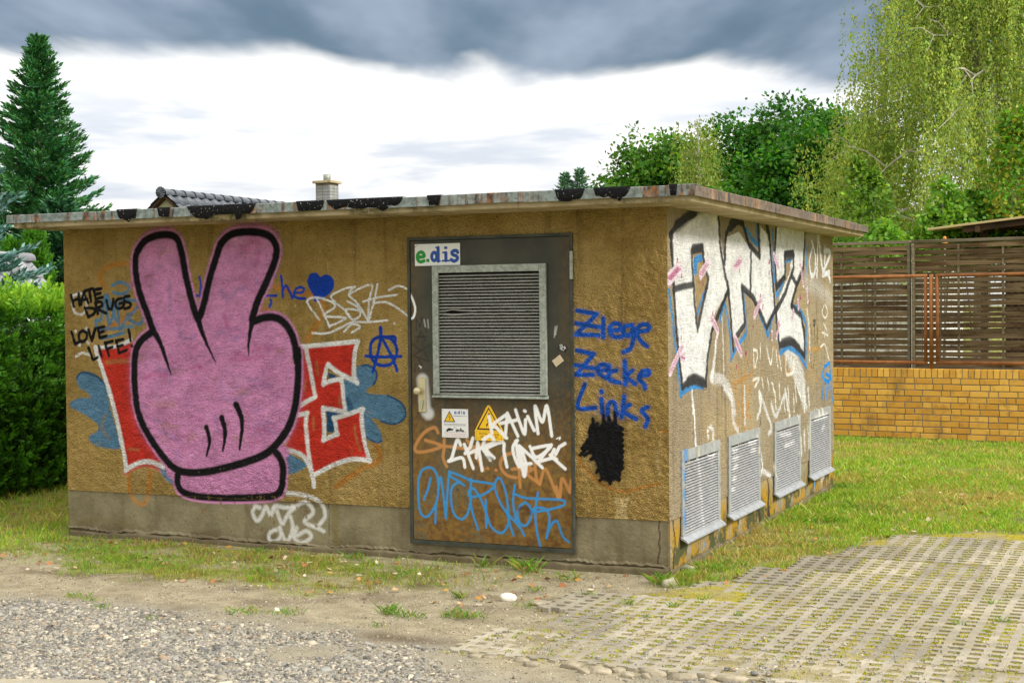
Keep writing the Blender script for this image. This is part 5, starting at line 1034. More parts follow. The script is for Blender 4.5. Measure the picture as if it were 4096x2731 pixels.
('S','cream2',0.9,0.0095,0.0189,0.0189,1,0,[2.171,.633,2.169,.574]),
('S','cream2',0.9,0.0092,0.0184,0.0184,1,0,[1.877,.775,1.858,.729]),
('S','sorange',1,0.0093,0.0186,0.0186,1,0,[1.968,.778,2.004,.741]),
('S','cream',0.85,0.0131,0.0164,0.0164,1,0,[2.711,.759,2.709,.667]),
('S','cream',0.85,0.0134,0.0168,0.0168,1,0,[2.965,.761,3.006,.705]),
('S','cream',0.85,0.0135,0.0169,0.0169,1,0,[3.073,.763,3.072,.710]),
('S','cream',0.85,0.0136,0.017,0.017,1,0,[3.162,.767,3.182,.712]),
('S','cream',0.85,0.0137,0.0171,0.0171,1,0,[3.229,.773,3.205,.721]),
('S','cream',0.85,0.0138,0.0173,0.0173,1,0,[3.387,.772,3.386,.718]),
('S','cream',0.85,0.0139,0.0174,0.0174,1,0,[3.503,.775,3.502,.726]),
('S','cream',0.85,0.014,0.0175,0.0175,1,0,[3.524,.686,3.568,.551,3.518,.446]),
('S','cream',0.85,0.0132,0.0164,0.0164,1,0,[2.704,.482,2.681,.402,2.762,.311]),
('S','cream',0.85,0.0144,0.018,0.018,1,0,[3.936,.766,3.934,.699]),
('S','cream',0.85,0.0146,0.0183,0.0183,1,0,[4.163,.773,4.162,.734]),
('S','cream',0.85,0.0148,0.0185,0.0185,1,0,[4.266,.766,4.370,.725]),
('S','cream',0.85,0.0149,0.0186,0.0186,1,0,[4.424,.767,4.503,.739]),
('S','cream',0.85,0.0144,0.018,0.018,1,0,[3.908,.656,3.928,.452]),
('S','cream',0.85,0.0126,0.0157,0.0157,1,0,[2.193,.760,2.135,.696]),
('S','white',0.7,0.0202,0.0186,0.0186,1,0,[2.855,.665,3.248,.643]),
('S','white',0.7,0.0204,0.0187,0.0187,1,0,[3.024,.556,3.336,.571]),
('S','white',0.7,0.0186,0.0171,0.0171,1,0,[1.874,.679,2.096,.679]),
('S','white',0.7,0.0179,0.0164,0.0164,1,0,[1.453,.661,1.590,.667]),
('S','white',0.7,0.0179,0.0165,0.0165,1,0,[1.452,.605,1.624,.607]),
('S','white',0.7,0.0179,0.0164,0.0164,1,0,[1.450,.531,1.587,.545]),
('S','white',0.7,0.0179,0.0164,0.0164,1,0,[1.448,.457,1.534,.466]),
('S','white',0.7,0.0178,0.0163,0.0163,1,0,[1.412,.386,1.497,.386]),
('S','white',0.7,0.0187,0.0171,0.0171,1,0,[1.946,.615,2.095,.620]),
('S','white',0.7,0.0222,0.0204,0.0204,1,0,[4.110,.697,4.637,.694]),
('S','white',0.7,0.0224,0.0205,0.0205,1,0,[4.419,.581,4.527,.608]),
('S','white',0.7,0.017,0.0156,0.0156,1,0,[.859,.681,.998,.686]),
]
PAINT_DOOR=[
('S','whitespray',0.8,0.0378,0.0427,0.0427,1,0,[-1.764,1.234,-1.756,1.144,-1.744,1.037,-1.721,1.005]),
('S','white',0.9,0.0055,0.0088,0.0088,1,0,[-1.864,1.845,-1.829,1.779,-1.813,1.718,-1.830,1.661,-1.861,1.658]),
('S','dorange',0.85,0.0074,0.0123,0.0123,1,0,[-1.649,.874,-1.674,.910,-1.750,.877,-1.821,.789,-1.817,.741,-1.720,.749,-1.627,.786,-1.747,.822]),
('S','dorange',0.85,0.0073,0.0122,0.0122,1,0,[-1.627,.786,-1.532,.781,-1.432,.775,-1.271,.813]),
('S','dorange',0.85,0.0074,0.0123,0.0123,1,0,[-1.603,.877,-1.603,.779,-1.612,.705,-1.586,.647]),
('S','dorange',0.85,0.0073,0.0122,0.0122,1,0,[-1.432,.832,-1.396,.785,-1.309,.634]),
('S','dorange',0.85,0.0072,0.012,0.012,1,0,[-1.100,.753,-1.161,.727,-1.182,.662,-1.136,.604,-1.066,.590]),
('S','dorange',0.85,0.0072,0.012,0.012,1,0,[-1.096,.645,-.992,.661,-.953,.650,-.992,.628]),
('S','dorange',0.85,0.0072,0.012,0.012,1,0,[-1.050,.755,-1.044,.635,-1.039,.527]),
('S','dorange',0.85,0.0072,0.012,0.012,1,0,[-1.043,.747,-.991,.685,-1.001,.629,-.896,.553]),
('S','dorange',0.85,0.0071,0.0119,0.0119,1,0,[-.931,.687,-.919,.592,-.896,.557,-.853,.654,-.761,.468,-.737,.597,-.684,.510]),
('S','dorange',0.85,0.0071,0.0118,0.0118,1,0,[-.684,.510,-.671,.586]),
('S','dorange',0.85,0.0071,0.0119,0.0119,1,0,[-.761,.468,-.778,.542]),
('S','dorange',0.85,0.0073,0.0121,0.0121,1,0,[-1.279,.645,-1.275,.643]),
('S','dorange',0.85,0.0072,0.0121,0.0121,1,0,[-1.216,.636,-1.213,.634]),
('S','dblue',0.92,0.0058,0.0091,0.0091,1,0,[-1.801,.558,-1.772,.617,-1.707,.634,-1.662,.588,-1.652,.482,-1.674,.383,-1.740,.296,-1.793,.328,-1.807,.443,-1.803,.550]),
('S','dblue',0.92,0.0058,0.0091,0.0091,1,0,[-1.711,.562,-1.728,.495,-1.764,.413]),
('S','dblue',0.92,0.0058,0.009,0.009,1,0,[-1.672,.383,-1.678,.255]),
('S','dblue',0.92,0.0057,0.009,0.009,1,0,[-1.654,.482,-1.630,.565,-1.597,.292]),
('S','dblue',0.92,0.0057,0.009,0.009,1,0,[-1.597,.292,-1.581,.485,-1.566,.616]),
('S','dblue',0.92,0.0057,0.0089,0.0089,1,0,[-1.454,.521,-1.498,.550,-1.557,.580,-1.548,.607,-1.426,.566,-1.399,.557,-1.247,.541,-1.237,.517,-1.320,.463,-1.408,.450,-1.422,.483,-1.382,.503,-1.329,.431,-1.293,.343]),
('S','dblue',0.92,0.0057,0.009,0.009,1,0,[-1.489,.546,-1.544,.511,-1.557,.437,-1.537,.332,-1.479,.292,-1.429,.337,-1.403,.444]),
('S','dblue',0.92,0.0057,0.0089,0.0089,1,0,[-1.401,.570,-1.409,.460,-1.400,.363,-1.353,.227]),
('S','dblue',0.92,0.0057,0.0089,0.0089,1,0,[-1.293,.432,-1.293,.245]),
('S','dblue',0.92,0.0056,0.0089,0.0089,1,0,[-1.292,.351,-1.258,.256,-1.188,.213,-1.140,.254,-1.125,.319,-1.141,.471,-1.175,.566,-1.203,.581,-1.225,.532,-1.204,.452,-1.152,.366,-1.048,.263,-1.012,.205]),
('S','dblue',0.92,0.0056,0.0088,0.0088,1,0,[-1.143,.367,-1.118,.279,-1.091,.202]),
('S','dblue',0.92,0.0056,0.0088,0.0088,1,0,[-1.078,.542,-1.092,.425,-1.074,.322,-1.048,.265]),
('S','dblue',0.92,0.0056,0.0088,0.0088,1,0,[-1.003,.428,-1.047,.395,-1.060,.338,-1.039,.283,-.996,.276,-.963,.335,-.968,.399,-1.003,.428]),
('S','dblue',0.92,0.0056,0.0087,0.0087,1,0,[-1.076,.482,-.994,.457,-.753,.456,-.717,.438,-.745,.413,-.874,.378,-.953,.366]),
('S','dblue',0.92,0.0056,0.0088,0.0088,1,0,[-.909,.497,-.925,.417,-.930,.321,-.918,.226,-.895,.132]),
('S','dblue',0.92,0.0056,0.0088,0.0088,1,0,[-.953,.366,-.929,.395,-.855,.388,-.829,.326,-.853,.198]),
('S','dblue',0.92,0.0055,0.0087,0.0087,1,0,[-.853,.198,-.821,.279,-.776,.313,-.738,.220,-.692,.179]),
('S','white',0.92,0.0056,0.0121,0.0121,0,0,[-1.260,.994,-1.247,.926,-1.239,.886]),
('S','white',0.92,0.0056,0.012,0.012,1,0,[-1.143,1.005,-1.238,.934,-1.203,.919,-1.134,.853]),
('S','white',0.92,0.0056,0.012,0.012,0,0,[-1.145,.856,-1.127,1.019,-1.052,.868]),
('S','white',0.92,0.0056,0.012,0.012,0,0,[-1.176,.950,-1.062,.974]),
('S','white',0.92,0.0056,0.012,0.012,1,0,[-1.067,1.042,-1.036,.955,-1.002,.882,-.995,.978]),
('S','white',0.92,0.0056,0.0119,0.0119,0,0,[-.979,1.000,-.954,.949,-.933,.908]),
('S','white',0.92,0.0056,0.0119,0.0119,0,0,[-1.002,1.037,-.996,1.034]),
('S','white',0.92,0.0055,0.0119,0.0119,1,0,[-.905,.888,-.925,1.070,-.874,.965,-.840,1.074,-.807,.875]),
('S','white',0.92,0.0057,0.0122,0.0122,1,0,[-1.479,.797,-1.504,.830,-1.546,.707,-1.568,.683,-1.469,.709,-1.448,.647]),
('S','white',0.92,0.0057,0.0122,0.0122,0,0,[-1.385,.846,-1.405,.784,-1.446,.739]),
('S','white',0.92,0.0057,0.0122,0.0122,0,0,[-1.450,.801,-1.385,.641]),
('S','white',0.92,0.0057,0.0121,0.0121,0,0,[-1.361,.713,-1.349,.818,-1.319,.629]),
('S','white',0.92,0.0057,0.0121,0.0121,0,0,[-1.415,.742,-1.307,.787,-1.226,.822]),
('S','white',0.92,0.0056,0.0121,0.0121,1,0,[-1.306,.836,-1.253,.865,-1.225,.822,-1.287,.780,-1.228,.716]),
('S','white',0.92,0.0057,0.0121,0.0121,0,0,[-1.295,.844,-1.316,.779,-1.257,.702]),
('S','white',0.92,0.0056,0.0121,0.0121,1,0,[-1.287,.780,-1.165,.824,-1.155,.760,-1.134,.660]),
('S','white',0.92,0.0056,0.012,0.012,1,0,[-1.055,.839,-1.088,.794,-1.076,.722,-1.041,.663,-1.056,.763,-1.068,.834]),
('S','white',0.92,0.0056,0.012,0.012,1,0,[-1.040,.795,-1.011,.603,-.996,.685,-1.029,.783]),
('S','white',0.92,0.0056,0.0119,0.0119,0,0,[-1.042,.803,-.947,.726,-.877,.663]),
('S','white',0.92,0.0056,0.012,0.012,0,0,[-1.009,.684,-.957,.688]),
('S','white',0.92,0.0056,0.0119,0.0119,1,0,[-.964,.801,-.917,.731,-.813,.811,-.949,.788]),
('S','white',0.92,0.0056,0.0119,0.0119,0,0,[-.905,.702,-.811,.816]),
('S','white',0.92,0.0055,0.0119,0.0119,0,0,[-.905,.702,-.801,.731,-.713,.661]),
('S','white',0.92,0.0055,0.0119,0.0119,0,0,[-.820,.748,-.774,.722]),
('S','white',0.92,0.0055,0.0119,0.0119,0,0,[-.790,.788,-.808,.753]),
('S','white',0.92,0.0055,0.0118,0.0118,0,0,[-.713,.828,-.754,.804,-.780,.755]),
('S','white',1,0.0024,0.0047,0.0047,1,0,[-.774,.857,-.747,.867,-.753,.851]),
('S','black',0.7,0.0041,0.0049,0.0049,0,0,[-1.806,1.574,-1.808,1.660,-1.776,1.591,-1.766,1.664,-1.730,1.562]),
('S','black',0.7,0.0041,0.0049,0.0049,0,0,[-1.820,1.529,-1.728,1.531]),
('S','black',0.7,0.0041,0.0049,0.0049,0,0,[-1.802,1.494,-1.771,1.574,-1.738,1.500]),
('S','black',0.7,0.0041,0.0049,0.0049,0,0,[-1.835,1.476,-1.771,1.435,-1.706,1.473,-1.836,1.400,-1.715,1.363,-1.743,1.425]),
('S','black',0.7,0.0041,0.0049,0.0049,0,0,[-1.772,1.328,-1.818,1.344,-1.824,1.286]),
('S','black',0.7,0.0041,0.0049,0.0049,0,0,[-1.763,1.328,-1.790,1.377]),
('S','white',0.4,0.0074,0.0049,0.0049,1,0,[-1.745,1.648,-1.736,1.599]),
('S','white',0.4,0.0074,0.0049,0.0049,1,0,[-1.717,1.648,-1.713,1.590]),
('S','white',0.4,0.0071,0.0047,0.0047,1,0,[-.775,1.595,-.783,1.524]),
('S','white',0.4,0.0071,0.0047,0.0047,1,0,[-.762,1.599,-.774,1.540]),
('S','white',1,0.0025,0.0033,0.0033,1,0,[-1.791,1.330,-1.774,1.324,-1.776,1.313]),
('S','drust',0.7,0.0192,0.0144,0.0144,1,0,[-1.047,.379,-1.003,.389,-.969,.359,-1.030,.348]),
('S','graypatch',0.5,0.0081,0.0129,0.0129,1,0,[-1.299,.715,-1.246,.709,-1.219,.677,-1.290,.667]),
('S','drust',0.7,0.0081,0.0097,0.0097,1,0,[-1.234,.595,-1.220,.589]),
('S','drust',0.7,0.0065,0.0098,0.0098,1,0,[-1.506,.492,-1.501,.488]),
('S','drust',0.8,0.0039,0.0039,0.0039,1,0,[-.785,1.047,-.779,1.028]),
]
# ------------------------------------------------------------------ materials
def newmat(name):
    m = bpy.data.materials.new(name); m.use_nodes = True; nt = m.node_tree; nt.nodes.clear()
    out = nd(nt, 'OutputMaterial'); b = nd(nt, 'BsdfPrincipled'); nt.links.new(b.outputs[0], out.inputs[0])
    return m, nt, b, out
def setb(nt, b, **kw):
    M = dict(col='Base Color', rough='Roughness', metal='Metallic', spec='Specular IOR Level', nrm='Normal')
    for k, v in kw.items():
        s = b.inputs[M[k]]
        if isinstance(v, bpy.types.NodeSocket): nt.links.new(v, s)
        else: s.default_value = (*v, 1) if hasattr(v, '__len__') and len(v) == 3 else v
def bump(nt, h, st=.4, dist=.01): return nd(nt, 'Bump', {'Height': h, 'Strength': st, 'Distance': dist}).outputs[0]
def POS(nt): return nd(nt, 'NewGeometry').outputs['Position']
def OBJ(nt): return nd(nt, 'TexCoord').outputs['Object']
def RND(nt): return nd(nt, 'ObjectInfo').outputs['Random']
def ATT(nt, n): return nd(nt, 'Attribute', attribute_name=n)
def simple(name, c1, c2, scale=6, rough=.8, bumps=.3, bscale=60, metal=0, spec=.3, var=.0, detail=4, bdist=.01, world=False):
    m, nt, b, _ = newmat(name); p = POS(nt) if world else OBJ(nt)
    f = ramp(nt, noise(nt, p, scale, detail), .3, .7)
    c = mixc(nt, f, c1, c2)
    if var: c = mixc(nt, 1.0, c, nd(nt, 'CombineColor', {0: (v := mth(nt, 'ADD', 1-var, mth(nt, 'MULTIPLY', RND(nt), 2*var))), 1: v, 2: v}).outputs[0], 'MULTIPLY')
    setb(nt, b, col=c, rough=rough, metal=metal, spec=spec)
    if bumps: setb(nt, b, nrm=bump(nt, noise(nt, p, bscale, 3), bumps, bdist))
    return m
def plaster(name, c1, c2, pit, cont=.55, paint=True, brk=.48):
    m, nt, b, _ = newmat(name); p = POS(nt); a = ATT(nt, 'paint')
    big = noise(nt, p, 1.6, 4, .6); mid = noise(nt, p, 14, 4, .6); fine = noise(nt, p, 62, 4, .7)
    gr = nd(nt, 'TexVoronoi', {'Vector': p, 'Scale': 105.0, 'Randomness': 1.0}).outputs['Distance']
    c = mixc(nt, ramp(nt, mth(nt, 'ADD', mth(nt, 'MULTIPLY', big, .6), mth(nt, 'MULTIPLY', mid, .4)), .3, .68), c1, c2)
    c = mixc(nt, mth(nt, 'MULTIPLY', ramp(nt, fine, .58, .75), .6), c, pit)
    c = mixc(nt, mth(nt, 'MULTIPLY', ramp(nt, noise(nt, p, .9, 5, .65, .4), .50, .64), .5), c, mixc(nt, .6, c, (.55, .40, .17)))
    # vertical run-off streaks
    st = noise(nt, vmul(nt, p, (9, 9, .5)), 1.0, 4, .6)
    c = mixc(nt, mth(nt, 'MULTIPLY', ramp(nt, st, .53, .72), .42), c, pit)
    # paint cover breaks up on the grain and wears
    wear = noise(nt, p, 5.5, 5, .7); wear2 = noise(nt, vmul(nt, p, (1, 1, 3)), 22, 4, .7)
    al = mth(nt, 'SUBTRACT', mth(nt, 'MULTIPLY', a.outputs['Alpha'], 1.28), mth(nt, 'ADD', mth(nt, 'MULTIPLY', mth(nt, 'SUBTRACT', fine, .5), brk*1.7), mth(nt, 'MULTIPLY', ramp(nt, mth(nt, 'MULTIPLY', wear, wear2), .25, .44), .55)), clamp=True)
    al = mth(nt, 'MULTIPLY', ramp(nt, al, .0, 1.0), mth(nt, 'MULTIPLY', a.outputs['Alpha'], 8.0, clamp=True), clamp=True)
    pc = mixc(nt, mth(nt, 'MULTIPLY', ramp(nt, mth(nt, 'ADD', wear2, mth(nt, 'MULTIPLY', fine, .5)), .6, 1.0), .30), a.outputs['Color'], mixc(nt, .5, a.outputs['Color'], (.12, .05, .05), 'MULTIPLY'))
    mo = mth(nt, 'ADD', .78, mth(nt, 'MULTIPLY', ramp(nt, mth(nt, 'ADD', mth(nt, 'MULTIPLY', wear, .6), mth(nt, 'MULTIPLY', noise(nt, vmul(nt, p, (1, 1, 2.2)), 9, 4, .7), .4)), .34, .66), .42))
    pc = mixc(nt, 1.0, pc, nd(nt, 'CombineColor', {0: mo, 1: mo, 2: mo}).outputs[0], 'MULTIPLY')
    if paint: c = mixc(nt, al, c, pc)
    c = mixc(nt, mth(nt, 'MULTIPLY', ramp(nt, mth(nt, 'ADD', mth(nt, 'MULTIPLY', fine, .6), mth(nt, 'MULTIPLY', noise(nt, p, 150, 2, .6), .4)), .53, .66), .7), c, mixc(nt, .85, c, pit, 'MULTIPLY'))
    h = mth(nt, 'ADD', mth(nt, 'MULTIPLY', fine, .8), mth(nt, 'ADD', mth(nt, 'MULTIPLY', gr, -.9), mth(nt, 'MULTIPLY', mid, .5)))
    setb(nt, b, col=c, rough=.9, spec=.15, nrm=bump(nt, h, cont, .017))
    return m
M = {}
M['plaster'] = plaster('roughcast_plaster', (.25, .16, .042), (.42, .285, .092), (.09, .055, .017), .95)
M['plaster_plain'] = plaster('roughcast_bare', (.25, .16, .042), (.42, .285, .092), (.10, .06, .018), .85, False)
M['plaster_side'] = plaster('weathered_roughcast', (.285, .225, .135), (.385, .315, .205), (.09, .07, .045), .9, True, .75)
def concrete(name, c1, c2, dirt, paint=True, lich=False):
    m, nt, b, _ = newmat(name); p = POS(nt)
    big = noise(nt, p, 3.5, 5, .6); fine = noise(nt, p, 60, 4, .6)
    c = mixc(nt, ramp(nt, big, .35, .65), c1, c2)
    st = noise(nt, vmul(nt, p, (7, 7, .8)), 1.0, 4, .65)
    c = mixc(nt, mth(nt, 'MULTIPLY', ramp(nt, st, .5, .72), .5), c, dirt)
    c = mixc(nt, mth(nt, 'MULTIPLY', ramp(nt, fine, .6, .72), .5), c, dirt)
    z = nd(nt, 'SeparateXYZ', {0: p}).outputs[2]
    c = mixc(nt, mth(nt, 'MULTIPLY', ramp(nt, mth(nt, 'ADD', z, mth(nt, 'MULTIPLY', big, .15)), .2, .08), .6), c, dirt)
    if lich:
        lz = noise(nt, vmul(nt, p, (1, 5, 1.6)), 1.0, 4, .7, .3)
        c = mixc(nt, mth(nt, 'MULTIPLY', ramp(nt, lz, .42, .54), ramp(nt, z, .42, .22)), c, (.33, .19, .012))
        c = mixc(nt, mth(nt, 'MULTIPLY', ramp(nt, noise(nt, p, 5, 4, .7), .47, .58), ramp(nt, z, .34, .12)), c, (.07, .072, .028))
    if paint:
        a = ATT(nt, 'paint')
        al = mth(nt, 'SUBTRACT', mth(nt, 'MULTIPLY', a.outputs['Alpha'], 1.2), mth(nt, 'MULTIPLY', fine, .3), clamp=True)
        c = mixc(nt, al, c, a.outputs['Color'])
    setb(nt, b, col=c, rough=.88, spec=.2, nrm=bump(nt, mth(nt, 'ADD', fine, mth(nt, 'MULTIPLY', big, .5)), .45, .012))
    return m
M['plinth'] = concrete('plinth_concrete', (.165, .137, .078), (.245, .208, .122), (.085, .06, .024))
M['plinth_side'] = concrete('stained_plinth_concrete', (.22, .19, .125), (.31, .275, .19), (.08, .065, .03), lich=True)
M['footing'] = concrete('footing_concrete', (.155, .13, .078), (.23, .198, .122), (.08, .058, .026), paint=False)
def soffit():
    m, nt, b, _ = newmat('slab_concrete'); p = POS(nt); s = nd(nt, 'SeparateXYZ', {0: p})
    c = mixc(nt, ramp(nt, noise(nt, p, 5, 5, .6), .35, .65), (.36, .28, .16), (.50, .41, .26))
    c = mixc(nt, mth(nt, 'MULTIPLY', ramp(nt, noise(nt, p, 30, 4, .6), .6, .7), .7), c, (.12, .09, .05))
    gm = mth(nt, 'MULTIPLY', ramp(nt, noise(nt, vmul(nt, p, (1.1, .2, 1)), 1.0, 3), .5, .62), ramp(nt, noise(nt, p, 14, 4, .7), .42, .6))
    c = mixc(nt, mth(nt, 'MULTIPLY', gm, .85), c, (.07, .075, .02))
    setb(nt, b, col=c, rough=.9, spec=.2, nrm=bump(nt, noise(nt, p, 40, 4, .6), .4, .01)); return m
M['slab'] = soffit()
def zinc(name, base1, base2, rust_amt, brown):
    m, nt, b, _ = newmat(name); p = POS(nt); o = OBJ(nt)
    sp_ = nd(nt, 'TexVoronoi', {'Vector': p, 'Scale': 45.0}).outputs['Color']
    spn = nd(nt, 'SeparateColor', {0: sp_}).outputs[0]
    c = mixc(nt, ramp(nt, mth(nt, 'ADD', mth(nt, 'MULTIPLY', spn, .3), mth(nt, 'MULTIPLY', noise(nt, p, 9, 4, .6), .7)), .3, .7), base1, base2)
    r1 = noise(nt, vmul(nt, p, (9, 9, 1.2)), 1.0, 5, .7, .2); r2 = noise(nt, vmul(nt, p, (1.6, 1.6, .3)), 1.0, 3, .6)
    rm = mth(nt, 'MULTIPLY', ramp(nt, r1, .48, .58), ramp(nt, r2, .58 - rust_amt, .66 - rust_amt))
    rc = mixc(nt, ramp(nt, noise(nt, p, 25, 4), .35, .6), (.28, .11, .03), brown)
    c = mixc(nt, mth(nt, 'MULTIPLY', rm, .95), c, rc)
    d = ramp(nt, noise(nt, vmul(nt, p, (4, 4, 2)), 1.0, 5, .7, .4), .60, .64)
    c = mixc(nt, mth(nt, 'MULTIPLY', d, .85), c, (.03, .026, .02))
    setb(nt, b, col=c, rough=.55, metal=.15, spec=.4, nrm=bump(nt, noise(nt, p, 30, 4), .25, .006)); return m
M['zinc'] = zinc('zinc_fascia', (.12, .15, .14), (.25, .285, .27), .2, (.05, .022, .01))
M['zinc_side'] = zinc('rusted_fascia', (.095, .065, .045), (.18, .14, .105), .10, (.32, .21, .12))
def tar():
    m, nt, b, _ = newmat('tar'); p = POS(nt)
    f = ramp(nt, noise(nt, p, 60, 3, .6), .64, .68)
    setb(nt, b, col=mixc(nt, f, (.007, .007, .008), (.40, .40, .37)), rough=.8, spec=.12, nrm=bump(nt, noise(nt, p, 40, 4), .6, .01)); return m
M['tar'] = tar()
def doorpaint():
    m, nt, b, _ = newmat('rusty_door_paint'); p = POS(nt); s = nd(nt, 'SeparateXYZ', {0: p}); a = ATT(nt, 'paint')
    c = mixc(nt, ramp(nt, noise(nt, p, 3, 5, .6), .35, .65), (.030, .030, .020), (.052, .050, .033))
    # the paint has worn to bare primer lower down
    c = mixc(nt, ramp(nt, mth(nt, 'ADD', s.outputs[2], mth(nt, 'MULTIPLY', noise(nt, p, 5, 4), .5)), 1.40, .75), c, (.115, .10, .05))
    r1 = noise(nt, p, 42, 5, .7); r2 = noise(nt, vmul(nt, p, (3, 3, 1.2)), 1.0, 4, .65)
    ex = mth(nt, 'ABSOLUTE', mth(nt, 'ADD', s.outputs[0], 1.258))
    lo = mth(nt, 'ADD', ramp(nt, s.outputs[2], 1.5, .35), mth(nt, 'MULTIPLY', ramp(nt, ex, .45, .61), .28))
    rm = mth(nt, 'MULTIPLY', ramp(nt, mth(nt, 'ADD', r1, mth(nt, 'MULTIPLY', r2, .8)), .74, .92), mth(nt, 'MINIMUM', lo, 1.0))
    rc = mixc(nt, ramp(nt, noise(nt, p, 22, 4), .35, .65), (.225, .12, .018), (.12, .052, .010))
    c = mixc(nt, mth(nt, 'MULTIPLY', rm, .92), c, rc)
    st = noise(nt, vmul(nt, p, (16, 16, .7)), 1.0, 4, .6)
    c = mixc(nt, mth(nt, 'MULTIPLY', mth(nt, 'MULTIPLY', ramp(nt, st, .5, .7), lo), .4), c, (.14, .07, .015))
    fine = noise(nt, p, 80, 3, .6)
    al = mth(nt, 'SUBTRACT', mth(nt, 'MULTIPLY', a.outputs['Alpha'], 1.15), mth(nt, 'MULTIPLY', fine, .15), clamp=True)
    c = mixc(nt, al, c, a.outputs['Color'])
    setb(nt, b, col=c, rough=mth(nt, 'ADD', .5, mth(nt, 'MULTIPLY', rm, .4)), spec=.35, nrm=bump(nt, mth(nt, 'ADD', mth(nt, 'MULTIPLY', rm, -.4), noise(nt, p, 5, 3)), .25, .01)); return m
M['door'] = doorpaint()
M['doorframe'] = simple('door_frame_paint', (.028, .034, .026), (.06, .062, .045), 8, .55, .3, 40, world=True)
def galv(name, c1, c2, metal=.35, rough=.5, paint=True):
    m, nt, b, _ = newmat(name); p = POS(nt); a = ATT(nt, 'paint')
    spn = nd(nt, 'SeparateColor', {0: nd(nt, 'TexVoronoi', {'Vector': p, 'Scale': 60.0}).outputs['Color']}).outputs[0]
    c = mixc(nt, ramp(nt, mth(nt, 'ADD', mth(nt, 'MULTIPLY', spn, .35), mth(nt, 'MULTIPLY', noise(nt, p, 7, 5, .6), .65)), .3, .7), c1, c2)
    c = mixc(nt, mth(nt, 'MULTIPLY', ramp(nt, noise(nt, p, 25, 4, .7), .6, .72), .5), c, (.12, .10, .06))
    if paint: c = mixc(nt, mth(nt, 'MULTIPLY', a.outputs['Alpha'], .95), c, a.outputs['Color'])
    setb(nt, b, col=c, rough=rough, metal=metal, spec=.5, nrm=bump(nt, noise(nt, p, 20, 3), .12, .006)); return m
M['galv'] = galv('galvanised_steel', (.22, .245, .205), (.34, .37, .32), .15, .5, False)
M['louvre'] = galv('louvre_steel', (.40, .40, .36), (.52, .52, .47), .1)
M['vslat'] = galv('vent_slat_aluminium', (.30, .305, .305), (.42, .425, .42), .1, .45)
M['alu'] = galv('aluminium', (.28, .295, .31), (.39, .405, .415), .2, .45)
M['dark'] = simple('dark_interior', (.012, .011, .01), (.02, .018, .015), 5, .9, 0)  # near-black colour stands in for unlit space behind louvres and vents
M['brass'] = simple('champagne_handle', (.55, .47, .28), (.62, .54, .34), 10, .35, .05, 50, .5, .5)
M['chrome'] = simple('chrome', (.6, .6, .58), (.7, .7, .68), 10, .2, 0, 10, .9, .5)
def attrmat(name, att, rough=.6, spec=.3, nz=.12, bumpst=0, scale=30, transl=0.0, sheen=False):
    m, nt, b, out = newmat(name); p = POS(nt); a = ATT(nt, att)
    n = noise(nt, p, scale, 3)
    v = mth(nt, 'ADD', 1-nz, mth(nt, 'MULTIPLY', n, 2*nz))
    c = mixc(nt, 1.0, a.outputs['Color'], nd(nt, 'CombineColor', {0: v, 1: v, 2: v}).outputs[0], 'MULTIPLY')
    setb(nt, b, col=c, rough=rough, spec=spec)
    if bumpst: setb(nt, b, nrm=bump(nt, n, bumpst, .01))
    if transl:
        t = nd(nt, 'BsdfTranslucent', {0: mixc(nt, 1.0, c, (1.25, 1.2, .55), 'MULTIPLY')})
        mx = nd(nt, 'MixShader', {0: transl, 1: b.outputs[0], 2: t.outputs[0]}); nt.links.new(mx.outputs[0], out.inputs[0])
    return m
M['sign'] = attrmat('printed_sign', 'paint', .35, .4, .03)
M['leaf'] = attrmat('foliage', 'tint', .55, .25, .15, 0, 9, .42)
M['needle'] = attrmat('needles', 'tint', .6, .2, .2, 0, 7, .12)
M['grassm'] = attrmat('grass_blades', 'tint', .6, .2, .15, 0, 20, .3)
M['pebble'] = attrmat('pebbles', 'tint', .75, .25, .2, .3, 120)
M['litter'] = attrmat('dry_leaves', 'tint', .8, .2, .2, 0, 90, .15)
M['stone'] = simple('field_stone', (.20, .17, .11), (.36, .31, .22), 22, .9, .6, 45, var=.12)
M['mossstone'] = simple('mossy_stone', (.36, .34, .26), (.19, .19, .08), 12, .9, .6, 45)
M['bark'] = simple('bark', (.07, .05, .035), (.15, .11, .08), 12, .95, .8, 30)
M['birchbark'] = simple('birch_bark', (.50, .48, .43), (.12, .11, .10), 5, .8, .4, 30)
M['greybranch'] = simple('pale_branch', (.30, .27, .22), (.42, .39, .33), 8, .8, .4, 30)
def paverm():
    m, nt, b, _ = newmat('concrete_paver'); p = POS(nt)
    c = mixc(nt, ramp(nt, noise(nt, p, 5, 5, .6), .3, .7), (.25, .22, .158), (.355, .318, .24))
    f = noise(nt, p, 120, 3, .7)
    c = mixc(nt, mth(nt, 'MULTIPLY', ramp(nt, f, .58, .66), .6), c, (.13, .12, .10))
    c = mixc(nt, mth(nt, 'MULTIPLY', ramp(nt, f, .40, .33), .5), c, (.46, .42, .34))
    c = mixc(nt, mth(nt, 'MULTIPLY', ramp(nt, noise(nt, p, 6, 5, .75), .52, .64), .6), c, (.25, .20, .09))
    c = mixc(nt, mth(nt, 'MULTIPLY', ramp(nt, noise(nt, p, 2.2, 4, .6), .5, .65), .55), c, (.24, .22, .18))
    v = mth(nt, 'ADD', .8, mth(nt, 'MULTIPLY', RND(nt), .4))
    c = mixc(nt, 1.0, c, nd(nt, 'CombineColor', {0: v, 1: v, 2: v}).outputs[0], 'MULTIPLY')
    setb(nt, b, col=c, rough=.95, spec=.15, nrm=bump(nt, mth(nt, 'ADD', f, noise(nt, p, 30, 3)), .5, .008)); return m
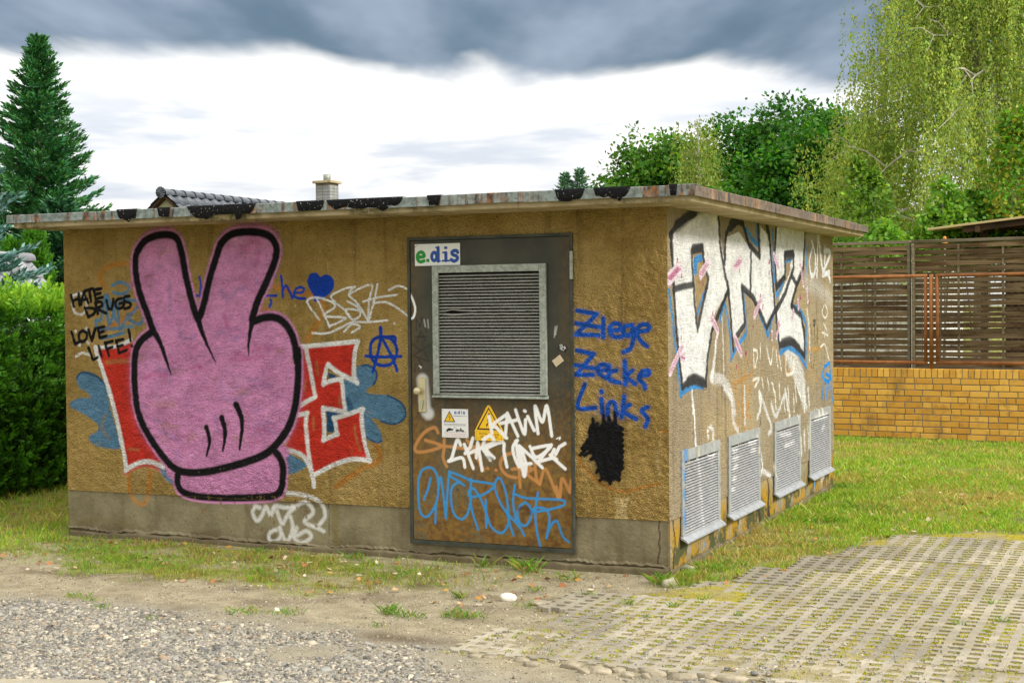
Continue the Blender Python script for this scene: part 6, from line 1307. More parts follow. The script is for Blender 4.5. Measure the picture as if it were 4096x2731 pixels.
M['paver'] = paverm()
def groundm():
    m, nt, b, _ = newmat('earth'); p = POS(nt); a = ATT(nt, 'mask'); sp_ = nd(nt, 'SeparateColor', {0: a.outputs['Color']})
    fine = noise(nt, p, 85, 4, .65); mid = noise(nt, p, 7, 5, .6); vf = noise(nt, p, 220, 2, .6)
    c = mixc(nt, ramp(nt, mid, .3, .7), (.215, .18, .105), (.35, .30, .19))
    c = mixc(nt, mth(nt, 'MULTIPLY', ramp(nt, fine, .52, .66), .6), c, (.13, .10, .06))
    c = mixc(nt, mth(nt, 'MULTIPLY', ramp(nt, vf, .57, .64), .65), c, (.52, .47, .38))
    c = mixc(nt, mth(nt, 'MULTIPLY', ramp(nt, vf, .42, .36), .55), c, (.10, .085, .06))
    soil = mixc(nt, ramp(nt, fine, .4, .6), (.085, .065, .03), (.19, .165, .055))
    soil = mixc(nt, ramp(nt, mid, .36, .56), soil, (.19, .21, .04))
    c = mixc(nt, sp_.outputs[1], c, soil)
    grav = mixc(nt, ramp(nt, fine, .4, .6), (.16, .145, .115), (.30, .285, .25))
    c = mixc(nt, sp_.outputs[0], c, grav)
    moss = mixc(nt, ramp(nt, fine, .4, .62), (.17, .15, .014), (.42, .35, .025))
    c = mixc(nt, sp_.outputs[2], c, moss)
    c = mixc(nt, mth(nt, 'MULTIPLY', mth(nt, 'SUBTRACT', 1.0, a.outputs['Alpha']), .8), c, (.075, .05, .028))
    setb(nt, b, col=c, rough=.95, spec=.12, nrm=bump(nt, mth(nt, 'ADD', fine, mth(nt, 'MULTIPLY', mid, .8)), .6, .015)); return m
M['ground'] = groundm()
def brickm():
    m, nt, b, _ = newmat('ochre_brick'); p = POS(nt); r = RND(nt)
    c = mixc(nt, r, (.60, .29, .035), (.82, .47, .085))
    c = mixc(nt, mth(nt, 'MULTIPLY', ramp(nt, noise(nt, p, 9, 5, .6), .5, .7), .55), c, (.36, .16, .025))
    c = mixc(nt, mth(nt, 'MULTIPLY', ramp(nt, noise(nt, vmul(nt, p, (2, 2, .9)), 1.0, 4, .6), .55, .68), .5), c, (.16, .09, .03))
    c = mixc(nt, mth(nt, 'MULTIPLY', ramp(nt, noise(nt, p, 26, 4, .7), .62, .72), .6), c, (.62, .47, .30))
    setb(nt, b, col=c, rough=.75, spec=.3, nrm=bump(nt, noise(nt, p, 60, 3), .4, .006)); return m
M['brick'] = brickm()
M['mortar'] = simple('mortar', (.15, .135, .09), (.25, .23, .18), 9, .95, .5, 60, world=True)
def woodm(name, c1, c2, c3):
    m, nt, b, _ = newmat(name); o = OBJ(nt); p = POS(nt); r = RND(nt)
    off = nd(nt, 'VectorMath', {0: o, 1: nd(nt, 'CombineXYZ', {0: mth(nt, 'MULTIPLY', r, 40.0), 1: r, 2: mth(nt, 'MULTIPLY', r, 17.0)}).outputs[0]}, operation='ADD').outputs[0]
    g = noise(nt, vmul(nt, off, (1.3, 20, 45)), 1.0, 5, .6, .3); g2 = noise(nt, vmul(nt, off, (1.2, 2, 3)), 1.0, 3, .6)
    c = mixc(nt, ramp(nt, g, .3, .7), c1, c2)
    c = mixc(nt, mth(nt, 'MULTIPLY', ramp(nt, g2, .5, .68), .8), c, c3)
    v = mth(nt, 'ADD', .75, mth(nt, 'MULTIPLY', r, .5))
    c = mixc(nt, 1.0, c, nd(nt, 'CombineColor', {0: v, 1: v, 2: v}).outputs[0], 'MULTIPLY')
    setb(nt, b, col=c, rough=.85, spec=.2, nrm=bump(nt, g, .4, .006)); return m
M['slat'] = woodm('weathered_slat', (.095, .058, .026), (.225, .158, .082), (.055, .024, .008))
M['slatframe'] = woodm('weathered_frame', (.13, .105, .062), (.25, .21, .14), (.08, .052, .026))
M['plank'] = woodm('canopy_plank', (.40, .30, .13), (.52, .42, .22), (.26, .16, .06))
M['darkwood'] = woodm('dark_timber', (.05, .03, .016), (.09, .05, .025), (.03, .018, .01))
M['rust'] = simple('rusty_tube', (.20, .07, .02), (.30, .12, .035), 9, .75, .4, 50, world=True)
M['wire'] = simple('wire', (.09, .075, .055), (.16, .12, .08), 9, .6, 0, metal=.3)
M['tile'] = simple('glazed_black_tile', (.035, .045, .06), (.075, .085, .10), 6, .3, .1, 30, var=.2, spec=.6)
M['tile_grey'] = simple('grey_tile', (.16, .16, .18), (.25, .25, .27), 6, .35, .1, 30, var=.2, spec=.6)
M['cream'] = simple('cream_render', (.62, .56, .36), (.68, .62, .44), 4, .9, .1, 40)
M['housewhite'] = simple('pale_render', (.55, .55, .50), (.64, .64, .6), 4, .9, .1, 40)
M['chimbrick'] = simple('grey_chimney_brick', (.22, .23, .23), (.32, .33, .32), 9, .8, .3, 40, var=.12)
M['orange'] = simple('orange_glaze', (.62, .22, .04), (.70, .30, .07), 9, .5, 0)
M['hedgecore'] = simple('hedge_dark_core', (.012, .018, .006), (.03, .03, .012), 9, .95, .5, 40)  # near-black colour, stands in for the shade inside the hedge

# ------------------------------------------------------------------ ground
XL, DEP, HS, HP = -4.872, 4.971, 2.386, 0.351
DX0, DX1, DZ0, DZ1 = -1.869, -0.646, 0.108, 2.208
def interp(x, P): P = np.array(P); return np.interp(x, P[:, 0], P[:, 1])
STRIP = [(-9, -.75), (-6, -.95), (-4.48, -1.14), (-3.95, -1.3), (-3.33, -1.4), (-2.62, -1.44), (-1.99, -1.42), (-1.46, -1.29), (-1.0, -1.0), (-.6, -.6), (-.3, -.25), (0, -.15)]
GRAVB = [(-6, -2.1), (-3.5, -2.1), (-2.6, -2.05), (-1.6, -2.2), (-1.2, -2.35), (-.9, -2.5), (-.4, -2.62), (.4, -2.6), (1.1, -2.45), (1.7, -2.3), (3, -2.2)]
PAVX = [(-2.6, -.42), (-2.38, -.42), (-1.6, -.25), (-.8, -.10), (-.44, .18), (.17, .61), (.94, .84), (1.82, .92), (2.1, 1.16), (2.43, 1.55)]   # left edge x as function of y
def ground_z(x, y):
    z = .018*(fbm(x*1.3, y*1.3, 3) - .5) + .012*(fbm(x*6, y*6, 9) - .5)
    k = np.clip((x-interp(y, PAVX)+.02)/.1, 0, 1)*np.clip((y+2.48)/.1, 0, 1)*np.clip((2.5-y)/.1, 0, 1)
    q = np.clip(np.maximum((.7-x)/.8, (-1.5-y)/.7), 0, 1)
    return z*(1-(.84-.30*q)*k)+(.0180+.0035*q)*k
def grass_mask(x, y):
    nz = fbm(x*2.2, y*2.2, 21); n2 = fbm(x*7, y*7, 31)
    front = (y < 0) & (x > -9)
    d = y - interp(x, STRIP) + (nz-.5)*.75
    f = np.clip(d/.34, 0, 1)*np.where(x > XL, np.clip((fbm(x*2.7, y*4.5, 131)-.30)*5, .3, 1), 1)*np.where(x > -1.9, np.clip(1-(x+1.9)/1.6, .12, 1), 1)
    f = f*np.where((x > XL) & (y > -.1), .55, 1)
    side = np.clip((interp(y, PAVX)-x + (nz-.5)*.25)/.1, 0, 1)*np.clip((y+.55)/.4, 0, 1)
    lawn = np.clip((y-2.45+(nz-.5)*.5)/.25, 0, 1)
    m = np.where(x < 0, np.where(y < 0, f, 1.0), np.maximum(side*.8, lawn))
    return np.clip(m, 0, 1), nz, n2
def gravel_mask(x, y):
    nz = fbm(x*1.8, y*1.8, 41)
    return np.clip((interp(x, GRAVB)+.32 - y + (nz-.5)*1.1)/.85, 0, 1)
def make_ground():
    xs = np.concatenate([np.arange(-10, -5, .1), np.arange(-5, 3.2, .055), np.arange(3.2, 8, .12)])
    ys = np.concatenate([np.arange(-7, -4, .1), np.arange(-4, 3, .055), np.arange(3, 12.6, .1)])
    X, Y = np.meshgrid(xs, ys); x = X.ravel(); y = Y.ravel()
    z = ground_z(x, y)
    g, nz, n2 = grass_mask(x, y); gr = gravel_mask(x, y)
    pav = (x > interp(y, PAVX)+.03) & (y > -2.42) & (y < 2.5)
    moss = pav*np.clip(.7+ (fbm(x*4, y*4, 5)-.4)*2.4, 0, 1)*np.clip((y+2.3)/.9, .25, 1)*np.clip((x+.2)/.7, .15, 1)
    dark = np.exp(-(((x+.78)/.33)**2 + ((y+2.2)/.11)**2))*.95
    dark = np.maximum(dark, .55*np.clip((fbm(x*3, y*3, 77)-.6)*5, 0, 1)*(y < 0))
    c = np.stack([gr*(~pav), g*(~pav), moss, 1-dark], 1)
    nx, ny = len(xs), len(ys); i = np.arange(nx*ny).reshape(ny, nx)
    F = np.stack([i[:-1, :-1], i[:-1, 1:], i[1:, 1:], i[1:, :-1]], -1).reshape(-1, 4)
    # far skirt out to the horizon
    V = np.stack([x, y, z], 1)
    b = len(V); far = 900
    x0, x1, y0, y1 = xs[0], xs[-1], ys[0], ys[-1]
    ring = np.array([(x0, y0, -.005), (x1, y0, -.005), (x1, y1, -.005), (x0, y1, -.005), (-far, -far, -.3), (far, -far, -.3), (far, far, -.3), (-far, far, -.3)])
    F2 = np.array([[b+4, b+5, b+1, b], [b+5, b+6, b+2, b+1], [b+6, b+7, b+3, b+2], [b+7, b+4, b, b+3]])
    V = np.concatenate([V, ring]); F = np.concatenate([F, F2]); c = np.concatenate([c, np.tile([0, 1, 0, 1], (8, 1))])
    return mesh('ground', V, F, M['ground'], None, True, {'mask': c}, 'structure')
make_ground()

# pavers: grid stones 0.40 x 0.565, four by six cells, half cells along the rim
PX, PY = .0997, .0938
def paver_mesh():
    hx, hy = .0295, .0265
    bx = [0]; by = [0]
    for i in range(5):
        c = i*PX
        if i > 0: bx.append(c-hx)
        if i < 4: bx.append(c+hx)
    bx.append(4*PX)
    for i in range(7):
        c = i*PY
        if i > 0: by.append(c-hy)
        if i < 6: by.append(c+hy)
    by.append(6*PY)
    bx = sorted(set(bx)); by = sorted(set(by))
    nx, ny = len(bx)-1, len(by)-1
    solid = np.ones((nx, ny), bool)
    for a in range(nx):
        for b in range(ny):
            if a % 2 == 0 and b % 2 == 0: solid[a, b] = False
    v = []; f = []
    vid = {}
    def vert(a, b, z):
        k = (a, b, z)
        if k not in vid:
            vid[k] = len(v)
            j = .0045
            v.append((bx[a]-2*PX + random.uniform(-j, j), by[b]-3*PY + random.uniform(-j, j), 0 if z else -.055))
        return vid[k]
    for a in range(nx):
        for b in range(ny):
            if not solid[a, b]: continue
            f.append([vert(a, b, 1), vert(a+1, b, 1), vert(a+1, b+1, 1), vert(a, b+1, 1)])
            for (da, db, p, q) in ((-1, 0, (a, b+1), (a, b)), (1, 0, (a+1, b), (a+1, b+1)), (0, -1, (a, b), (a+1, b)), (0, 1, (a+1, b+1), (a, b+1))):
                na, nb = a+da, b+db
                if na < 0 or nb < 0 or na >= nx or nb >= ny or not solid[na, nb]:
                    f.append([vert(*p, 0), vert(*q, 0), vert(*q, 1), vert(*p, 1)])
    me = bpy.data.meshes.new('grid_paver'); me.from_pydata(v, [], f); me.update(); me.materials.append(M['paver'])
    return me
pv_root = empty('paved_area'); pv_root['kind'] = 'structure'
pmesh = [paver_mesh() for _ in range(7)]
npav = 0; PAVERS = []
for iy in range(9):
    yc = -2.16 + iy*(6*PY+.004)
    for ix in range(10):
        xc = -.16 + ix*(4*PX+.005) + (.0 if iy % 2 else .2) - .2
        e = interp(min(yc, 2.3), PAVX)
        if xc - .1 < e - .12 or yc > 2.35 or xc > 3.3: continue
        tl = .0045 if (xc < .6 or yc < -1.6) else .0022
        o = inst('grid_paver', random.choice(pmesh), pv_root, (xc+random.uniform(-.010, .010), yc+random.uniform(-.010, .010), .0243+random.uniform(-.0025, .0028)-(.004 if random.random() < .1 else 0)),
                 (random.gauss(0, tl), random.gauss(0, tl), random.gauss(0, .016)+random.choice((0, math.pi))))
        npav += 1; PAVERS.append((o.location.x, o.location.y))

# ------------------------------------------------------------------ the building
B = tag(empty('utility_building'), 'low flat-roofed roughcast utility building covered in spray graffiti', 'building')
DOORHOLE = (DX0+.012, DX1-.012, DZ0+.012, DZ1-.012)
def wall_grid(name, kind, u0, u1, v0, v1, du, dv, hole, ops, mat, rough=.0016, inset=0.0, topwave=0):
    us = np.linspace(u0, u1, int((u1-u0)/du)+1); vs_ = np.linspace(v0, v1, int((v1-v0)/dv)+1)
    if hole is not None:      # snap grid lines to the opening
        for arr, a, b in ((us, hole[0], hole[1]), (vs_, hole[2], hole[3])):
            for t in (a, b):
                if arr[0] < t < arr[-1]: arr[np.argmin(abs(arr-t))] = t
    Ug, Vg = np.meshgrid(us, vs_); u = Ug.ravel(); v = Vg.ravel()
    rgb, A = paint_eval(ops, u, v)
    n = .004*(fbm(u*3, v*3, 51)-.5) + rough*(vnoise(u*70, v*70, 7)-.5)*2 + rough*1.4*(vnoise(u*36, v*36, 17)-.5)*2
    edge = (u <= u0+1e-6) | (u >= u1-1e-6)
    n = np.where(edge, 0, n) - inset
    if kind == 'front': P = np.stack([u, -n, v], 1)
    else: P = np.stack([n, u, v], 1)
    nx, ny = len(us), len(vs_); i = np.arange(nx*ny).reshape(ny, nx)
    F = np.stack([i[:-1, :-1], i[:-1, 1:], i[1:, 1:], i[1:, :-1]], -1).reshape(-1, 4)
    if hole is not None:
        cu = u[F].mean(1); cv = v[F].mean(1)
        F = F[~((cu > hole[0]) & (cu < hole[1]) & (cv > hole[2]) & (cv < hole[3]))]
    return mesh(name, P, F, mat, B, True, {'paint': np.concatenate([rgb, A[:, None]], 1)})
CRACKS_F = [('S', 'crack', 1, .006, .004, .005, 0, 0, [-.069, .36, -.074, .30, -.066, .255, -.074, .21, -.068, .16, -.082, .10, -.079, .02]),
            ('S', 'crack', 1, .006, .003, .002, 0, 0, [-2.53, .36, -2.528, .20, -2.535, .07, -2.53, .02]),
            ('S', 'stain', .5, .05, .03, .03, 0, 0, [-2.48, .33, -2.47, .08]),
            ('S', 'stain', .45, .06, .02, .02, 1, 0, [-4.8, .10, -4.5, .13, -4.2, .09])]
CRACKS_S = [('S', 'crack', 1, .006, .012, .010, 0, 0, [.083, .40, .10, .30, .135, .21, .12, .15, .09, .10, .095, .03]),
            ('S', 'crack', 1, .006, .006, .02, 0, 0, [2.28, .42, 2.28, .38, 2.26, .30]), ('S', 'crack', 1, .008, .012, .03, 0, 0, [2.50, .36, 2.555, .25, 2.52, .15, 2.549, .04]),
            ('S', 'crack', 1, .008, .01, .035, 0, 0, [2.256, .20, 2.24, .13, 2.264, .06]), ('S', 'crack', .8, .006, .004, .004, 0, 0, [3.5, .16, 3.7, .13, 4.1, .14, 4.6, .11]),
            ('S', 'crack', .9, .004, .003, .003, 0, 0, [2.27, .9, 2.26, .7, 2.29, .45])]
wall_grid('front_wall', 'front', XL, 0, HP, HS-.01, .0068, .0066, DOORHOLE, PAINT_FRONT, M['plaster'], .0026)
wall_grid('front_plinth', 'front', XL, 0, -.06, HP, .0075, .0075, DOORHOLE, PAINT_FRONT + CRACKS_F, M['plinth'], .0006, .007)
wall_grid('side_wall', 'side', 0, DEP, HP, HS-.01, .0125, .0066, None, PAINT_SIDE + [c for c in CRACKS_S if c[8][1] > .5 or c[8][3] > .38], M['plaster_side'], .0022)
wall_grid('side_plinth', 'side', 0, DEP, -.06, HP, .0125, .008, None, PAINT_SIDE + CRACKS_S, M['plinth_side'], .0012, .007)
# hidden walls and core
MB().box(XL, -.002, DEP-.02, DEP, -.06, HS-.01).build('back_wall', M['plaster_plain'], B)
MB().box(XL, XL+.02, .009, DEP-.02, -.06, HS-.01).build('rear_gable_wall', M['plaster_plain'], B)
MB().box(XL+.03, -.03, .16, DEP-.03, -.05, HS-.02).build('dark_interior', M['dark'], B)  # unseen near-black block, added to stop light inside the shell
# returns of plaster edge over plinth
MB().box(XL, -.001, -.0005, .02, HP-.0015, HP-.0005).build('plaster_edge', M['plaster_plain'], B)
MB().box(-.02, .0005, .001, DEP, HP-.0016, HP-.0006).build('plaster_edge', M['plaster_plain'], B)
# reveals of the doorway
rv = MB(); a, b_, c_, d_ = DOORHOLE
rv.poly([(a, 0.01, c_), (a, .15, c_), (a, .15, d_), (a, .01, d_)], [[0, 1, 2, 3]]).poly([(b_, .01, c_), (b_, .15, c_), (b_, .15, d_), (b_, .01, d_)], [[3, 2, 1, 0]])
rv.poly([(a, .15, c_), (b_, .15, c_), (b_, .15, d_), (a, .15, d_)], [[0, 1, 2, 3]])
rv.build('door_reveal', M['dark'], B, recalc=False)
# crumbling footing along the front and side
def footing(name, n, L, side, h0, dep):
    t = np.linspace(0, 1, n); s_ = t*L
    top = h0*(.72+.6*fbm(s_*2.3, s_*0+.5, 61)) + .012*(vnoise(s_*14, s_*0, 3)-.5); dpt = dep*(.6+.8*fbm(s_*3, s_*0+2, 71))
    rows = []
    for k, (dy, dz) in enumerate(((1.25, -.08), (1.1, .55), (.95, .9), (.5, 1.0), (0, 1.04))):
        jit = .008*(vnoise(s_*25, s_*0+k, 5)-.5)
        off = dpt*dy + jit; z = np.where(dz < 0, -.05, top*dz) + jit*.5
        rows.append(np.stack([XL+.02+s_, -off+.006, z], 1) if not side else np.stack([off-.006, .0+s_, z], 1))
    V = np.concatenate(rows); i = np.arange(len(rows)*n).reshape(len(rows), n)
    F = np.stack([i[:-1, :-1], i[:-1, 1:], i[1:, 1:], i[1:, :-1]], -1).reshape(-1, 4)
    if side: F = F[:, ::-1].copy()
    mesh(name, V, F, M['footing'], B, False)
footing('footing', 420, -XL-.02, False, .040, .020)
def plinth_lip():
    n = 520; s_ = np.linspace(0, 1, n)*(-XL); x = XL+s_
    b = .040+.035*fbm(s_*1.7, s_*0+.3, 161)+.014*(vnoise(s_*11, s_*0, 13)-.5)+.012*(vnoise(s_*45, s_*0, 23)-.5)-.012; out = .003+.008*fbm(s_*4, s_*0+7, 171)
    top = b+.012+.022*fbm(s_*3, s_*0+9, 181)
    rows = [np.stack([x, s_*0+.0065, top], 1), np.stack([x, -out*.7, b+(top-b)*.45], 1), np.stack([x, -out, b+.010], 1), np.stack([x, -out*.8, b], 1), np.stack([x, s_*0+.012, b+.006], 1)]
    i = np.arange(5*n).reshape(5, n); F = np.stack([i[:-1, :-1], i[1:, :-1], i[1:, 1:], i[:-1, 1:]], -1).reshape(-1, 4)
    mesh('plinth_lip', np.concatenate(rows), F, M['footing'], B, False)
plinth_lip()
footing('footing', 300, DEP, True, .03, .02)

# roof
OF, OS, OL, OB, RT_, RB = .41, .307, .184, .137, 2.455, 2.39
roof = MB().box(XL-OL+.035, OS-.035, -OF+.035, DEP+OB-.035, HS-.030, RB+.03, .006).build('roof_slab', M['slab'], B)
MB().box(XL-OL+.01, OS-.01, -OF+.01, DEP+OB-.01, RB+.031, RT_-.006).build('roof_felt', M['tar'], roof)
def fascia(axis, a, b, fixed, mat, sgn):
    m = MB(); t = random.uniform(-.002, .002); zt = RT_+random.uniform(-.003, .003); zb = RB+random.uniform(-.003, .003); k = .0015
    prof = [(0, zb), (0, zt), (-.13, zt+.001), (-.13, zt-.002), (-.003, zt-.003), (-.003, zb)]   # thin folded sheet
    prof = [(0, zb), (-.001, zb+.02), (0, zt-.004), (-.004, zt), (-.13, zt+.002), (-.13, zt-.001), (-.006, zt-.004), (-.005, zb+.02), (-.012, zb+.001)]
    n = len(prof); steps = 6; v = []; f = []
    for i in range(steps+1):
        s_ = a+(b-a)*i/steps; wv = random.uniform(-.0012, .0012)
        for (d, z) in prof:
            q = fixed + sgn*(d+t+wv)
            v.append((s_, q, z) if axis == 'x' else (q, s_, z))
    for i in range(steps):
        for j in range(n): f.append([i*n+j, i*n+(j+1) % n, (i+1)*n+(j+1) % n, (i+1)*n+j])
    f += [list(range(n)), [steps*n+j for j in range(n)][::-1]]
    return m.poly(v, f).build('fascia_sheet', mat, roof)
JX = [XL-OL, -4.25, -3.98, -3.38, -2.74, -2.43, -1.95, -1.5, -1.22, -.82, -.5, -.2, .14, OS]
for a, b in zip(JX[:-1], JX[1:]): fascia('x', a+.0006, b-.0006, -OF, M['zinc'], -1)
JY = [-OF+.004, .12, .75, 1.4, 2.2, 2.9, 3.35, 3.6, 4.1, 4.6, DEP+OB]
for a, b in zip(JY[:-1], JY[1:]): fascia('y', a+.0006, b-.0006, OS, M['zinc_side'], 1)
fascia('x', XL-OL, OS, DEP+OB, M['zinc_side'], 1); fascia('y', -OF+.004, DEP+OB, XL-OL, M['zinc'], -1)
# tar smeared over the fascia, hanging in drips
def tarpatch(x0, x1, cover, drips):
    n = max(8, int((x1-x0)/.012)); xs = np.linspace(x0, x1, n); t = (xs-x0)/(x1-x0)
    dn = cover*(.55+.8*fbm(xs*9, xs*0, 83))*np.clip(np.minimum(t, 1-t)*7, 0, 1)**.5
    for (dx, dl, dw) in drips: dn = np.maximum(dn, dl*np.clip(1-((xs-dx)/dw)**2, 0, 1)**.5)
    big = np.zeros(n, bool)
    for (dx, dl, dw) in drips: big |= (abs(xs-dx) < dw) & (dl > .068)
    dn = np.where(big, dn, np.minimum(dn, .064)); v = []; f = []
    for i in range(n):
        zb = RT_-dn[i]; zb2 = RT_-dn[i]*.5
        v += [(xs[i], -OF+.06, RT_+.006), (xs[i], -OF-.001, RT_+.005), (xs[i], -OF-.005, RT_-.006), (xs[i], -OF-.006, zb2), (xs[i], -OF-.005, zb+.003), (xs[i], -OF-.0015, zb)]
    for i in range(n-1):
        for j in range(5): f.append([i*6+j, (i+1)*6+j, (i+1)*6+j+1, i*6+j+1])
    MB().poly(v, f).build('tar_patch', M['tar'], roof, True)
tarpatch(-3.40, -2.83, .085, [(-3.24, .094, .05), (-2.97, .092, .022), (-3.32, .08, .05)])
tarpatch(-2.50, -2.28, .075, [(-2.42, .068, .03), (-2.33, .055, .02)])
tarpatch(-2.26, -1.68, .066, [(-1.83, .085, .06), (-2.2, .06, .03), (-2.05, .058, .03)])
tarpatch(-1.50, -1.40, .09, [(-1.45, .062, .012)])
tarpatch(-4.02, -3.84, .08, [(-3.93, .072, .03)])
tarpatch(-3.66, -3.55, .09, [(-3.6, .06, .04)])
tarpatch(-.60, -.40, .065, [(-.52, .075, .04), (-.46, .06, .02)])
tarpatch(-.34, -.10, .055, [(-.17, .09, .018), (-.2, .07, .06), (-.32, .05, .02)])
tarpatch(.15, .20, .09, [(.18, .066, .012)])

# ------------------------------------------------------------------ door
fr = MB(); w_ = .020
fr.box(DX0, DX0+w_, -.012, .05, DZ0, DZ1).box(DX1-w_, DX1, -.012, .05, DZ0, DZ1).box(DX0+w_, DX1-w_, -.0115, .05, DZ1-w_, DZ1).box(DX0+w_, DX1-w_, -.020, .05, DZ0, DZ0+.026)
fr.build('door_frame', M['doorframe'], B)
LX0, LX1, LZ0, LZ1 = DX0+.024, DX1-.024, DZ0+.030, DZ1-.024
VX0, VX1, VZ0, VZ1 = -1.672, -.831, 1.118, 2.013       # louvre frame outer
def door_leaf():
    us = np.linspace(LX0, LX1, 190); vv = np.linspace(LZ0, LZ1, 325)
    U, V_ = np.meshgrid(us, vv); u = U.ravel(); v = V_.ravel(); rgb, A = paint_eval(PAINT_DOOR, u, v)
    y = -.004 - .003*(fbm(u*2, v*2, 91)-.5)
    i = np.arange(len(u)).reshape(len(vv), len(us))
    F = np.stack([i[:-1, :-1], i[:-1, 1:], i[1:, 1:], i[1:, :-1]], -1).reshape(-1, 4)
    cu = u[F].mean(1); cv = v[F].mean(1); F = F[~((cu > VX0+.03) & (cu < VX1-.03) & (cv > VZ0+.03) & (cv < VZ1-.03))]
    P = np.stack([u, y, v], 1)
    # folded edges back into the frame
    rim = []; b = len(P); R_ = [(LX0, LZ0), (LX1, LZ0), (LX1, LZ1), (LX0, LZ1)]
    P2 = np.array([(x, -.004, z) for x, z in R_] + [(x, .04, z) for x, z in R_])
    F2 = np.array([[b+k, b+(k+1) % 4, b+(k+1) % 4+4, b+k+4] for k in range(4)])[:, ::-1]
    c = np.concatenate([np.concatenate([rgb, A[:, None]], 1), np.zeros((8, 4))])
    return mesh('door', np.concatenate([P, P2]), np.concatenate([F, F2]), M['door'], B, False, {'paint': c})
door = door_leaf()
def pmesh_attr(mb, name, mat, parent, ops, kind, smooth=False):
    o = mb.build(name, mat, parent, smooth)
    me = o.data; co = np.zeros(len(me.vertices)*3, np.float32); me.vertices.foreach_get('co', co); co = co.reshape(-1, 3)
    u = co[:, 0] if kind == 'front' else co[:, 1]
    rgb, A = paint_eval(ops, u.astype(float), co[:, 2].astype(float))
    at = me.color_attributes.new('paint', 'FLOAT_COLOR', 'POINT'); at.data.foreach_set('color', np.concatenate([rgb, A[:, None]], 1).astype(np.float32).ravel())
    return o
lf = MB()
lf.box(VX0, VX0+.046, -.026, -.0045, VZ0+.022, VZ1, .002).box(VX1-.048, VX1, -.026, -.0045, VZ0+.022, VZ1, .002).box(VX0+.0465, VX1-.0485, -.0255, -.0045, VZ1-.05, VZ1-.001, .002)
lf.poly([(VX0-.006, -.036, VZ0), (VX1+.006, -.036, VZ0), (VX1+.006, -.036, VZ0+.006), (VX0-.006, -.036, VZ0+.006), (VX0-.006, -.0046, VZ0), (VX1+.006, -.0046, VZ0), (VX1+.006, -.0046, VZ0+.021), (VX0-.006, -.0046, VZ0+.021)],
        [[0, 1, 2, 3], [3, 2, 6, 7], [4, 7, 6, 5], [0, 4, 5, 1], [0, 3, 7, 4], [1, 5, 6, 2]])
lf.build('louvre_frame', M['galv'], door)
MB().box(VX0+.03, VX1-.03, .035, .04, VZ0, VZ1).build('louvre_back', M['dark'], door)  # black sheet gives the gaps between the louvre slats their shade
ns = 38; x0, x1 = VX0+.0465, VX1-.0485; zlo, zhi = VZ0+.024, VZ1-.053
def slat_profile(z, p, tilt=1.0): return [(.014, z+p*.34), (-.014, z-p*.10), (-.019, z-p*.20), (-.016, z-p*.27), (.014, z+p*.22)]
def slat(name, mat, parent, kind, a, b, z, p, n, ops, dent=None):
    mb = MB(); v = []; f = []; pr = slat_profile(z, p) if kind == 'front' else [(.014, z+p*.10), (-.014, z-p*.22), (-.019, z-p*.30), (-.016, z-p*.36), (.014, z+p*.0)]
    for i in range(n+1):
        s_ = a+(b-a)*i/n; up = 0; sag = .0008*math.sin(i*1.7+z*90)
        if dent:
            up = dent[2]*math.exp(-((s_-dent[0])/dent[1])**2)
        for (y, zz_) in pr:
            v.append((s_, y, zz_+up+sag) if kind == 'front' else (-y, s_, zz_+up+sag))
    k = len(pr)
    for i in range(n):
        for j in range(k): f.append([i*k+j, i*k+(j+1) % k, (i+1)*k+(j+1) % k, (i+1)*k+j])
    f += [list(range(k)), [n*k+j for j in range(k)][::-1]]
    mb.poly(v, f)
    return pmesh_attr(mb, name, mat, parent, ops, kind)
pz = (zhi-zlo)/ns
for i in range(ns):
    z = zlo+(i+.2)*pz; dent = None
    if i == 26: dent = (-1.51, .05, .009)
    if i == 25: dent = (-1.51, .05, -.006)
    slat('louvre_slat', M['louvre'], door, 'front', x0, x1, z, pz, 24 if dent else 3, [], dent)
# handle set, hinges
hp = MB().box(-1.792, -1.736, -.016, -.0085, 1.014, 1.252, .003).build('handle_plate', M['brass'], door)
def lathe(prof, n=20):   # prof (r, y) about the y axis
    v = []; f = []
    for (r, y) in prof:
        for k in range(n): v.append((r*math.cos(2*math.pi*k/n), y, r*math.sin(2*math.pi*k/n)))
    for i in range(len(prof)-1):
        for k in range(n): f.append([i*n+k, i*n+(k+1) % n, (i+1)*n+(k+1) % n, (i+1)*n+k])
    return v, f
v, f = lathe([(.010, -.014), (.010, -.03), (.022, -.038), (.027, -.048), (.025, -.058), (.014, -.064), (.0, -.065)])
v = [(a-1.783, b, c+1.160) for a, b, c in v]; MB().poly(v, f).build('door_knob', M['brass'], door, True)
MB().prism([(-1.784, 1.098), (-1.752, 1.098), (-1.752, 1.085), (-1.760, 1.032), (-1.772, 1.028), (-1.780, 1.04), (-1.785, 1.085)], -.027, -.017).build('lock_cover', M['chrome'], door)
for z0, z1 in ((1.905, 2.087), (.236, .417)):
    h = MB().tube([(DX1-.004, -.022, z0), (DX1-.004, -.022, z1)], .012, 10).build('hinge', M['galv'] if z0 > 1 else M['doorframe'], door, False)

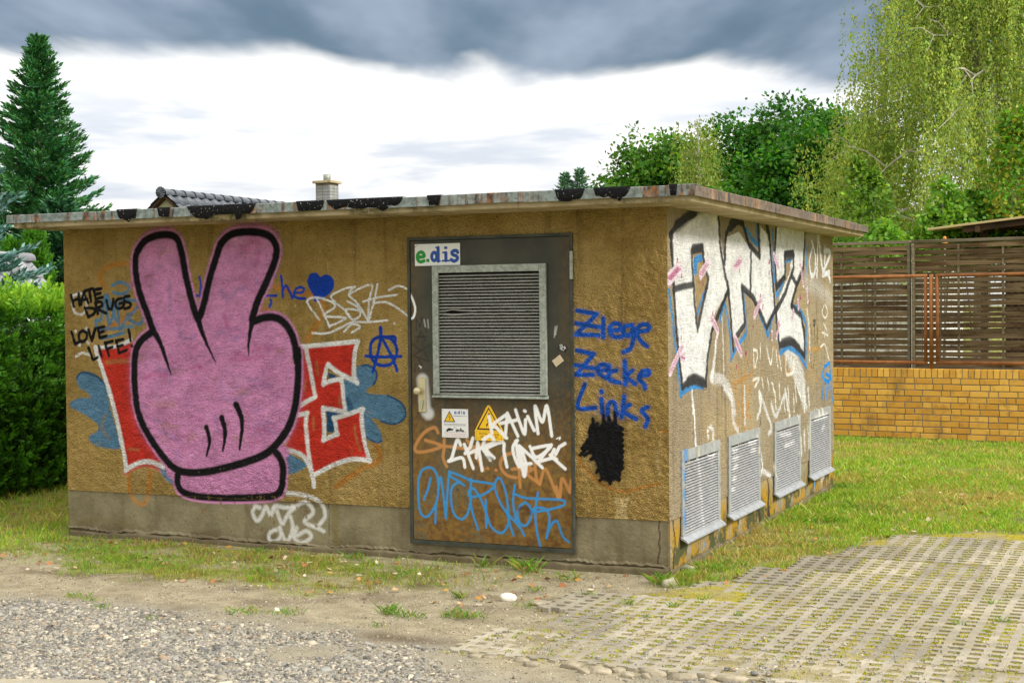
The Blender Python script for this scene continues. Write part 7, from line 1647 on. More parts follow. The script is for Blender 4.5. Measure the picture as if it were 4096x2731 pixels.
# ------------------------------------------------------------------ side louvre vents
VENT = [(.235, 1.117), (1.338, 2.222), (2.674, 3.577), (3.92, 4.78)]; VT, VB = .777, .195
for (ya, yb) in VENT:
    ve = MB(); px = .014
    seg = 10
    def bar(y0, y1, z0, z1, nn):
        for k in range(nn):
            ve.box(.001, px, y0+(y1-y0)*k/nn, y0+(y1-y0)*(k+1)/nn, z0, z1)
    bar(ya, yb, VT-.072, VT, 12)
    for k in range(12):
        za, zb = VB+.02+(VT-.072-VB-.02)*k/12, VB+.02+(VT-.072-VB-.02)*(k+1)/12-.0
        ve.box(.001, px-.001, ya, ya+.06, za, zb); ve.box(.001, px-.001, yb-.06, yb, za, zb)
    vent = pmesh_attr(ve, 'louvre_vent', M['alu'], B, PAINT_SIDE, 'side')
    sl_ = MB(); sl_.poly([(.0012, ya-.01, VB+.024), (.05, ya-.01, VB-.012), (.05, ya-.01, VB-.022), (.0012, ya-.01, VB+.006), (.0012, yb+.01, VB+.024), (.05, yb+.01, VB-.012), (.05, yb+.01, VB-.022), (.0012, yb+.01, VB+.006)],
        [[0, 1, 2, 3], [7, 6, 5, 4], [0, 4, 5, 1], [1, 5, 6, 2], [2, 6, 7, 3], [3, 7, 4, 0]])
    pmesh_attr(sl_, 'sill', M['alu'], vent, PAINT_SIDE, 'side')
    MB().box(.0008, .0018, ya+.05, yb-.05, VB+.02, VT-.07).build('vent_back', M['dark'], vent)  # black sheet put in as the shade between vent slats
    nS = 25; zl, zh = VB+.024, VT-.074; pp = (zh-zl)/nS
    for i in range(nS):
        s_ = slat('vent_slat', M['vslat'], vent, 'side', ya+.058, yb-.058, zl+(i+.22)*pp, pp, 22, PAINT_SIDE)
        s_.location = (.0082, 0, 0); s_.scale = (.42, 1, 1)

# ------------------------------------------------------------------ signs on the door
def text_mesh(name, s, size, x, z, y, mat, parent, width=None):
    cu = bpy.data.curves.new(name, 'FONT'); cu.body = s; cu.size = size; cu.resolution_u = 2
    t = bpy.data.objects.new(name, cu); COL.objects.link(t)
    bpy.context.view_layer.update()
    me = bpy.data.meshes.new_from_object(t.evaluated_get(bpy.context.evaluated_depsgraph_get()))
    bpy.data.objects.remove(t); bpy.data.curves.remove(cu)
    n = len(me.vertices); co = np.zeros(n*3); me.vertices.foreach_get('co', co); co = co.reshape(-1, 3)
    if width: co[:, 0] *= width/(co[:, 0].max()-co[:, 0].min())
    co[:, 0] -= co[:, 0].min()
    me.vertices.foreach_set('co', np.stack([co[:, 0]+x, np.full(n, y), co[:, 1]+z], 1).ravel()); me.materials.append(mat); me.update()
    o = bpy.data.objects.new(name, me); COL.objects.link(o); o.parent = parent
    return o
INK = simple('ink_black', (.008, .009, .014), (.01, .011, .016), 5, .5, 0); REDINK = simple('ink_red', (.50, .09, .05), (.52, .10, .06), 5, .5, 0)
M['spray_white'] = simple('white_spray', (.78, .78, .76), (.82, .82, .8), 5, .6, 0)
def sign_panel(name, x0, x1, z0, z1, ybase, base, ops, extra, step, label, cat, outline=None):
    root = tag(empty(name, ((x0+x1)/2, ybase, z0)), label, cat)
    us = np.linspace(x0, x1, int((x1-x0)/step)+1); vv = np.linspace(z0, z1, int((z1-z0)/step)+1)
    U, V_ = np.meshgrid(us, vv); u = U.ravel(); v = V_.ravel()
    rgb = np.tile(np.array(PC[base]), (len(u), 1)); A = np.ones(len(u))
    rgb, A = paint_eval(ops, u, v, rgb, A)
    if extra: rgb, A = paint_eval(extra, u, v, rgb, A)
    P = np.stack([u-(x0+x1)/2, u*0-.003, v-z0], 1)
    i = np.arange(len(u)).reshape(len(vv), len(us))
    F = np.stack([i[:-1, :-1], i[:-1, 1:], i[1:, 1:], i[1:, :-1]], -1).reshape(-1, 4)
    if outline is not None:
        t, al = paint_eval([('F', 'ink', 1, .002, 0, 0, 0, 0, [q for p in outline for q in p])], u, v)
        F = F[(al[F].mean(1) > .5)]
    o = mesh('plate', P, F, M['sign'], root, False, {'paint': np.concatenate([rgb, A[:, None]], 1)})
    m = o.modifiers.new('thickness', 'SOLIDIFY'); m.thickness = .0025; m.offset = -1
    return root
# company sign
sx0, sx1, sz0, sz1 = -1.808, -1.463, 2.014, 2.163
def L_(pts, k=.000915): return [q for (px, py) in pts for q in (sx0+(px-130)*k, sz1-(py-160)*k*.88-.002)]
def elp(cx, cy, rx, ry, n=16): return [(cx+rx*math.cos(2*math.pi*i/n), cy+ry*math.sin(2*math.pi*i/n)) for i in range(n+1)]
LOGO = [('S', 'green', 1, .003, .0122, .0122, 1, 0, L_([(160, 268), (206, 263), (204, 240), (188, 226), (168, 230), (153, 250), (152, 280), (165, 303), (185, 307), (207, 300)])),
        ('F', 'green', 1, .002, 0, 0, 0, 0, L_([(226, 284), (252, 284), (252, 312), (226, 312)])),
        ('S', 'logoblue', 1, .003, .0122, .0122, 1, 0, L_(elp(293, 266, 21, 34))), ('S', 'logoblue', 1, .003, .0122, .0122, 0, 0, L_([(326, 192), (326, 305)])), ('S', 'logoblue', 1, .003, .006, .006, 0, 0, L_([(308, 190), (326, 190)])), ('S', 'logoblue', 1, .003, .006, .006, 0, 0, L_([(326, 305), (342, 305)])),
        ('F', 'logoblue', 1, .002, 0, 0, 0, 0, L_([(376, 184), (402, 184), (402, 206), (376, 206)])), ('S', 'logoblue', 1, .003, .0122, .0122, 0, 0, L_([(390, 238), (390, 302)])), ('S', 'logoblue', 1, .003, .0065, .0065, 0, 0, L_([(366, 234), (390, 234)])), ('S', 'logoblue', 1, .003, .0065, .0065, 0, 0, L_([(360, 304), (418, 304)])),
        ('S', 'logoblue', 1, .003, .0122, .0122, 1, 0, L_([(488, 236), (478, 222), (455, 222), (440, 236), (448, 254), (472, 264), (486, 280), (478, 300), (455, 308), (434, 296)])),
        ('S', 'drust', .7, .004, .003, .001, 0, 0, L_([(131, 180), (160, 166)]))]
sign_panel('company_sign', sx0, sx1, sz0, sz1, -.0075, 'paper', LOGO, None, .0022, 'white rectangular sign with green and blue lettering at top of door', 'sign')
# notice with tow truck
nx0, nx1, nz0, nz1 = -1.615, -1.416, .845, 1.040
def Q_(pts): return [q for (px, py) in pts for q in (nx0+(px-90)*.000419, nz1-(py-152)*.000376)]
def op(kind, col, pts, r=0, sm=0, soft=.0015): return (kind, col, 1, soft, r, r, sm, 0, Q_(pts))
NOT = [op('F', 'ink', [(228, 190), (332, 388), (130, 388)], .001), op('F', 'yellow', [(228, 212), (308, 374), (150, 374)]), op('S', 'ink', [(232, 245), (215, 302), (242, 292), (232, 350)], .0018), op('F', 'ink', [(222, 335), (240, 335), (231, 358)]),
       op('S', 'ink', [(132, 452), (525, 449)], .0011), op('S', 'ink', [(134, 568), (530, 566)], .0010),
       op('F', 'ink', [(162, 545), (190, 512), (200, 500), (240, 496), (256, 508), (296, 512), (290, 535), (225, 548), (205, 552), (165, 556)]), op('S', 'ink', [(190, 556), (192, 558)], .0040), op('S', 'ink', [(280, 534), (282, 535)], .0036),
       op('S', 'ink', [(296, 520), (312, 478), (385, 516)], .0011), op('F', 'ink', [(336, 522), (410, 522), (410, 534), (420, 534), (420, 490), (440, 490), (446, 525), (485, 532), (490, 552), (336, 552)]), op('S', 'ink', [(360, 556), (361, 556)], .0042), op('S', 'ink', [(468, 556), (469, 556)], .0042),
       op('S', 'logoblue', [(320, 222), (350, 218), (345, 200), (328, 202), (320, 222), (330, 238), (352, 234)], .0024, 1), op('S', 'redtext', [(366, 234), (368, 236)], .0026), op('S', 'logoblue', elp(393, 220, 11, 16), .0024, 1), op('S', 'logoblue', [(412, 180), (412, 238)], .0026), op('S', 'logoblue', [(448, 206), (448, 238)], .0026), op('S', 'logoblue', [(448, 184), (448, 186)], .0026), op('S', 'logoblue', [(505, 204), (480, 200), (480, 216), (506, 224), (500, 240), (476, 234)], .0024, 1)]
for (a, b) in ((106, 180), (536, 170), (120, 658), (552, 652)): NOT.append(op('S', 'graypatch', [(a, b), (a+1, b)], .0028))
ns_ = sign_panel('notice_sign', nx0, nx1, nz0, nz1, -.0075, 'paper', NOT, None, .0016, 'small white notice with tow truck pictogram and warning triangle', 'sign')
def sign_text(root, s, size, px, py, wpx, mat):
    x = nx0+(px-90)*.000419 - root.location.x; z = nz1-(py-152)*.000376 - root.location.z
    return text_mesh('lettering', s, size, x, z, -.0037, mat, root, wpx*.000419)
sign_text(ns_, '(Mindestabstand 1,5 m)', .010, 302, 284, 236, INK); sign_text(ns_, 'Elektrische Betriebseinrichtung !', .011, 132, 434, 394, INK)
sign_text(ns_, 'Widerrechtlich abgestellte Fahrzeuge', .009, 134, 606, 394, REDINK); sign_text(ns_, 'werden kostenpflichtig abgeschleppt !', .009, 134, 642, 398, REDINK)
# high-voltage sign
yx0, yx1, yz0, yz1 = -1.366, -1.155, .830, 1.070
def Y_(pts): return [q for (px, py) in pts for q in (yx0+(px-690)*.000424, yz1-(py-98)*.000382)]
def yp(kind, col, pts, r=0): return (kind, col, 1, .0018, r, r, 0, 0, Y_(pts))
tri = [(935, 135), (1158, 540), (718, 530)]
YS = [yp('F', 'ink', [(935, 138), (1156, 538), (722, 530)], .0005), yp('F', 'yellow', [(935, 170), (1118, 510), (762, 506)]), yp('F', 'ink', [(930, 238), (955, 238), (932, 330), (952, 322), (920, 440), (906, 440), (922, 372), (906, 380)]), yp('F', 'ink', [(890, 425), (928, 430), (893, 488)]),
      yp('S', 'ink', [(720, 562), (1160, 568)], .0008), yp('S', 'ink', [(720, 562), (720, 680)], .0008), yp('S', 'ink', [(1160, 568), (1160, 688)], .0008), yp('S', 'ink', [(720, 680), (1160, 688)], .0008)]
for (a, b) in ((935, 126), (712, 694), (1160, 705)): YS.append(yp('S', 'graypatch', [(a, b), (a+1, b)], .003))
out_ = [(Y_([p])[0], Y_([p])[1]) for p in [(690, 722), (690, 545), (900, 120), (918, 102), (935, 98), (952, 102), (970, 122), (1188, 550), (1188, 730)]]
WH = [o for o in PAINT_DOOR if o[1] == 'white']
ys_ = sign_panel('warning_sign', yx0, yx1, yz0, yz1, -.0075, 'yellow', YS, WH, .002, 'yellow triangular high-voltage warning sign crossed by white spray paint', 'sign', out_)
def ytext(s, px, py, wpx, size=.019):
    x = Y_([(px, py)])[0]-ys_.location.x; z = Y_([(px, py)])[1]-ys_.location.z
    text_mesh('lettering', s, size, x, z, -.0037, INK, ys_, wpx*.000424)
ytext('Hochsp', 768, 614, 145); ytext('ung', 1030, 622, 75); ytext('Leb', 780, 662, 62); ytext('hr', 1050, 668, 40)
def sticker(name, pts, base, ops, label):
    cx = sum(p[0] for p in pts)/4; cz = sum(p[1] for p in pts)/4
    xs_ = [p[0] for p in pts]; zs_ = [p[1] for p in pts]
    return sign_panel(name, min(xs_), max(xs_), min(zs_), max(zs_), -.0062, base, ops, None, .0025, label, 'sticker', pts)
s1 = [(-.742, 1.485), (-.689, 1.463), (-.705, 1.428), (-.757, 1.450)]
sticker('sticker', s1, 'ink', [('S', 'paper', 1, .002, .0018, .0018, 0, 0, q) for q in ([-.742, 1.475, -.735, 1.462], [-.735, 1.478, -.722, 1.470, -.730, 1.46], [-.742, 1.455, -.728, 1.450, -.722, 1.458], [-.720, 1.462, -.706, 1.456, -.712, 1.445], [-.735, 1.447, -.715, 1.438], [-.708, 1.466, -.70, 1.452])],
        'small black sticker with white scrawl on right side of door')
s2 = [(-.799, 1.370), (-.743, 1.411), (-.714, 1.371), (-.769, 1.329)]
sticker('sticker', s2, 'cardboard', [('S', 'graypatch', .8, .002, .001, .001, 0, 0, [-.785+.009*i, 1.372-.011*i, -.745+.008*i, 1.398-.011*i]) for i in range(4)], 'cream coloured tilted sticker below the black one on door')

# ------------------------------------------------------------------ leaf-sized faces
def unit(a): return a/np.maximum(np.linalg.norm(a, axis=-1, keepdims=True), 1e-9)
def rvec(n): return unit(rng.normal(size=(n, 3)))
def rhombi(C, D, N, L, Wd, tint):
    """one four-cornered leaf per row: base C, direction D, face normal about N"""
    D = unit(D); S = unit(np.cross(D, N)); n = len(C)
    L = np.broadcast_to(L, n)[:, None]; Wd = np.broadcast_to(Wd, n)[:, None]
    V = np.stack([C, C+D*L*.45+S*Wd*.5, C+D*L, C+D*L*.45-S*Wd*.5], 1).reshape(-1, 3)
    F = np.arange(4*n).reshape(n, 4)
    T = np.repeat(np.concatenate([tint, np.ones((n, 1))], 1), 4, 0)
    return V, F, T
def join(parts):
    V = []; F = []; T = []; b = 0
    for v, f, t in parts: V.append(v); F.append(f+b); T.append(t); b += len(v)
    return np.concatenate(V), np.concatenate(F), np.concatenate(T)
def tints(n, base, var=.25, alt=None, pa=0.0):
    b = np.tile(np.array(base, float), (n, 1))*(1+var*rng.uniform(-1, 1, (n, 1)))*(1+.08*rng.normal(size=(n, 3)))
    if alt is not None:
        m = rng.random(n) < pa; b[m] = np.array(alt)*(1+var*rng.uniform(-1, 1, (m.sum(), 1)))
    return np.clip(b, .002, .9)

# ------------------------------------------------------------------ conifers
def spruce(name, loc, H, Rb, base, alt, label, nb, size, z0=.3, taper=.85, mat='needle'):
    root = tag(empty(name, loc), label, 'tree')
    MB().tube([(0, 0, -.05), (0, 0, H*.5), (0, 0, H*.97)], [H*.022, H*.014, .012], 8).build('trunk', M['bark'], root, True)
    Cs = []; Ds = []; Ns = []; br = MB()
    for i in range(nb):
        t = (i+rng.random())/nb; h = z0+(H-z0)*t; a = i*2.399+rng.normal()*.3
        ln = Rb*((1-t)**taper)*(.72+.45*rng.random())+.10
        out = np.array([math.cos(a), math.sin(a), 0]); sd = np.array([-out[1], out[0], 0])
        ns = max(5, int(ln/(size*.55)))
        s_ = np.linspace(.12, 1, ns)
        drop = (-.16+.42*t)
        pts = np.array([0, 0, h])+out*(ln*s_)[:, None]+np.array([0, 0, 1])*(ln*(drop*s_+.24*s_**2.2*(1-.4*t)))[:, None]
        if i % 3 == 0: br.tube([(0, 0, h), tuple(pts[ns//2]), tuple(pts[-1])], [.018, .010, .003], 4, False)
        dr = unit(np.gradient(pts, axis=0))
        for k in range(ns):
            m = 2 if k == ns-1 else int(5+4*(1-abs(s_[k]-.55)))
            w_ = ln*.30*(1-s_[k]*.75)
            for side in (-1, 1):
                off = rng.random((m, 1))*w_
                Cs.append(pts[k]+side*sd*off+np.array([0, 0, 1])*(rng.normal(size=(m, 1))*size*.22-off*.12))
                Ds.append(dr[k]*.9+side*sd*(.3+.8*rng.random((m, 1)))+np.array([0, 0, .25])+.25*rng.normal(size=(m, 3)))
    C = np.concatenate(Cs); D = np.concatenate(Ds); n = len(C)
    N = np.array([0, 0, 1])+.8*rng.normal(size=(n, 3))
    rad = np.hypot(C[:, 0], C[:, 1]); lim = Rb*np.clip((H-C[:, 2])/(H-z0), .03, 1)**taper+.1
    tt = tints(n, base, .3, alt, .28)
    V, F, T = rhombi(C, D, N, size*rng.uniform(.8, 1.5, n), size*rng.uniform(.28, .5, n), tt)
    mesh('crown', V, F, M[mat], root, False, {'tint': T})
    br.build('branches', M['bark'], root)['kind'] = 'stuff'
    return root
spruce('spruce_tree', (-17.1, 13.4, -.05), 7.05, 1.95, (.042, .17, .06), (.10, .27, .075), 'tall dark green spruce rising behind the left end of roof', 300, .105, .4)
spruce('blue_spruce', (-10.75, 4.3, -.05), 4.9, 1.7, (.10, .23, .21), (.20, .34, .30), 'silvery blue spruce at the left edge above the hedge', 190, .085, .8)
spruce('spruce_tree', (-14.2, 10.6, -.05), 3.6, 2.1, (.025, .095, .045), (.05, .15, .06), 'squat dark spruce directly behind the hedge and columnar thujas', 170, .12, .2)
for k, (x, y, h, l) in enumerate(((-17.75, 42.0, 6.75, 'thin distant conifer top, left of the pair above the roof'), (-17.25, 42.2, 6.9, 'thin distant conifer top, right of the pair above the roof'))):
    spruce('conifer', (x, y, -.1), h, .75, (.09, .22, .12), (.13, .27, .15), l, 70, .10, 4.6, .9)

# ------------------------------------------------------------------ thuja: columns and the clipped hedge
def fronds(C, O, size, base, tip, n_leaf=9):
    """fan of flat scale leaves; O outward directions"""
    n = len(C); up = unit(O*.8+np.array([0, 0, .75])+.35*rng.normal(size=(n, 3)))
    sd = unit(np.cross(up, O+.5*rng.normal(size=(n, 3))))
    parts = []
    for k in range(n_leaf):
        t = (k+.5)/n_leaf; s_ = (-1)**k
        p = C+up*(size*t)[:, None]
        d = up*.75+sd*s_*(.85*(1-.5*t))+.12*rng.normal(size=(n, 3))
        f = np.clip(t+.2*rng.normal(size=n), 0, 1)[:, None]
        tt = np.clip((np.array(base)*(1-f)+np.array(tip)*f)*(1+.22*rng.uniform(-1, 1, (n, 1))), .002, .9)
        parts.append(rhombi(p, d, np.cross(up, sd)+.4*rng.normal(size=(n, 3)), size*.50*(1-.45*t), size*.17, tt))
    return join(parts)
def hedge():
    root = tag(empty('thuja_hedge', (-7.4, 2, 0)), 'dense bright green thuja hedge left of the building', 'hedge')
    x0, x1, y0, y1, z1 = -.75, .52, -2.6, 5.5, 1.75
    core = MB(); core.box(x0+.1, x1-.30, y0, y1, 0, z1-.22); core.build('twigs', M['hedgecore'], root)  # solid dark box put in for the shaded interior and to block light
    n = 7800
    # face toward the yard
    yy = rng.uniform(y0, y1, n); zz_ = z1*rng.random(n)**.8
    bulge = .20*fbm(yy*2.4, zz_*2.4, 3)+.14*fbm(yy*.9, zz_*1.0, 8)-.17
    dp = rng.random(n)**1.6*.24
    P = np.stack([x1-.06+bulge-dp-.10*(zz_/z1)**4, yy, zz_-.03], 1); O = np.tile([1.0, -.15, .05], (n, 1))+.5*rng.normal(size=(n, 3))
    shade = np.clip(1-dp/.26, .25, 1)
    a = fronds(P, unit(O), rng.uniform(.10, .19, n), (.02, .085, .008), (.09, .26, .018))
    n2 = 4800
    yy = rng.uniform(y0, y1, n2); xx = rng.uniform(x0, x1-.05, n2)
    P = np.stack([xx, yy, z1-.14+.20*fbm(xx*3, yy*2.5, 12)+rng.random(n2)**3*.16], 1); O = np.tile([0.1, 0, 1.0], (n2, 1))+.45*rng.normal(size=(n2, 3))
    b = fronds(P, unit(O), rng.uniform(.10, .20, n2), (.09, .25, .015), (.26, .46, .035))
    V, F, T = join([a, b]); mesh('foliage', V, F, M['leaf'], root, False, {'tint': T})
hedge()
def column(loc, h, r, label):
    root = tag(empty('columnar_thuja', loc), label, 'tree', None)
    MB().tube([(0, 0, -.05), (0, 0, h*.9)], [.05, .01], 6).build('trunk', M['bark'], root)
    n = 2600; t = rng.random(n)**.8; z = .15+(h-.2)*t; rr = r*np.minimum(1, (1-t)*2.2)**.7*(.8+.25*rng.random(n)); a = rng.uniform(0, 6.283, n)
    P = np.stack([rr*np.cos(a), rr*np.sin(a), z], 1); O = np.stack([np.cos(a)*.5, np.sin(a)*.5, np.ones(n)], 1)
    V, F, T = fronds(P, unit(O), rng.uniform(.14, .24, n), (.03, .12, .01), (.08, .24, .02), 7)
    mesh('crown', V, F, M['leaf'], root, False, {'tint': T})
column((-13.05, 8.75, 0), 2.95, .27, 'bright green columnar thuja, the taller right one behind hedge')
column((-13.45, 8.65, 0), 2.72, .24, 'bright green columnar thuja, the shorter left one behind hedge')

# ------------------------------------------------------------------ broadleaf trees
def broadleaf(name, loc, lobes, ncl, per, leaf, base, alt, pa, label, H, trunk_r=.14, bark='bark', spread=.2, cat='tree', droop=0.0, zmin=None):
    root = tag(empty(name, loc), label, cat)
    LB = np.array(lobes, float); vol = (LB[:, 3]*LB[:, 4]*LB[:, 5])**.67; k = rng.choice(len(LB), ncl, p=vol/vol.sum())
    d = rvec(ncl); rr = (.45+.58*rng.random(ncl)**.5)*(1+.22*rng.normal(size=ncl)*.6)
    CC = LB[k, :3]+d*LB[k, 3:]*rr[:, None]
    if zmin is not None: CC[:, 2] = np.maximum(CC[:, 2], zmin)
    br = MB(); br.tube([(0, 0, -.1), (0, 0, H*.3), (.05, 0, H*.62)], [trunk_r, trunk_r*.75, trunk_r*.35], 8); br.build('trunk', M[bark], root, True)
    lm = MB()
    for q in range(len(LB)):
        c = LB[q, :3]; lm.tube([(0, 0, H*.28), tuple(c*.5+np.array([0, 0, H*.2])), tuple(c)], [trunk_r*.5, trunk_r*.3, trunk_r*.1], 6, False)
    for q in rng.choice(ncl, min(70, ncl), False):
        c = CC[q]; b = LB[k[q], :3]; lm.tube([tuple(b), tuple((b+c)/2+np.array([0, 0, .05])), tuple(c)], [trunk_r*.14, trunk_r*.09, .004], 4, False)
    lm.build('limbs', M[bark], root)['kind'] = 'stuff'
    n = ncl*per; C = np.repeat(CC, per, 0)+rng.normal(size=(n, 3))*spread*np.array([1, 1, .75])
    out = unit(np.repeat(d, per, 0)+.9*rng.normal(size=(n, 3))); D = out+np.array([0, 0, -.25-droop])
    N = np.array([0, 0, 1.0])+.75*rng.normal(size=(n, 3))+.4*np.repeat(d, per, 0)
    cl = np.repeat(1+.42*rng.uniform(-1, 1, (ncl, 1)), per, 0)
    V, F, T = rhombi(C, D, N, leaf*rng.uniform(.7, 1.3, n), leaf*.78*rng.uniform(.7, 1.2, n), np.clip(tints(n, base, .25, alt, pa)*cl, .002, .9))
    mesh('crown', V, F, M['leaf'], root, False, {'tint': T})
    return root
G1 = (.045, .15, .018); G1b = (.09, .20, .02)
broadleaf('maple_tree', (-9.3, 27.0, -.1), [(0, 0, 4.3, 1.5, 1.4, 1.5), (-1.0, 0, 3.6, 1.0, 1.0, 1.2), (1.0, .3, 4.2, 1.2, 1.2, 1.6), (-.35, 0, 5.3, .55, .6, .8), (.55, 0, 5.4, .6, .6, .95), (-1.7, .2, 3.2, .8, .8, 1.0), (0, 0, 2.6, 1.8, 1.4, 1.2)], 950, 32, .13, (.06, .18, .018), (.13, .25, .026), .22, 'light green maple, leftmost broadleaf tree above the roof', 5.4, .13, spread=.155)
broadleaf('maple_tree', (-6.9, 29.8, -.1), [(0, 0, 4.8, 1.8, 1.4, 1.7), (-.9, 0, 5.7, .9, .9, 1.2), (.6, 0, 6.0, 1.0, 1.0, 1.2), (0, 0, 3.0, 1.9, 1.5, 1.3), (1.5, 0, 5.0, 1.2, 1.2, 1.7), (-.2, 0, 6.2, .5, .5, .8)], 900, 32, .13, (.036, .145, .02), (.07, .19, .02), .25, 'dark green tree with upright shoots behind the other maples', 6.0, .14, spread=.155)
broadleaf('maple_tree', (-4.4, 24.2, -.1), [(0, 0, 4.2, 1.5, 1.4, 1.6), (-1.0, 0, 3.7, 1.2, 1.2, 1.5), (.35, 0, 5.2, .95, .9, .95), (-.6, 0, 4.9, .8, .8, .8), (1.1, .2, 4.0, 1.2, 1.2, 1.7), (0, 0, 2.6, 1.8, 1.4, 1.3), (-1.5, 0, 2.6, .9, .9, 1.0)], 1050, 32, .125, (.04, .165, .014), (.09, .23, .02), .3, 'big rounded dense green maple left of the weeping birch', 5.6, .15, spread=.145)
# weeping birches: limbs that arch out and hang long leafy strands
def weeping(name, loc, H, Rc, nl, strands, leaf, base, alt, label, zlow, tr=.13, lmin=.6, lmax=2.2):
    root = tag(empty(name, loc), label, 'tree')
    tk = [(0, 0, -.1), (.05, 0, H*.3), (-.06, .05, H*.6), (.03, 0, H*.85), (0, 0, H)]
    MB().tube(tk, [tr, tr*.85, tr*.6, tr*.3, .01], 10).build('trunk', M['birchbark'], root, True)
    lb = MB(); ends = []
    for i in range(nl):
        t = .22+.76*(i+rng.random())/nl; a = i*2.4+rng.normal()*.4; r = Rc*(1-max(0, t-.45)/.62)**.8*(.62+.33*rng.random())
        h = H*t; o = np.array([math.cos(a), math.sin(a), 0])
        s_ = np.linspace(0, 1, 7); pts = np.array([0, 0, h])+o*(r*s_)[:, None]+np.array([0, 0, 1])*(r*(.75*s_-.75*s_**2.2))[:, None]+rng.normal(size=(7, 3))*.05*s_[:, None]
        lb.tube([tuple(p) for p in pts], list(np.linspace(tr*.22, .006, 7)), 5, False)
        for q in range(3, 7): ends += [(pts[q], o)]*(q-1)
        for j in range(4):      # side boughs
            q = rng.integers(2, 6); dv = unit(o*.4+1.2*rng.normal(size=3)*np.array([1, 1, .3])); L = r*.28*(.6+.6*rng.random())
            e = pts[q]+dv*L+np.array([0, 0, .1]); lb.tube([tuple(pts[q]), tuple((pts[q]+e)/2+np.array([0, 0, .08])), tuple(e)], [tr*.12, tr*.08, .004], 4, False)
            ends += [(e, o), ((pts[q]+e)/2, o), (e, o)]
    lb.build('limbs', M['greybranch'], root)['kind'] = 'stuff'
    Cs = []; Ds = []; cl = []
    for i in range(strands):
        p, o = ends[rng.integers(len(ends))]; p = p+rng.normal(size=3)*np.array([.22, .22, .15]); L = rng.uniform(lmin, lmax)
        L = min(L, max(.3, p[2]-zlow)); m = int(L/leaf*2.3)
        s_ = np.sort(rng.random(m)); sw = rng.normal(size=2)*.10
        q = p+np.stack([s_*sw[0]+o[0]*.12*np.sqrt(s_), s_*sw[1]+o[1]*.12*np.sqrt(s_), -L*s_], 1)
        q = q+rng.normal(size=(m, 3))*np.array([.03, .03, .02]); Cs.append(q); Ds.append(np.array([0, 0, -1.0])+.5*rng.normal(size=(m, 3))); cl.append(np.full(m, rng.uniform(.72, 1.25)))
    C = np.concatenate(Cs); D = np.concatenate(Ds); n = len(C); cl = np.concatenate(cl)[:, None]
    N = rvec(n)+np.array([0, 0, .3])
    V, F, T = rhombi(C, D, N, leaf*rng.uniform(.7, 1.3, n), leaf*.52*rng.uniform(.7, 1.2, n), np.clip(tints(n, base, .22, alt, .25)*cl, .002, .9))
    mesh('crown', V, F, M['leaf'], root, False, {'tint': T})
    return root
weeping('weeping_birch', (-.05, 16.9, -.1), 9.6, 2.85, 72, 4300, .060, (.28, .39, .085), (.42, .47, .09), 'large weeping birch with pale trunk rising above the fence', 2.6, .15)
weeping('weeping_birch', (-7.55, 25.4, -.1), 6.3, .8, 18, 480, .08, (.22, .31, .06), (.30, .36, .07), 'narrow pale weeping birch between the maples', 2.4, .08, .5, 1.4)
def sapling(name, loc, H, r, n, leaf, base, alt, label, z0, stems=3, cat='shrub'):
    root = tag(empty(name, loc), label, cat)
    st = MB(); P = []
    for s_ in range(stems):
        a = rng.uniform(0, 6.28); lean = rng.uniform(.1, .5)*r
        pts = [np.array([0, 0, -.05]), np.array([math.cos(a)*lean*.5, math.sin(a)*lean*.5, H*.5]), np.array([math.cos(a)*lean, math.sin(a)*lean, H*rng.uniform(.85, 1.0)])]
        st.tube([tuple(p) for p in pts], [.022, .014, .004], 5, False)
        t = rng.random(n//stems)**.75; h = z0+(pts[2][2]-z0)*t
        f = h/pts[2][2]; wd = r*np.clip((1-t)*1.5+.12, 0, 1)
        dd = rng.uniform(0, 6.28, len(t)); q = np.stack([math.cos(a)*lean*f+np.cos(dd)*wd*rng.random(len(t))**.6, math.sin(a)*lean*f+np.sin(dd)*wd*rng.random(len(t))**.6, h], 1)
        P.append(q)
    st.build('stems', M['greybranch'], root)['kind'] = 'stuff'
    C = np.concatenate(P); m = len(C)
    V, F, T = rhombi(C, rng.normal(size=(m, 3))+np.array([0, 0, -.3]), np.array([0, 0, 1.0])+.9*rng.normal(size=(m, 3)), leaf*rng.uniform(.7, 1.3, m), leaf*.75*rng.uniform(.7, 1.2, m), tints(m, base, .3, alt, .3))
    mesh('crown', V, F, M['leaf'], root, False, {'tint': T})
LG = (.125, .29, .026); LG2 = (.22, .38, .036)
sapling('young_birch', (.95, 13.1, -.05), 4.9, .75, 5200, .075, LG, (.30, .30, .03), 'young bright green birch at the right edge behind the canopy', 2.3, 3, 'tree')
sapling('shrub', (-1.1, 12.7, -.05), 4.0, .50, 1900, .085, (.11, .22, .025), LG2, 'tall slender sapling just right of the roof end', 2.3)
sapling('shrub', (-.62, 11.8, -.05), 3.0, .60, 1900, .085, LG, LG2, 'leafy yellow-green bush over the left fence panel', 2.2, 5)
sapling('shrub', (-.1, 12.5, -.05), 3.55, .60, 2600, .085, LG, LG2, 'bright leafy sapling in front of the birch trunk', 2.2, 4)
sapling('shrub', (.42, 12.9, -.05), 3.5, .70, 2800, .09, (.07, .20, .02), LG, 'darker green bush left of the young birch', 2.2, 4)
sapling('shrub', (1.25, 13.3, -.05), 3.7, .70, 2600, .09, (.06, .19, .018), LG, 'bush over the plank canopy at right edge', 2.2, 4)
sapling('shrub', (-1.55, 12.2, -.05), 3.0, .55, 1600, .085, LG, LG2, 'low bush showing under the roof overhang at far right corner', 2.1, 4)

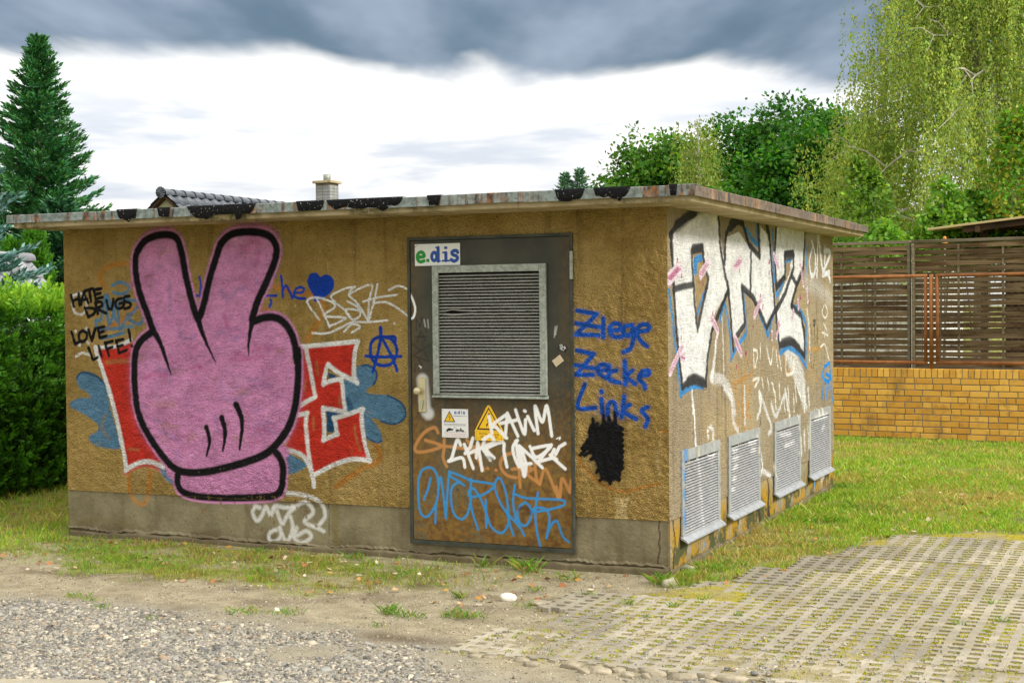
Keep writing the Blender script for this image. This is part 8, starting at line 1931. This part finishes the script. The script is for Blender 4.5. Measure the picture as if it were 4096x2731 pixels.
# ------------------------------------------------------------------ brick wall, rusty mesh frames, woven fence
WLOC = (-1.12, 10.25, 0); WROT = math.atan2(-.14084, .99003)
bw = tag(empty('brick_wall', WLOC, WROT), 'low ochre brick wall with upright top course below the fence', 'wall')
T0, T1 = -.7, 3.45
MB().box(T0, T1, .006, .105, -.1, .872).build('mortar', M['mortar'], bw)
def brick_mesh(l, h):
    return MB().box(-l/2, l/2, -.0005, .105, -h/2, h/2, .004).build('brick_proto', M['brick'])
def proto(o):
    me = o.data; bpy.data.objects.remove(o); return me
BS = proto(brick_mesh(.223, .066)); BH = proto(brick_mesh(.107, .066)); BR = proto(brick_mesh(.066, .112))
for c in range(10):
    z = .012+.077*c+.0385; t = T0-(.115 if c % 2 else 0)+rng.uniform(-.03, .03)
    k = int(rng.integers(0, 3))
    while t < T1:
        hd = (k % 3 == 2); l = .107 if hd else .223
        if t > T0-.01 and t+l < T1+.02:
            inst('brick', BH if hd else BS, bw, (t+l/2, rng.uniform(-.004, .003), z+rng.uniform(-.0015, .0015)), (0, rng.normal()*.006, rng.normal()*.008))
        t += l+.0105; k += 1
t = T0
while t < T1-.05:
    inst('brick', BR, bw, (t+.033, rng.uniform(-.005, .004), .785+.056), (0, rng.normal()*.012, rng.normal()*.01)); t += .0765
mf = tag(empty('mesh_fence', WLOC, WROT), 'rusty tube frames with wire mesh standing on brick wall', 'fence')
for (a, b) in ((-1.3, 1.20), (1.351, 3.5)):
    for z in (.975, 2.066): MB().tube([(a-.02, .05, z), (b+.02, .05, z)], .022, 10).build('frame_rail', M['rust'], mf, True)
    for t in (a, b): MB().tube([(t, .05, .97), (t, .05, 2.07)], .0225, 10).build('frame_upright', M['rust'], mf, True)
    for z in (1.035, 2.0): MB().box(a+.03, b-.03, .045, .050, z-.003, z+.003).build('tension_bar', M['wire'], mf)
    for t in (a+.04, b-.04): MB().box(t-.003, t+.003, .0455, .0505, 1.03, 2.01).build('tension_bar', M['wire'], mf)
    wm = MB(); z0, z1 = 1.035, 2.0; st = .082; hh = z1-z0
    for sgn in (1, -1):
        u = a-hh
        while u < b+hh:
            # clip the slanting wire to the frame
            p = [(u, z0), (u+hh, z1)] if sgn > 0 else [(u, z1), (u+hh, z0)]
            xa, xb = max(p[0][0], a+.04), min(p[1][0], b-.04)
            if xb-xa > .02:
                f = lambda x: p[0][1]+(x-p[0][0])*sgn
                y = .047 if sgn > 0 else .0495
                wm.tube([(xa, y, f(xa)), (xb, y, f(xb))], .0017, 3, False)
            u += st
    o = wm.build('wire_mesh', M['wire'], mf); o['kind'] = 'stuff'
MB().tube([(1.273, .05, .885), (1.273, .05, 2.085)], .026, 10).build('post', M['rust'], mf, True)
for z in (1.1, 1.5, 1.93): MB().box(1.195, 1.355, .045, .055, z-.006, z+.006).build('clamp', M['rust'], mf)
def slat_proto(width, stakes, par, seed):
    r = random.Random(seed); n = 26; v = []; f = []
    edges = [0]+stakes+[width]
    for i in range(n+1):
        s_ = width*i/n
        j = max(k for k in range(len(edges)-1) if edges[k] <= s_+1e-9)
        q = (s_-edges[j])/(edges[j+1]-edges[j]); ph = (j+q)+par
        y = .016*math.cos(math.pi*ph); wz = .004*math.sin(s_*3+seed)+r.uniform(-.0015, .0015); hh = .031+.002*math.sin(s_*5+seed*2)
        for (dy, dz) in ((-.004, -hh), (.004, -hh), (.004, hh), (-.004, hh)): v.append((s_, y+dy, dz+wz))
    for i in range(n):
        for k in range(4): f.append([i*4+k, i*4+(k+1) % 4, (i+1)*4+(k+1) % 4, (i+1)*4+k])
    f += [[0, 1, 2, 3], [n*4+3, n*4+2, n*4+1, n*4]]
    return proto(MB().poly(v, f).build('slat_proto', M['slat']))
for t0, stakes, lab in ((-.875, [.42, .875, 1.328], 'weathered woven slat fence panel beside the building corner'), (.945, [.59, 1.14, 1.5], 'weathered woven slat fence panel right of the narrow seam'), (2.765, [.45, .9, 1.35], 'woven slat fence panel continuing past the right edge')):
    W_ = 1.795; ang = Matrix.Rotation(WROT, 4, 'Z'); p = Vector(WLOC)+ang.to_3x3() @ Vector((t0, .34, 0))
    fp = tag(empty('woven_fence_panel', p, WROT), lab, 'fence', 'woven fence panels on the wall')
    protos = [slat_proto(W_-.06, [s_-.03 for s_ in stakes], k % 2, k) for k in range(6)]
    nsl = 22
    for k in range(nsl):
        z = .93+.0722*k
        inst('slat', protos[(k % 2)+2*int(rng.integers(0, 3))], fp, (.03, rng.normal()*.002, z+rng.normal()*.003), (rng.normal()*.07, rng.normal()*.0022, 0), (1, 1, rng.uniform(.86, 1.05)))
    for s_ in stakes: MB().box(s_-.013, s_+.013, -.009, .009, .90, 2.47).build('stake', M['slatframe'], fp)
    for s_ in (0, W_-.034): MB().box(s_, s_+.034, -.032, .032, .89, 2.49, .003).build('frame_upright', M['slatframe'], fp)
    MB().box(0, W_, -.034, .034, 2.4905, 2.53, .004).build('frame_rail', M['slatframe'], fp)
    MB().box(.0345, W_-.0345, -.02, .02, .885, .905).build('frame_rail', M['slatframe'], fp)
# plank canopy behind the fence
cn = tag(empty('plank_canopy', (-.14, 11.75, 2.73)), 'plank roofed timber canopy at right above fence', 'canopy')
for k in range(9):
    x0 = -.0+.02*k+rng.uniform(-.02, .05); o = MB().box(x0, 3.4, .13*k, .13*k+.118, -.016+rng.uniform(-.002, .002), .012, .002).build('plank', M['plank'], cn); o.rotation_euler = (0, -.10, 0)
for k, x in enumerate((.62, 1.3, 2.1)): MB().box(x, x+.07, .02, 1.2, -.12+.1*x, -.03+.1*x, .004).build('rafter', M['darkwood'], cn)
for k, y in enumerate((.06, .62, 1.1)): 
    o = MB().box(.45, 3.3, y, y+.06, -.105, -.02, .004).build('batten', M['darkwood'], cn); o.rotation_euler = (0, -.10, 0)
for x, y in ((.66, .3), (2.2, .3), (2.2, 1.1)): MB().box(x, x+.09, y, y+.09, -2.75, -.1+.1*x).build('post', M['darkwood'], cn)
MB().box(.9, 3.2, 1.12, 1.15, -2.7, -.04).build('back_boarding', M['darkwood'], cn)
v, f = lathe([(0, .10), (.018, .095), (.03, .075), (.028, .055), (.016, .042), (.03, .03), (.045, .0), (.05, -.04), (.03, -.07), (0, -.07)], 14)
orn = MB().poly([(a, c, b) for a, b, c in v], [q[::-1] for q in f]).build('garden_finial', M['orange'], None, True); orn.location = (.13, 11.45, 2.535); orn.scale = (.8, .8, .8); tag(orn, 'small orange ceramic finial peeking over the fence', 'ornament')
pp_ = MB().tube([(0, 0, -2.6), (0, 0, -.06)], .015, 6).build('rod', M['greybranch'], orn)

# ------------------------------------------------------------------ houses behind
def tile_mesh(mat, wd=.30, ln=.36):
    v = []; f = []; n = 8
    for j in range(2):
        for i in range(n+1):
            t = i/n; z = .030*math.cos(2*math.pi*(t-.25))*(1 if t < .5 else .6)+.03
            v.append((wd*t*1.02, ln*1.06*j, z+(.022 if j == 0 else 0)))
    for i in range(n): f.append([i, i+1, n+2+i, n+1+i])
    b = len(v)
    for i in range(n+1): v.append((v[i][0], 0, v[i][2]-.02))
    for i in range(n): f.append([i+1, i, b+i, b+i+1])
    return proto(MB().poly(v, f).build('tile_proto', mat, None, True, False))
def gable_house(name, xr, zr, y0, y1, half, pitch, wallmat, tilemat, label, cols, rows, ridge_n, wins=True):
    h = tag(empty(name, (xr, y0, 0)), label, 'house')
    ze = zr-half*math.tan(pitch); L = y1-y0
    MB().prism([(-half+.35, -.1), (half-.35, -.1), (half-.35, ze+.22), (0, zr-.115), (-half+.35, ze+.22)], .14, L-.14).build('wall', wallmat, h)
    rf = MB()
    for s_ in (-1, 1):
        nx_, nz_ = s_*math.sin(pitch), math.cos(pitch); th = .05
        a = (0, zr-.06); e = (s_*half, ze-.06)
        rf.prism([a, e, (e[0]-nx_*th*0, e[1]-th), (a[0], a[1]-th)], 0, L)
    roof_ = rf.build('roof', M['darkwood'], h)
    tm = tile_mesh(tilemat)
    for s_ in (1, -1):
        for r_ in range(rows if s_ > 0 else 2):
            for c in range(cols if s_ > 0 else min(cols, 10)):
                d = .02+(r_+1)*.34          # distance down the slope to the tile's lower edge
                o = inst('roof_tile', tm, roof_)
                if s_ > 0:      # local x runs along +y of house, local y up the slope
                    ex = Vector((0, 1, 0)); ey = Vector((-math.cos(pitch), 0, math.sin(pitch)))
                else:
                    ex = Vector((0, -1, 0)); ey = Vector((math.cos(pitch), 0, math.sin(pitch)))
                ez = ex.cross(ey)
                if ez.z < 0: ez = -ez
                yy = c*.30 if s_ > 0 else (c+1)*.30
                p = Vector((s_*d*math.cos(pitch), yy, zr-.055-d*math.sin(pitch)))
                mm = Matrix((ex, ey, ez)).transposed().to_4x4(); mm.translation = p; o.matrix_local = mm
    for k in range(ridge_n):
        n = 7; v = []; f = []
        for j, (yy, rr) in enumerate(((0, .125), (.05, .122), (.36, .105))):
            for i in range(n+1):
                a = math.pi*(-.08+1.16*i/n); v.append((rr*math.cos(a), k*.33+yy-.06, zr-.04+rr*.85*math.sin(a)))
        for j in range(2):
            for i in range(n): f.append([j*(n+1)+i, j*(n+1)+i+1, (j+1)*(n+1)+i+1, (j+1)*(n+1)+i])
        MB().poly(v, f).build('ridge_tile', tilemat, roof_, True)
    return h, roof_
h, rf_ = gable_house('bungalow', -15.3, 4.08, 14.85, 25.5, 3.6, R(39), M['cream'], M['tile'], 'cream gabled bungalow with glossy black tiles seen over the flat roof', 35, 4, 32)
disc = MB(); v = [(0, -.10, 4.06)]; f = []
for k in range(24):
    a = 2*math.pi*k/24; rr = .118 if k % 2 else .112; v.append((rr*math.cos(a), -.075 if k % 2 else -.095, 4.06+rr*math.sin(a)))
for k in range(24): f.append([0, 1+k, 1+(k+1) % 24])
disc.poly(v, f).build('ridge_end', M['tile'], rf_)
ch = MB().box(-.19, .19, 6.0, 6.40, 3.4, 4.68).build('chimney', M['mortar'], h)
CB = proto(MB().box(-.085, .085, -.006, .03, -.033, .033, .004).build('cb', M['chimbrick'])); CBy = proto(MB().box(-.03, .006, -.09, .09, -.033, .033, .004).build('cb', M['chimbrick']))
for c in range(12):
    z = 3.83+.076*c
    if z > 4.66: break
    for k in range(2): inst('brick', CB, ch, (-.096+.192*k+(.02 if c % 2 else -.02)*0, 6.0, z))
    for k in range(2): inst('brick', CBy, ch, (.19, 6.1+.2*k, z))
MB().box(-.25, .25, 5.94, 6.46, 4.681, 4.74, .006).build('chimney_cap', M['slab'], ch)
MB().tube([(0, 6.2, 4.74), (0, 6.2, 4.90)], .09, 12).build('flue', M['galv'], ch, True)
gable_house('house', -11.62, 2.50, 6.1, 7.05, 1.75, R(47), M['housewhite'], M['tile_grey'], 'low house with grey tiled roof glimpsed between blue spruce and hedge', 3, 6, 3)
hb = MB().box(-4.2, -1.6, 21, 27, -.1, 3.15).build('garage', M['housewhite'], None); tag(hb, 'pale flat building barely visible under the roof end by the fence', 'building')

# ------------------------------------------------------------------ things lying on the ground
def stone_mesh(seed, sx, sy, sz, mat):
    r = np.random.default_rng(seed); n = 4; pts = {}; V = []; F = []
    def vid(p):
        k = tuple(np.round(p, 5))
        if k not in pts: pts[k] = len(V); V.append(np.array(p, float))
        return pts[k]
    for ax in range(3):
        for s_ in (-1, 1):
            for i in range(n):
                for j in range(n):
                    q = []
                    for (a, b) in ((i, j), (i+1, j), (i+1, j+1), (i, j+1)):
                        p = [0, 0, 0]; p[ax] = s_; p[(ax+1) % 3] = -1+2*a/n; p[(ax+2) % 3] = -1+2*b/n; q.append(vid(p))
                    F.append(q if s_ > 0 else q[::-1])
    V = np.array(V); V = unit(V)*(.55+.45*np.linalg.norm(V, axis=1, keepdims=True)/1.3)
    d = r.normal(size=(6, 3)); d = unit(d)
    for k in range(6): V -= np.maximum(V@d[k]-.72, 0)[:, None]*d[k]
    V *= 1+.06*r.normal(size=(len(V), 1)); V *= np.array([sx, sy, sz])
    return mesh('stone', V, np.array(F), mat, None, True)
def stone(x, y, sx, sy, sz, rz, label, group=None, mat='stone', name='stone', sink=.25, seed=None):
    o = stone_mesh(seed if seed is not None else int(abs(x*1000+y*377)), sx, sy, sz, M[mat]); o.name = name
    o.location = (x, y, sz*(1-2*sink)+.0); o.rotation_euler = (random.uniform(-.1, .1), random.uniform(-.1, .1), rz); return tag(o, label, 'stone', group)
M['palestone'] = simple('pale_pebble', (.58, .54, .44), (.68, .64, .55), 12, .8, .4, 45)
stone(-.65, -1.07, .055, .035, .030, .3, 'pale rounded stone alone on bare earth before the door', None, 'palestone')
stone(.11, -.34, .058, .045, .040, .8, 'pitted pale stone at the paver corner below building edge', None, 'mossstone')
stone(.06, .17, .06, .032, .034, -.5, 'grey flat stone leaning at base of the building corner', None, 'mossstone')
stone(-1.75, -1.86, .02, .016, .016, .8, 'small white pebble in a grass patch on the earth', None, 'palestone')
for (x, y, a, b) in ((-.42, -1.13, .09, .07), (-.30, -1.0, .10, .06), (-.34, -1.2, .07, .06)):
    stone(x, y, a, b, .02, random.uniform(-.3, .3), 'flat slab fragment sunk flush in earth left of the pavers', 'sunken slab fragments', 'stone', 'slab_fragment', .40)
for i, (x, y, a, b, c) in enumerate(((-.20, -2.45, .045, .03, .02), (-.13, -2.44, .04, .026, .02), (.05, -2.46, .05, .03, .026), (.12, -2.50, .045, .032, .026), (.31, -2.46, .06, .04, .03), (.40, -2.52, .04, .03, .022), (.47, -2.50, .07, .035, .028), (.55, -2.46, .045, .03, .024), (.62, -2.52, .04, .03, .025), (.70, -2.50, .03, .025, .02), (.72, -2.44, .08, .04, .028), (.86, -2.46, .085, .045, .03), (.98, -2.42, .06, .04, .03), (1.10, -2.42, .10, .04, .028), (1.02, -2.52, .05, .03, .02), (1.22, -2.38, .04, .03, .02))):
    stone(x, y, a, b, c, random.uniform(-.4, .4), 'buff rubble stone in the row along the front paver edge', 'rubble row along the paver edge', 'stone', 'rubble_stone', .40, seed=i+3)
kb = MB().box(0, .95, -.25, 0, -.1, .03, .012).build('kerb', M['paver'], None); kb['kind'] = 'structure'; kb.location = (-2.45, -3.87, .0); kb.rotation_euler = (0, 0, .33)
def visible(x, y, m=.35): return (y > -3.72+(x+2.05)*.4027-m) & (x > -2.05-m-(y+3.72)*.945) & (x < 2.45+m)
def pebbles():
    n = 125000; x = rng.uniform(-5.2, 2.2, n); y = rng.uniform(-4.2, -1.2, n)
    g = gravel_mask(x, y); pav = (x > interp(y, PAVX)-.02) & (y > -2.38)
    acc = np.where(pav, .10*(np.clip((-1.2-y)/1, 0, 1)), .03+g**1.5*np.clip(.40+(-1.9-y)*.75, .2, 1)*.95)
    k = visible(x, y) & (rng.random(n) < acc); x = x[k]; y = y[k]; n = len(x); pav = pav[k]; g = g[k]
    s_ = rng.lognormal(-4.95, .36, n)*np.where(g > .5, 1, .42); z = ground_z(x, y)+np.where(pav, .012, 0)
    B8 = np.array([(-1, -1, -1), (1, -1, -1), (1, 1, -1), (-1, 1, -1), (-.7, -.7, 1), (.7, -.7, 1), (.7, .7, 1), (-.7, .7, 1)], float)
    V = B8[None]*(1+.25*rng.normal(size=(n, 8, 3)))*np.stack([s_*rng.uniform(.8, 1.5, n), s_*rng.uniform(.6, 1, n), s_*rng.uniform(.25, .55, n)], 1)[:, None]
    a = rng.uniform(0, 6.28, n); c, s2 = np.cos(a)[:, None], np.sin(a)[:, None]
    tx = rng.normal(size=n)[:, None]*.2; ty = rng.normal(size=n)[:, None]*.2
    X = V[..., 0]*c-V[..., 1]*s2; Y = V[..., 0]*s2+V[..., 1]*c; Z = V[..., 2]+X*tx+Y*ty
    P = np.stack([X+x[:, None], Y+y[:, None], Z+(z+s_*.2)[:, None]], -1).reshape(-1, 3)
    F = (np.array([[0, 3, 2, 1], [4, 5, 6, 7], [0, 1, 5, 4], [1, 2, 6, 5], [2, 3, 7, 6], [3, 0, 4, 7]])[None]+(np.arange(n)*8)[:, None, None]).reshape(-1, 4)
    pal = np.array([(.32, .30, .255), (.23, .225, .21), (.43, .395, .32), (.34, .335, .315), (.50, .455, .36), (.15, .145, .13), (.38, .29, .20), (.58, .53, .43)])
    col = .76*pal[rng.choice(8, n, p=[.25, .2, .17, .14, .10, .06, .04, .04])]*(1+.15*rng.normal(size=(n, 1)))
    col = col*np.array([1.03, 1.0, .94]); T = np.repeat(np.concatenate([np.clip(col, .03, .8), np.ones((n, 1))], 1), 8, 0)
    o = mesh('gravel', P, F, M['pebble'], None, True, {'tint': T}, 'stuff')
    tag(o, 'grey gravel spread over the forecourt', 'gravel')
pebbles()
def blades(x, y, h, wd, tint, lean=.5, zoff=0):
    n = len(x); z = ground_z(x, y)+zoff; a = rng.uniform(0, 6.28, n); b = rng.uniform(0, 6.28, n)
    sx, sy = np.cos(a)*wd, np.sin(a)*wd; l = lean*h*rng.random(n)*1.2
    V = np.stack([np.stack([x-sx, y-sy, z-.004], 1), np.stack([x+sx, y+sy, z-.004], 1), np.stack([x+np.cos(b)*l*.45+sx*.6, y+np.sin(b)*l*.45+sy*.6, z+h*.6], 1), np.stack([x+np.cos(b)*l, y+np.sin(b)*l, z+h], 1)], 1).reshape(-1, 3)
    return V, np.arange(4*n).reshape(n, 4), np.repeat(np.concatenate([tint, np.ones((n, 1))], 1), 4, 0)
def grass():
    parts = []
    def area(n, x0, x1, y0, y1, h, wd, f=None, dry=.22):
        x = rng.uniform(x0, x1, n); y = rng.uniform(y0, y1, n); g, nz, n2 = grass_mask(x, y)
        pav = (x > interp(y, PAVX)+.04) & (y > -2.4) & (y < 2.42)
        inside = (x > XL-.005) & (x < .02) & (y > -.035) & (y < DEP+.03)
        p = g*np.clip((n2-.28)*3.2, .12, 1)
        if f is not None: p = p*f(x, y)
        k = (rng.random(n) < p) & ~pav & ~inside; x, y, nz, n2 = x[k], y[k], nz[k], n2[k]; m = len(x)
        dr = (fbm(x*1.1, y*1.1, 55)+.25*rng.normal(size=m)*.6)[:, None]
        t = np.where(dr > 1-dry-.15, np.array([.46, .36, .11]), np.where(rng.random((m, 1)) < .32, np.array([.43, .46, .055]), np.array([.23, .42, .035])))*(1+.25*rng.uniform(-1, 1, (m, 1)))
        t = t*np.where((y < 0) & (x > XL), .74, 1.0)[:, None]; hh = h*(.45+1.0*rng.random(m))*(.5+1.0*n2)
        parts.append(blades(x, y, hh, wd*rng.uniform(.7, 1.3, m), np.clip(t, .01, .8), .8))
    area(42000, -5.2, .3, -1.6, 0, .027, .0022)
    area(26000, -8, -4.85, -1.4, 5, .045, .0032)
    area(26000, 0, 1.1, -.5, 3, .034, .0026, None, .30)
    area(60000, -.2, 3.1, 2.3, 6, .030, .0036, None, .22)
    area(52000, -2.0, 3.0, 5.5, 10.2, .034, .0052, None, .22)
    # tufts: (x, y, radius, blades, height)
    tf = [(-.95, -1.12, .05, 40, .06), (-.62, -.75, .06, 30, .05), (-.55, -.4, .05, 30, .06), (-1.9, -1.95, .10, 90, .035), (-1.65, -1.92, .10, 80, .035), (-1.1, -1.68, .06, 70, .07), (-.95, -1.72, .08, 60, .05), (-.72, -1.62, .07, 80, .06), (-.62, -1.6, .08, 50, .04), (-1.0, -2.02, .04, 25, .03), (-2.75, -2.15, .05, 30, .03), (-3.1, -1.95, .08, 70, .03), (-2.95, -2.0, .06, 40, .025), (-2.3, -2.3, .04, 20, .02),
          (-.25, -.85, .06, 40, .05), (-.45, -1.25, .07, 30, .04), (.02, -.28, .05, 60, .09), (.08, -.2, .05, 40, .07), (.15, .05, .08, 60, .05), (.22, .30, .10, 90, .06), (.30, .5, .1, 70, .05), (-1.25, -.12, .05, 40, .09), (-1.0, -.10, .05, 45, .10), (-2.2, -.2, .06, 40, .07), (-.9, -.16, .05, 40, .11), (-3.0, -.2, .06, 40, .06), (-2.4, -.9, .2, 160, .05), (-3.4, -.8, .25, 200, .05), (-1.6, -.7, .2, 140, .05), (-4.2, -.6, .25, 200, .05),
          (.35, -1.0, .03, 25, .04), (.1, -1.05, .03, 30, .05), (.45, -.75, .03, 20, .04), (.3, -1.35, .02, 15, .03), (.75, -1.1, .03, 20, .03), (2.0, -.3, .03, 25, .03), (1.9, -.9, .03, 25, .03), (2.1, -.75, .03, 25, .03), (.6, 1.4, .15, 120, .05), (.3, 2.6, .2, 160, .07), (.6, 3.4, .25, 200, .07), (.1, 4.9, .2, 150, .07)]
    for (x, y, r, n, h) in tf:
        a = rng.uniform(0, 6.28, n); q = r*rng.random(n)**.7; xx, yy = x+np.cos(a)*q*1.3, y+np.sin(a)*q
        t = np.where(rng.random((n, 1)) < .3, np.array([.36, .36, .06]), np.array([.15, .34, .03]))*(1+.25*rng.uniform(-1, 1, (n, 1)))
        parts.append(blades(xx, yy, h*.75*(.25+1.0*rng.random(n)), np.full(n, .0020), t*.8, 1.5, .008))
    for i in range(260):
        x = rng.uniform(-.1, 2.9); y = rng.uniform(2.5, 9.6); tf_n = int(rng.integers(10, 26)); r = rng.uniform(.03, .09)
        xx = x+rng.normal(size=tf_n)*r; yy = y+rng.normal(size=tf_n)*r; c = np.array([.20, .36, .035]) if rng.random() < .6 else np.array([.48, .42, .12])
        if x > XL and x < .05 and y < DEP+.1: continue
        parts.append(blades(xx, yy, rng.uniform(.02, .075, tf_n), np.full(tf_n, .0032), np.tile(c, (tf_n, 1))*(1+.25*rng.uniform(-1, 1, (tf_n, 1))), 1.2))
    # rows of tall grass against the wall and mossy tufts in the paver cells
    n = 700; x = rng.uniform(1.0, 2.6, n); y = rng.uniform(-2.2, 2.2, n); parts.append(blades(x, y, rng.uniform(.012, .03, n), np.full(n, .002), tints(n, (.17, .19, .03), .3), .9, .0))
    for (px_, py_) in PAVERS:        # moss and seedlings in the paver cells
        for i in range(-2, 3):
            for j in range(-3, 4):
                if rng.random() < .3: continue
                n = int(rng.integers(3, 11)); x = px_+i*PX+rng.uniform(-.024, .024, n); y = py_+j*PY+rng.uniform(-.02, .02, n)
                t = np.where(rng.random((n, 1)) < .6, np.array([.42, .37, .035]), np.array([.24, .33, .035]))*(1+.3*rng.uniform(-1, 1, (n, 1)))
                parts.append(blades(x, y, rng.uniform(.006, .016, n), rng.uniform(.003, .007, n), t, 1.2, .0))
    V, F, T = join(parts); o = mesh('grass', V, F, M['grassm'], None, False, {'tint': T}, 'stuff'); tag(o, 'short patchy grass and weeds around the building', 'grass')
grass()
def litter():
    n = 420; x = np.concatenate([rng.uniform(-4.8, -.2, 230), rng.uniform(0.05, 1.2, 120), rng.uniform(.3, 2.6, 70)]); y = np.concatenate([rng.uniform(-1.4, -.08, 230), rng.uniform(-.2, 2.6, 120), rng.uniform(2.3, 5, 70)])
    k = ~((x > interp(y, PAVX)+.1) & (y < 2.3)); x = x[k]; y = y[k]; n = len(x)
    C = np.stack([x, y, ground_z(x, y)+rng.uniform(.006, .028, n)], 1); D = rng.normal(size=(n, 3))*np.array([1, 1, .25]); N = np.array([0, 0, 1.0])+.45*rng.normal(size=(n, 3))
    pal = np.array([(.42, .18, .07), (.34, .20, .10), (.50, .33, .18), (.28, .12, .05), (.48, .26, .06), (.60, .50, .36)])
    tt = pal[rng.integers(0, 6, n)]*(1+.2*rng.uniform(-1, 1, (n, 1))); L = rng.uniform(.018, .055, n)
    p1 = rhombi(C, D, N, L, L*.7, tt); 
    D2 = unit(D)+.6*unit(np.cross(D, N)); D3 = unit(D)-.6*unit(np.cross(D, N))
    p2 = rhombi(C, D2, N, L*.8, L*.35, tt*.9); p3 = rhombi(C, D3, N, L*.8, L*.35, tt*.95)
    n2 = 900; x = rng.uniform(-4.5, 2.3, n2); y = rng.uniform(-2.6, 2.4, n2); C = np.stack([x, y, ground_z(x, y)+np.where(x > interp(y, PAVX), .03, .006)], 1)
    p4 = rhombi(C, rng.normal(size=(n2, 3))*np.array([1, 1, .15]), np.tile([0, 0, 1.0], (n2, 1))+.2*rng.normal(size=(n2, 3)), rng.uniform(.010, .03, n2), .005, pal[rng.integers(0, 6, n2)]*.7)
    keep = np.nonzero(~((C[:, 0] > XL) & (C[:, 0] < .03) & (C[:, 1] > -.04)))[0]
    p4 = rhombi(C[keep], rng.normal(size=(len(keep), 3))*np.array([1, 1, .15]), np.tile([0, 0, 1.0], (len(keep), 1))+.2*rng.normal(size=(len(keep), 3)), rng.uniform(.010, .03, len(keep)), .005, pal[rng.integers(0, 6, len(keep))]*.7)
    V, F, T = join([p1, p2, p3, p4]); o = mesh('leaf_litter', V, F, M['litter'], None, False, {'tint': T}, 'stuff'); tag(o, 'dry brown leaves and twigs scattered on the ground', 'leaves')
litter()

def grit():
    n = 60000; x = rng.uniform(-5.2, 2.4, n); y = rng.uniform(-3.8, .0, n); g, _, _ = grass_mask(x, y)
    pav = (x > interp(y, PAVX)-.02) & (y > -2.4); ins = (x > XL-.02) & (x < .03) & (y > -.045)
    cl = fbm(x*3, y*3, 66)
    k = visible(x, y) & ~ins & (rng.random(n) < np.where(pav, .35*np.clip((-.4-y)/1.2, .08, 1)*np.clip(1.3-x*.5, .2, 1), .75*(1-.8*g))*np.clip(cl*2.2-.3, .15, 1))
    x = x[k]; y = y[k]; pav = pav[k]; n = len(x); s_ = rng.lognormal(-5.55, .4, n); z = ground_z(x, y)+np.where(pav, .006, 0)+s_*.3
    T4 = np.array([(1, 0, -.4), (-.6, .8, -.4), (-.6, -.8, -.4), (0, 0, .7)]); a = rng.uniform(0, 6.28, n); c, s2 = np.cos(a)[:, None], np.sin(a)[:, None]
    V = T4[None]*(1+.35*rng.normal(size=(n, 4, 3)))*s_[:, None, None]
    P = np.stack([V[..., 0]*c-V[..., 1]*s2+x[:, None], V[..., 0]*s2+V[..., 1]*c+y[:, None], V[..., 2]+z[:, None]], -1).reshape(-1, 3)
    F = (np.array([[0, 1, 3], [1, 2, 3], [2, 0, 3], [0, 2, 1]])[None]+(np.arange(n)*4)[:, None, None]).reshape(-1, 3)
    pal = np.array([(.20, .185, .15), (.34, .30, .22), (.12, .105, .08), (.46, .42, .33), (.28, .22, .14)])
    T = np.repeat(np.concatenate([np.clip(pal[rng.integers(0, 5, n)]*(1+.2*rng.normal(size=(n, 1))), .02, .8), np.ones((n, 1))], 1), 4, 0)
    tag(mesh('grit', P, F, M['pebble'], None, False, {'tint': T}, 'stuff'), 'fine brown grit strewn over the bare earth and pavers', 'grit')
grit()
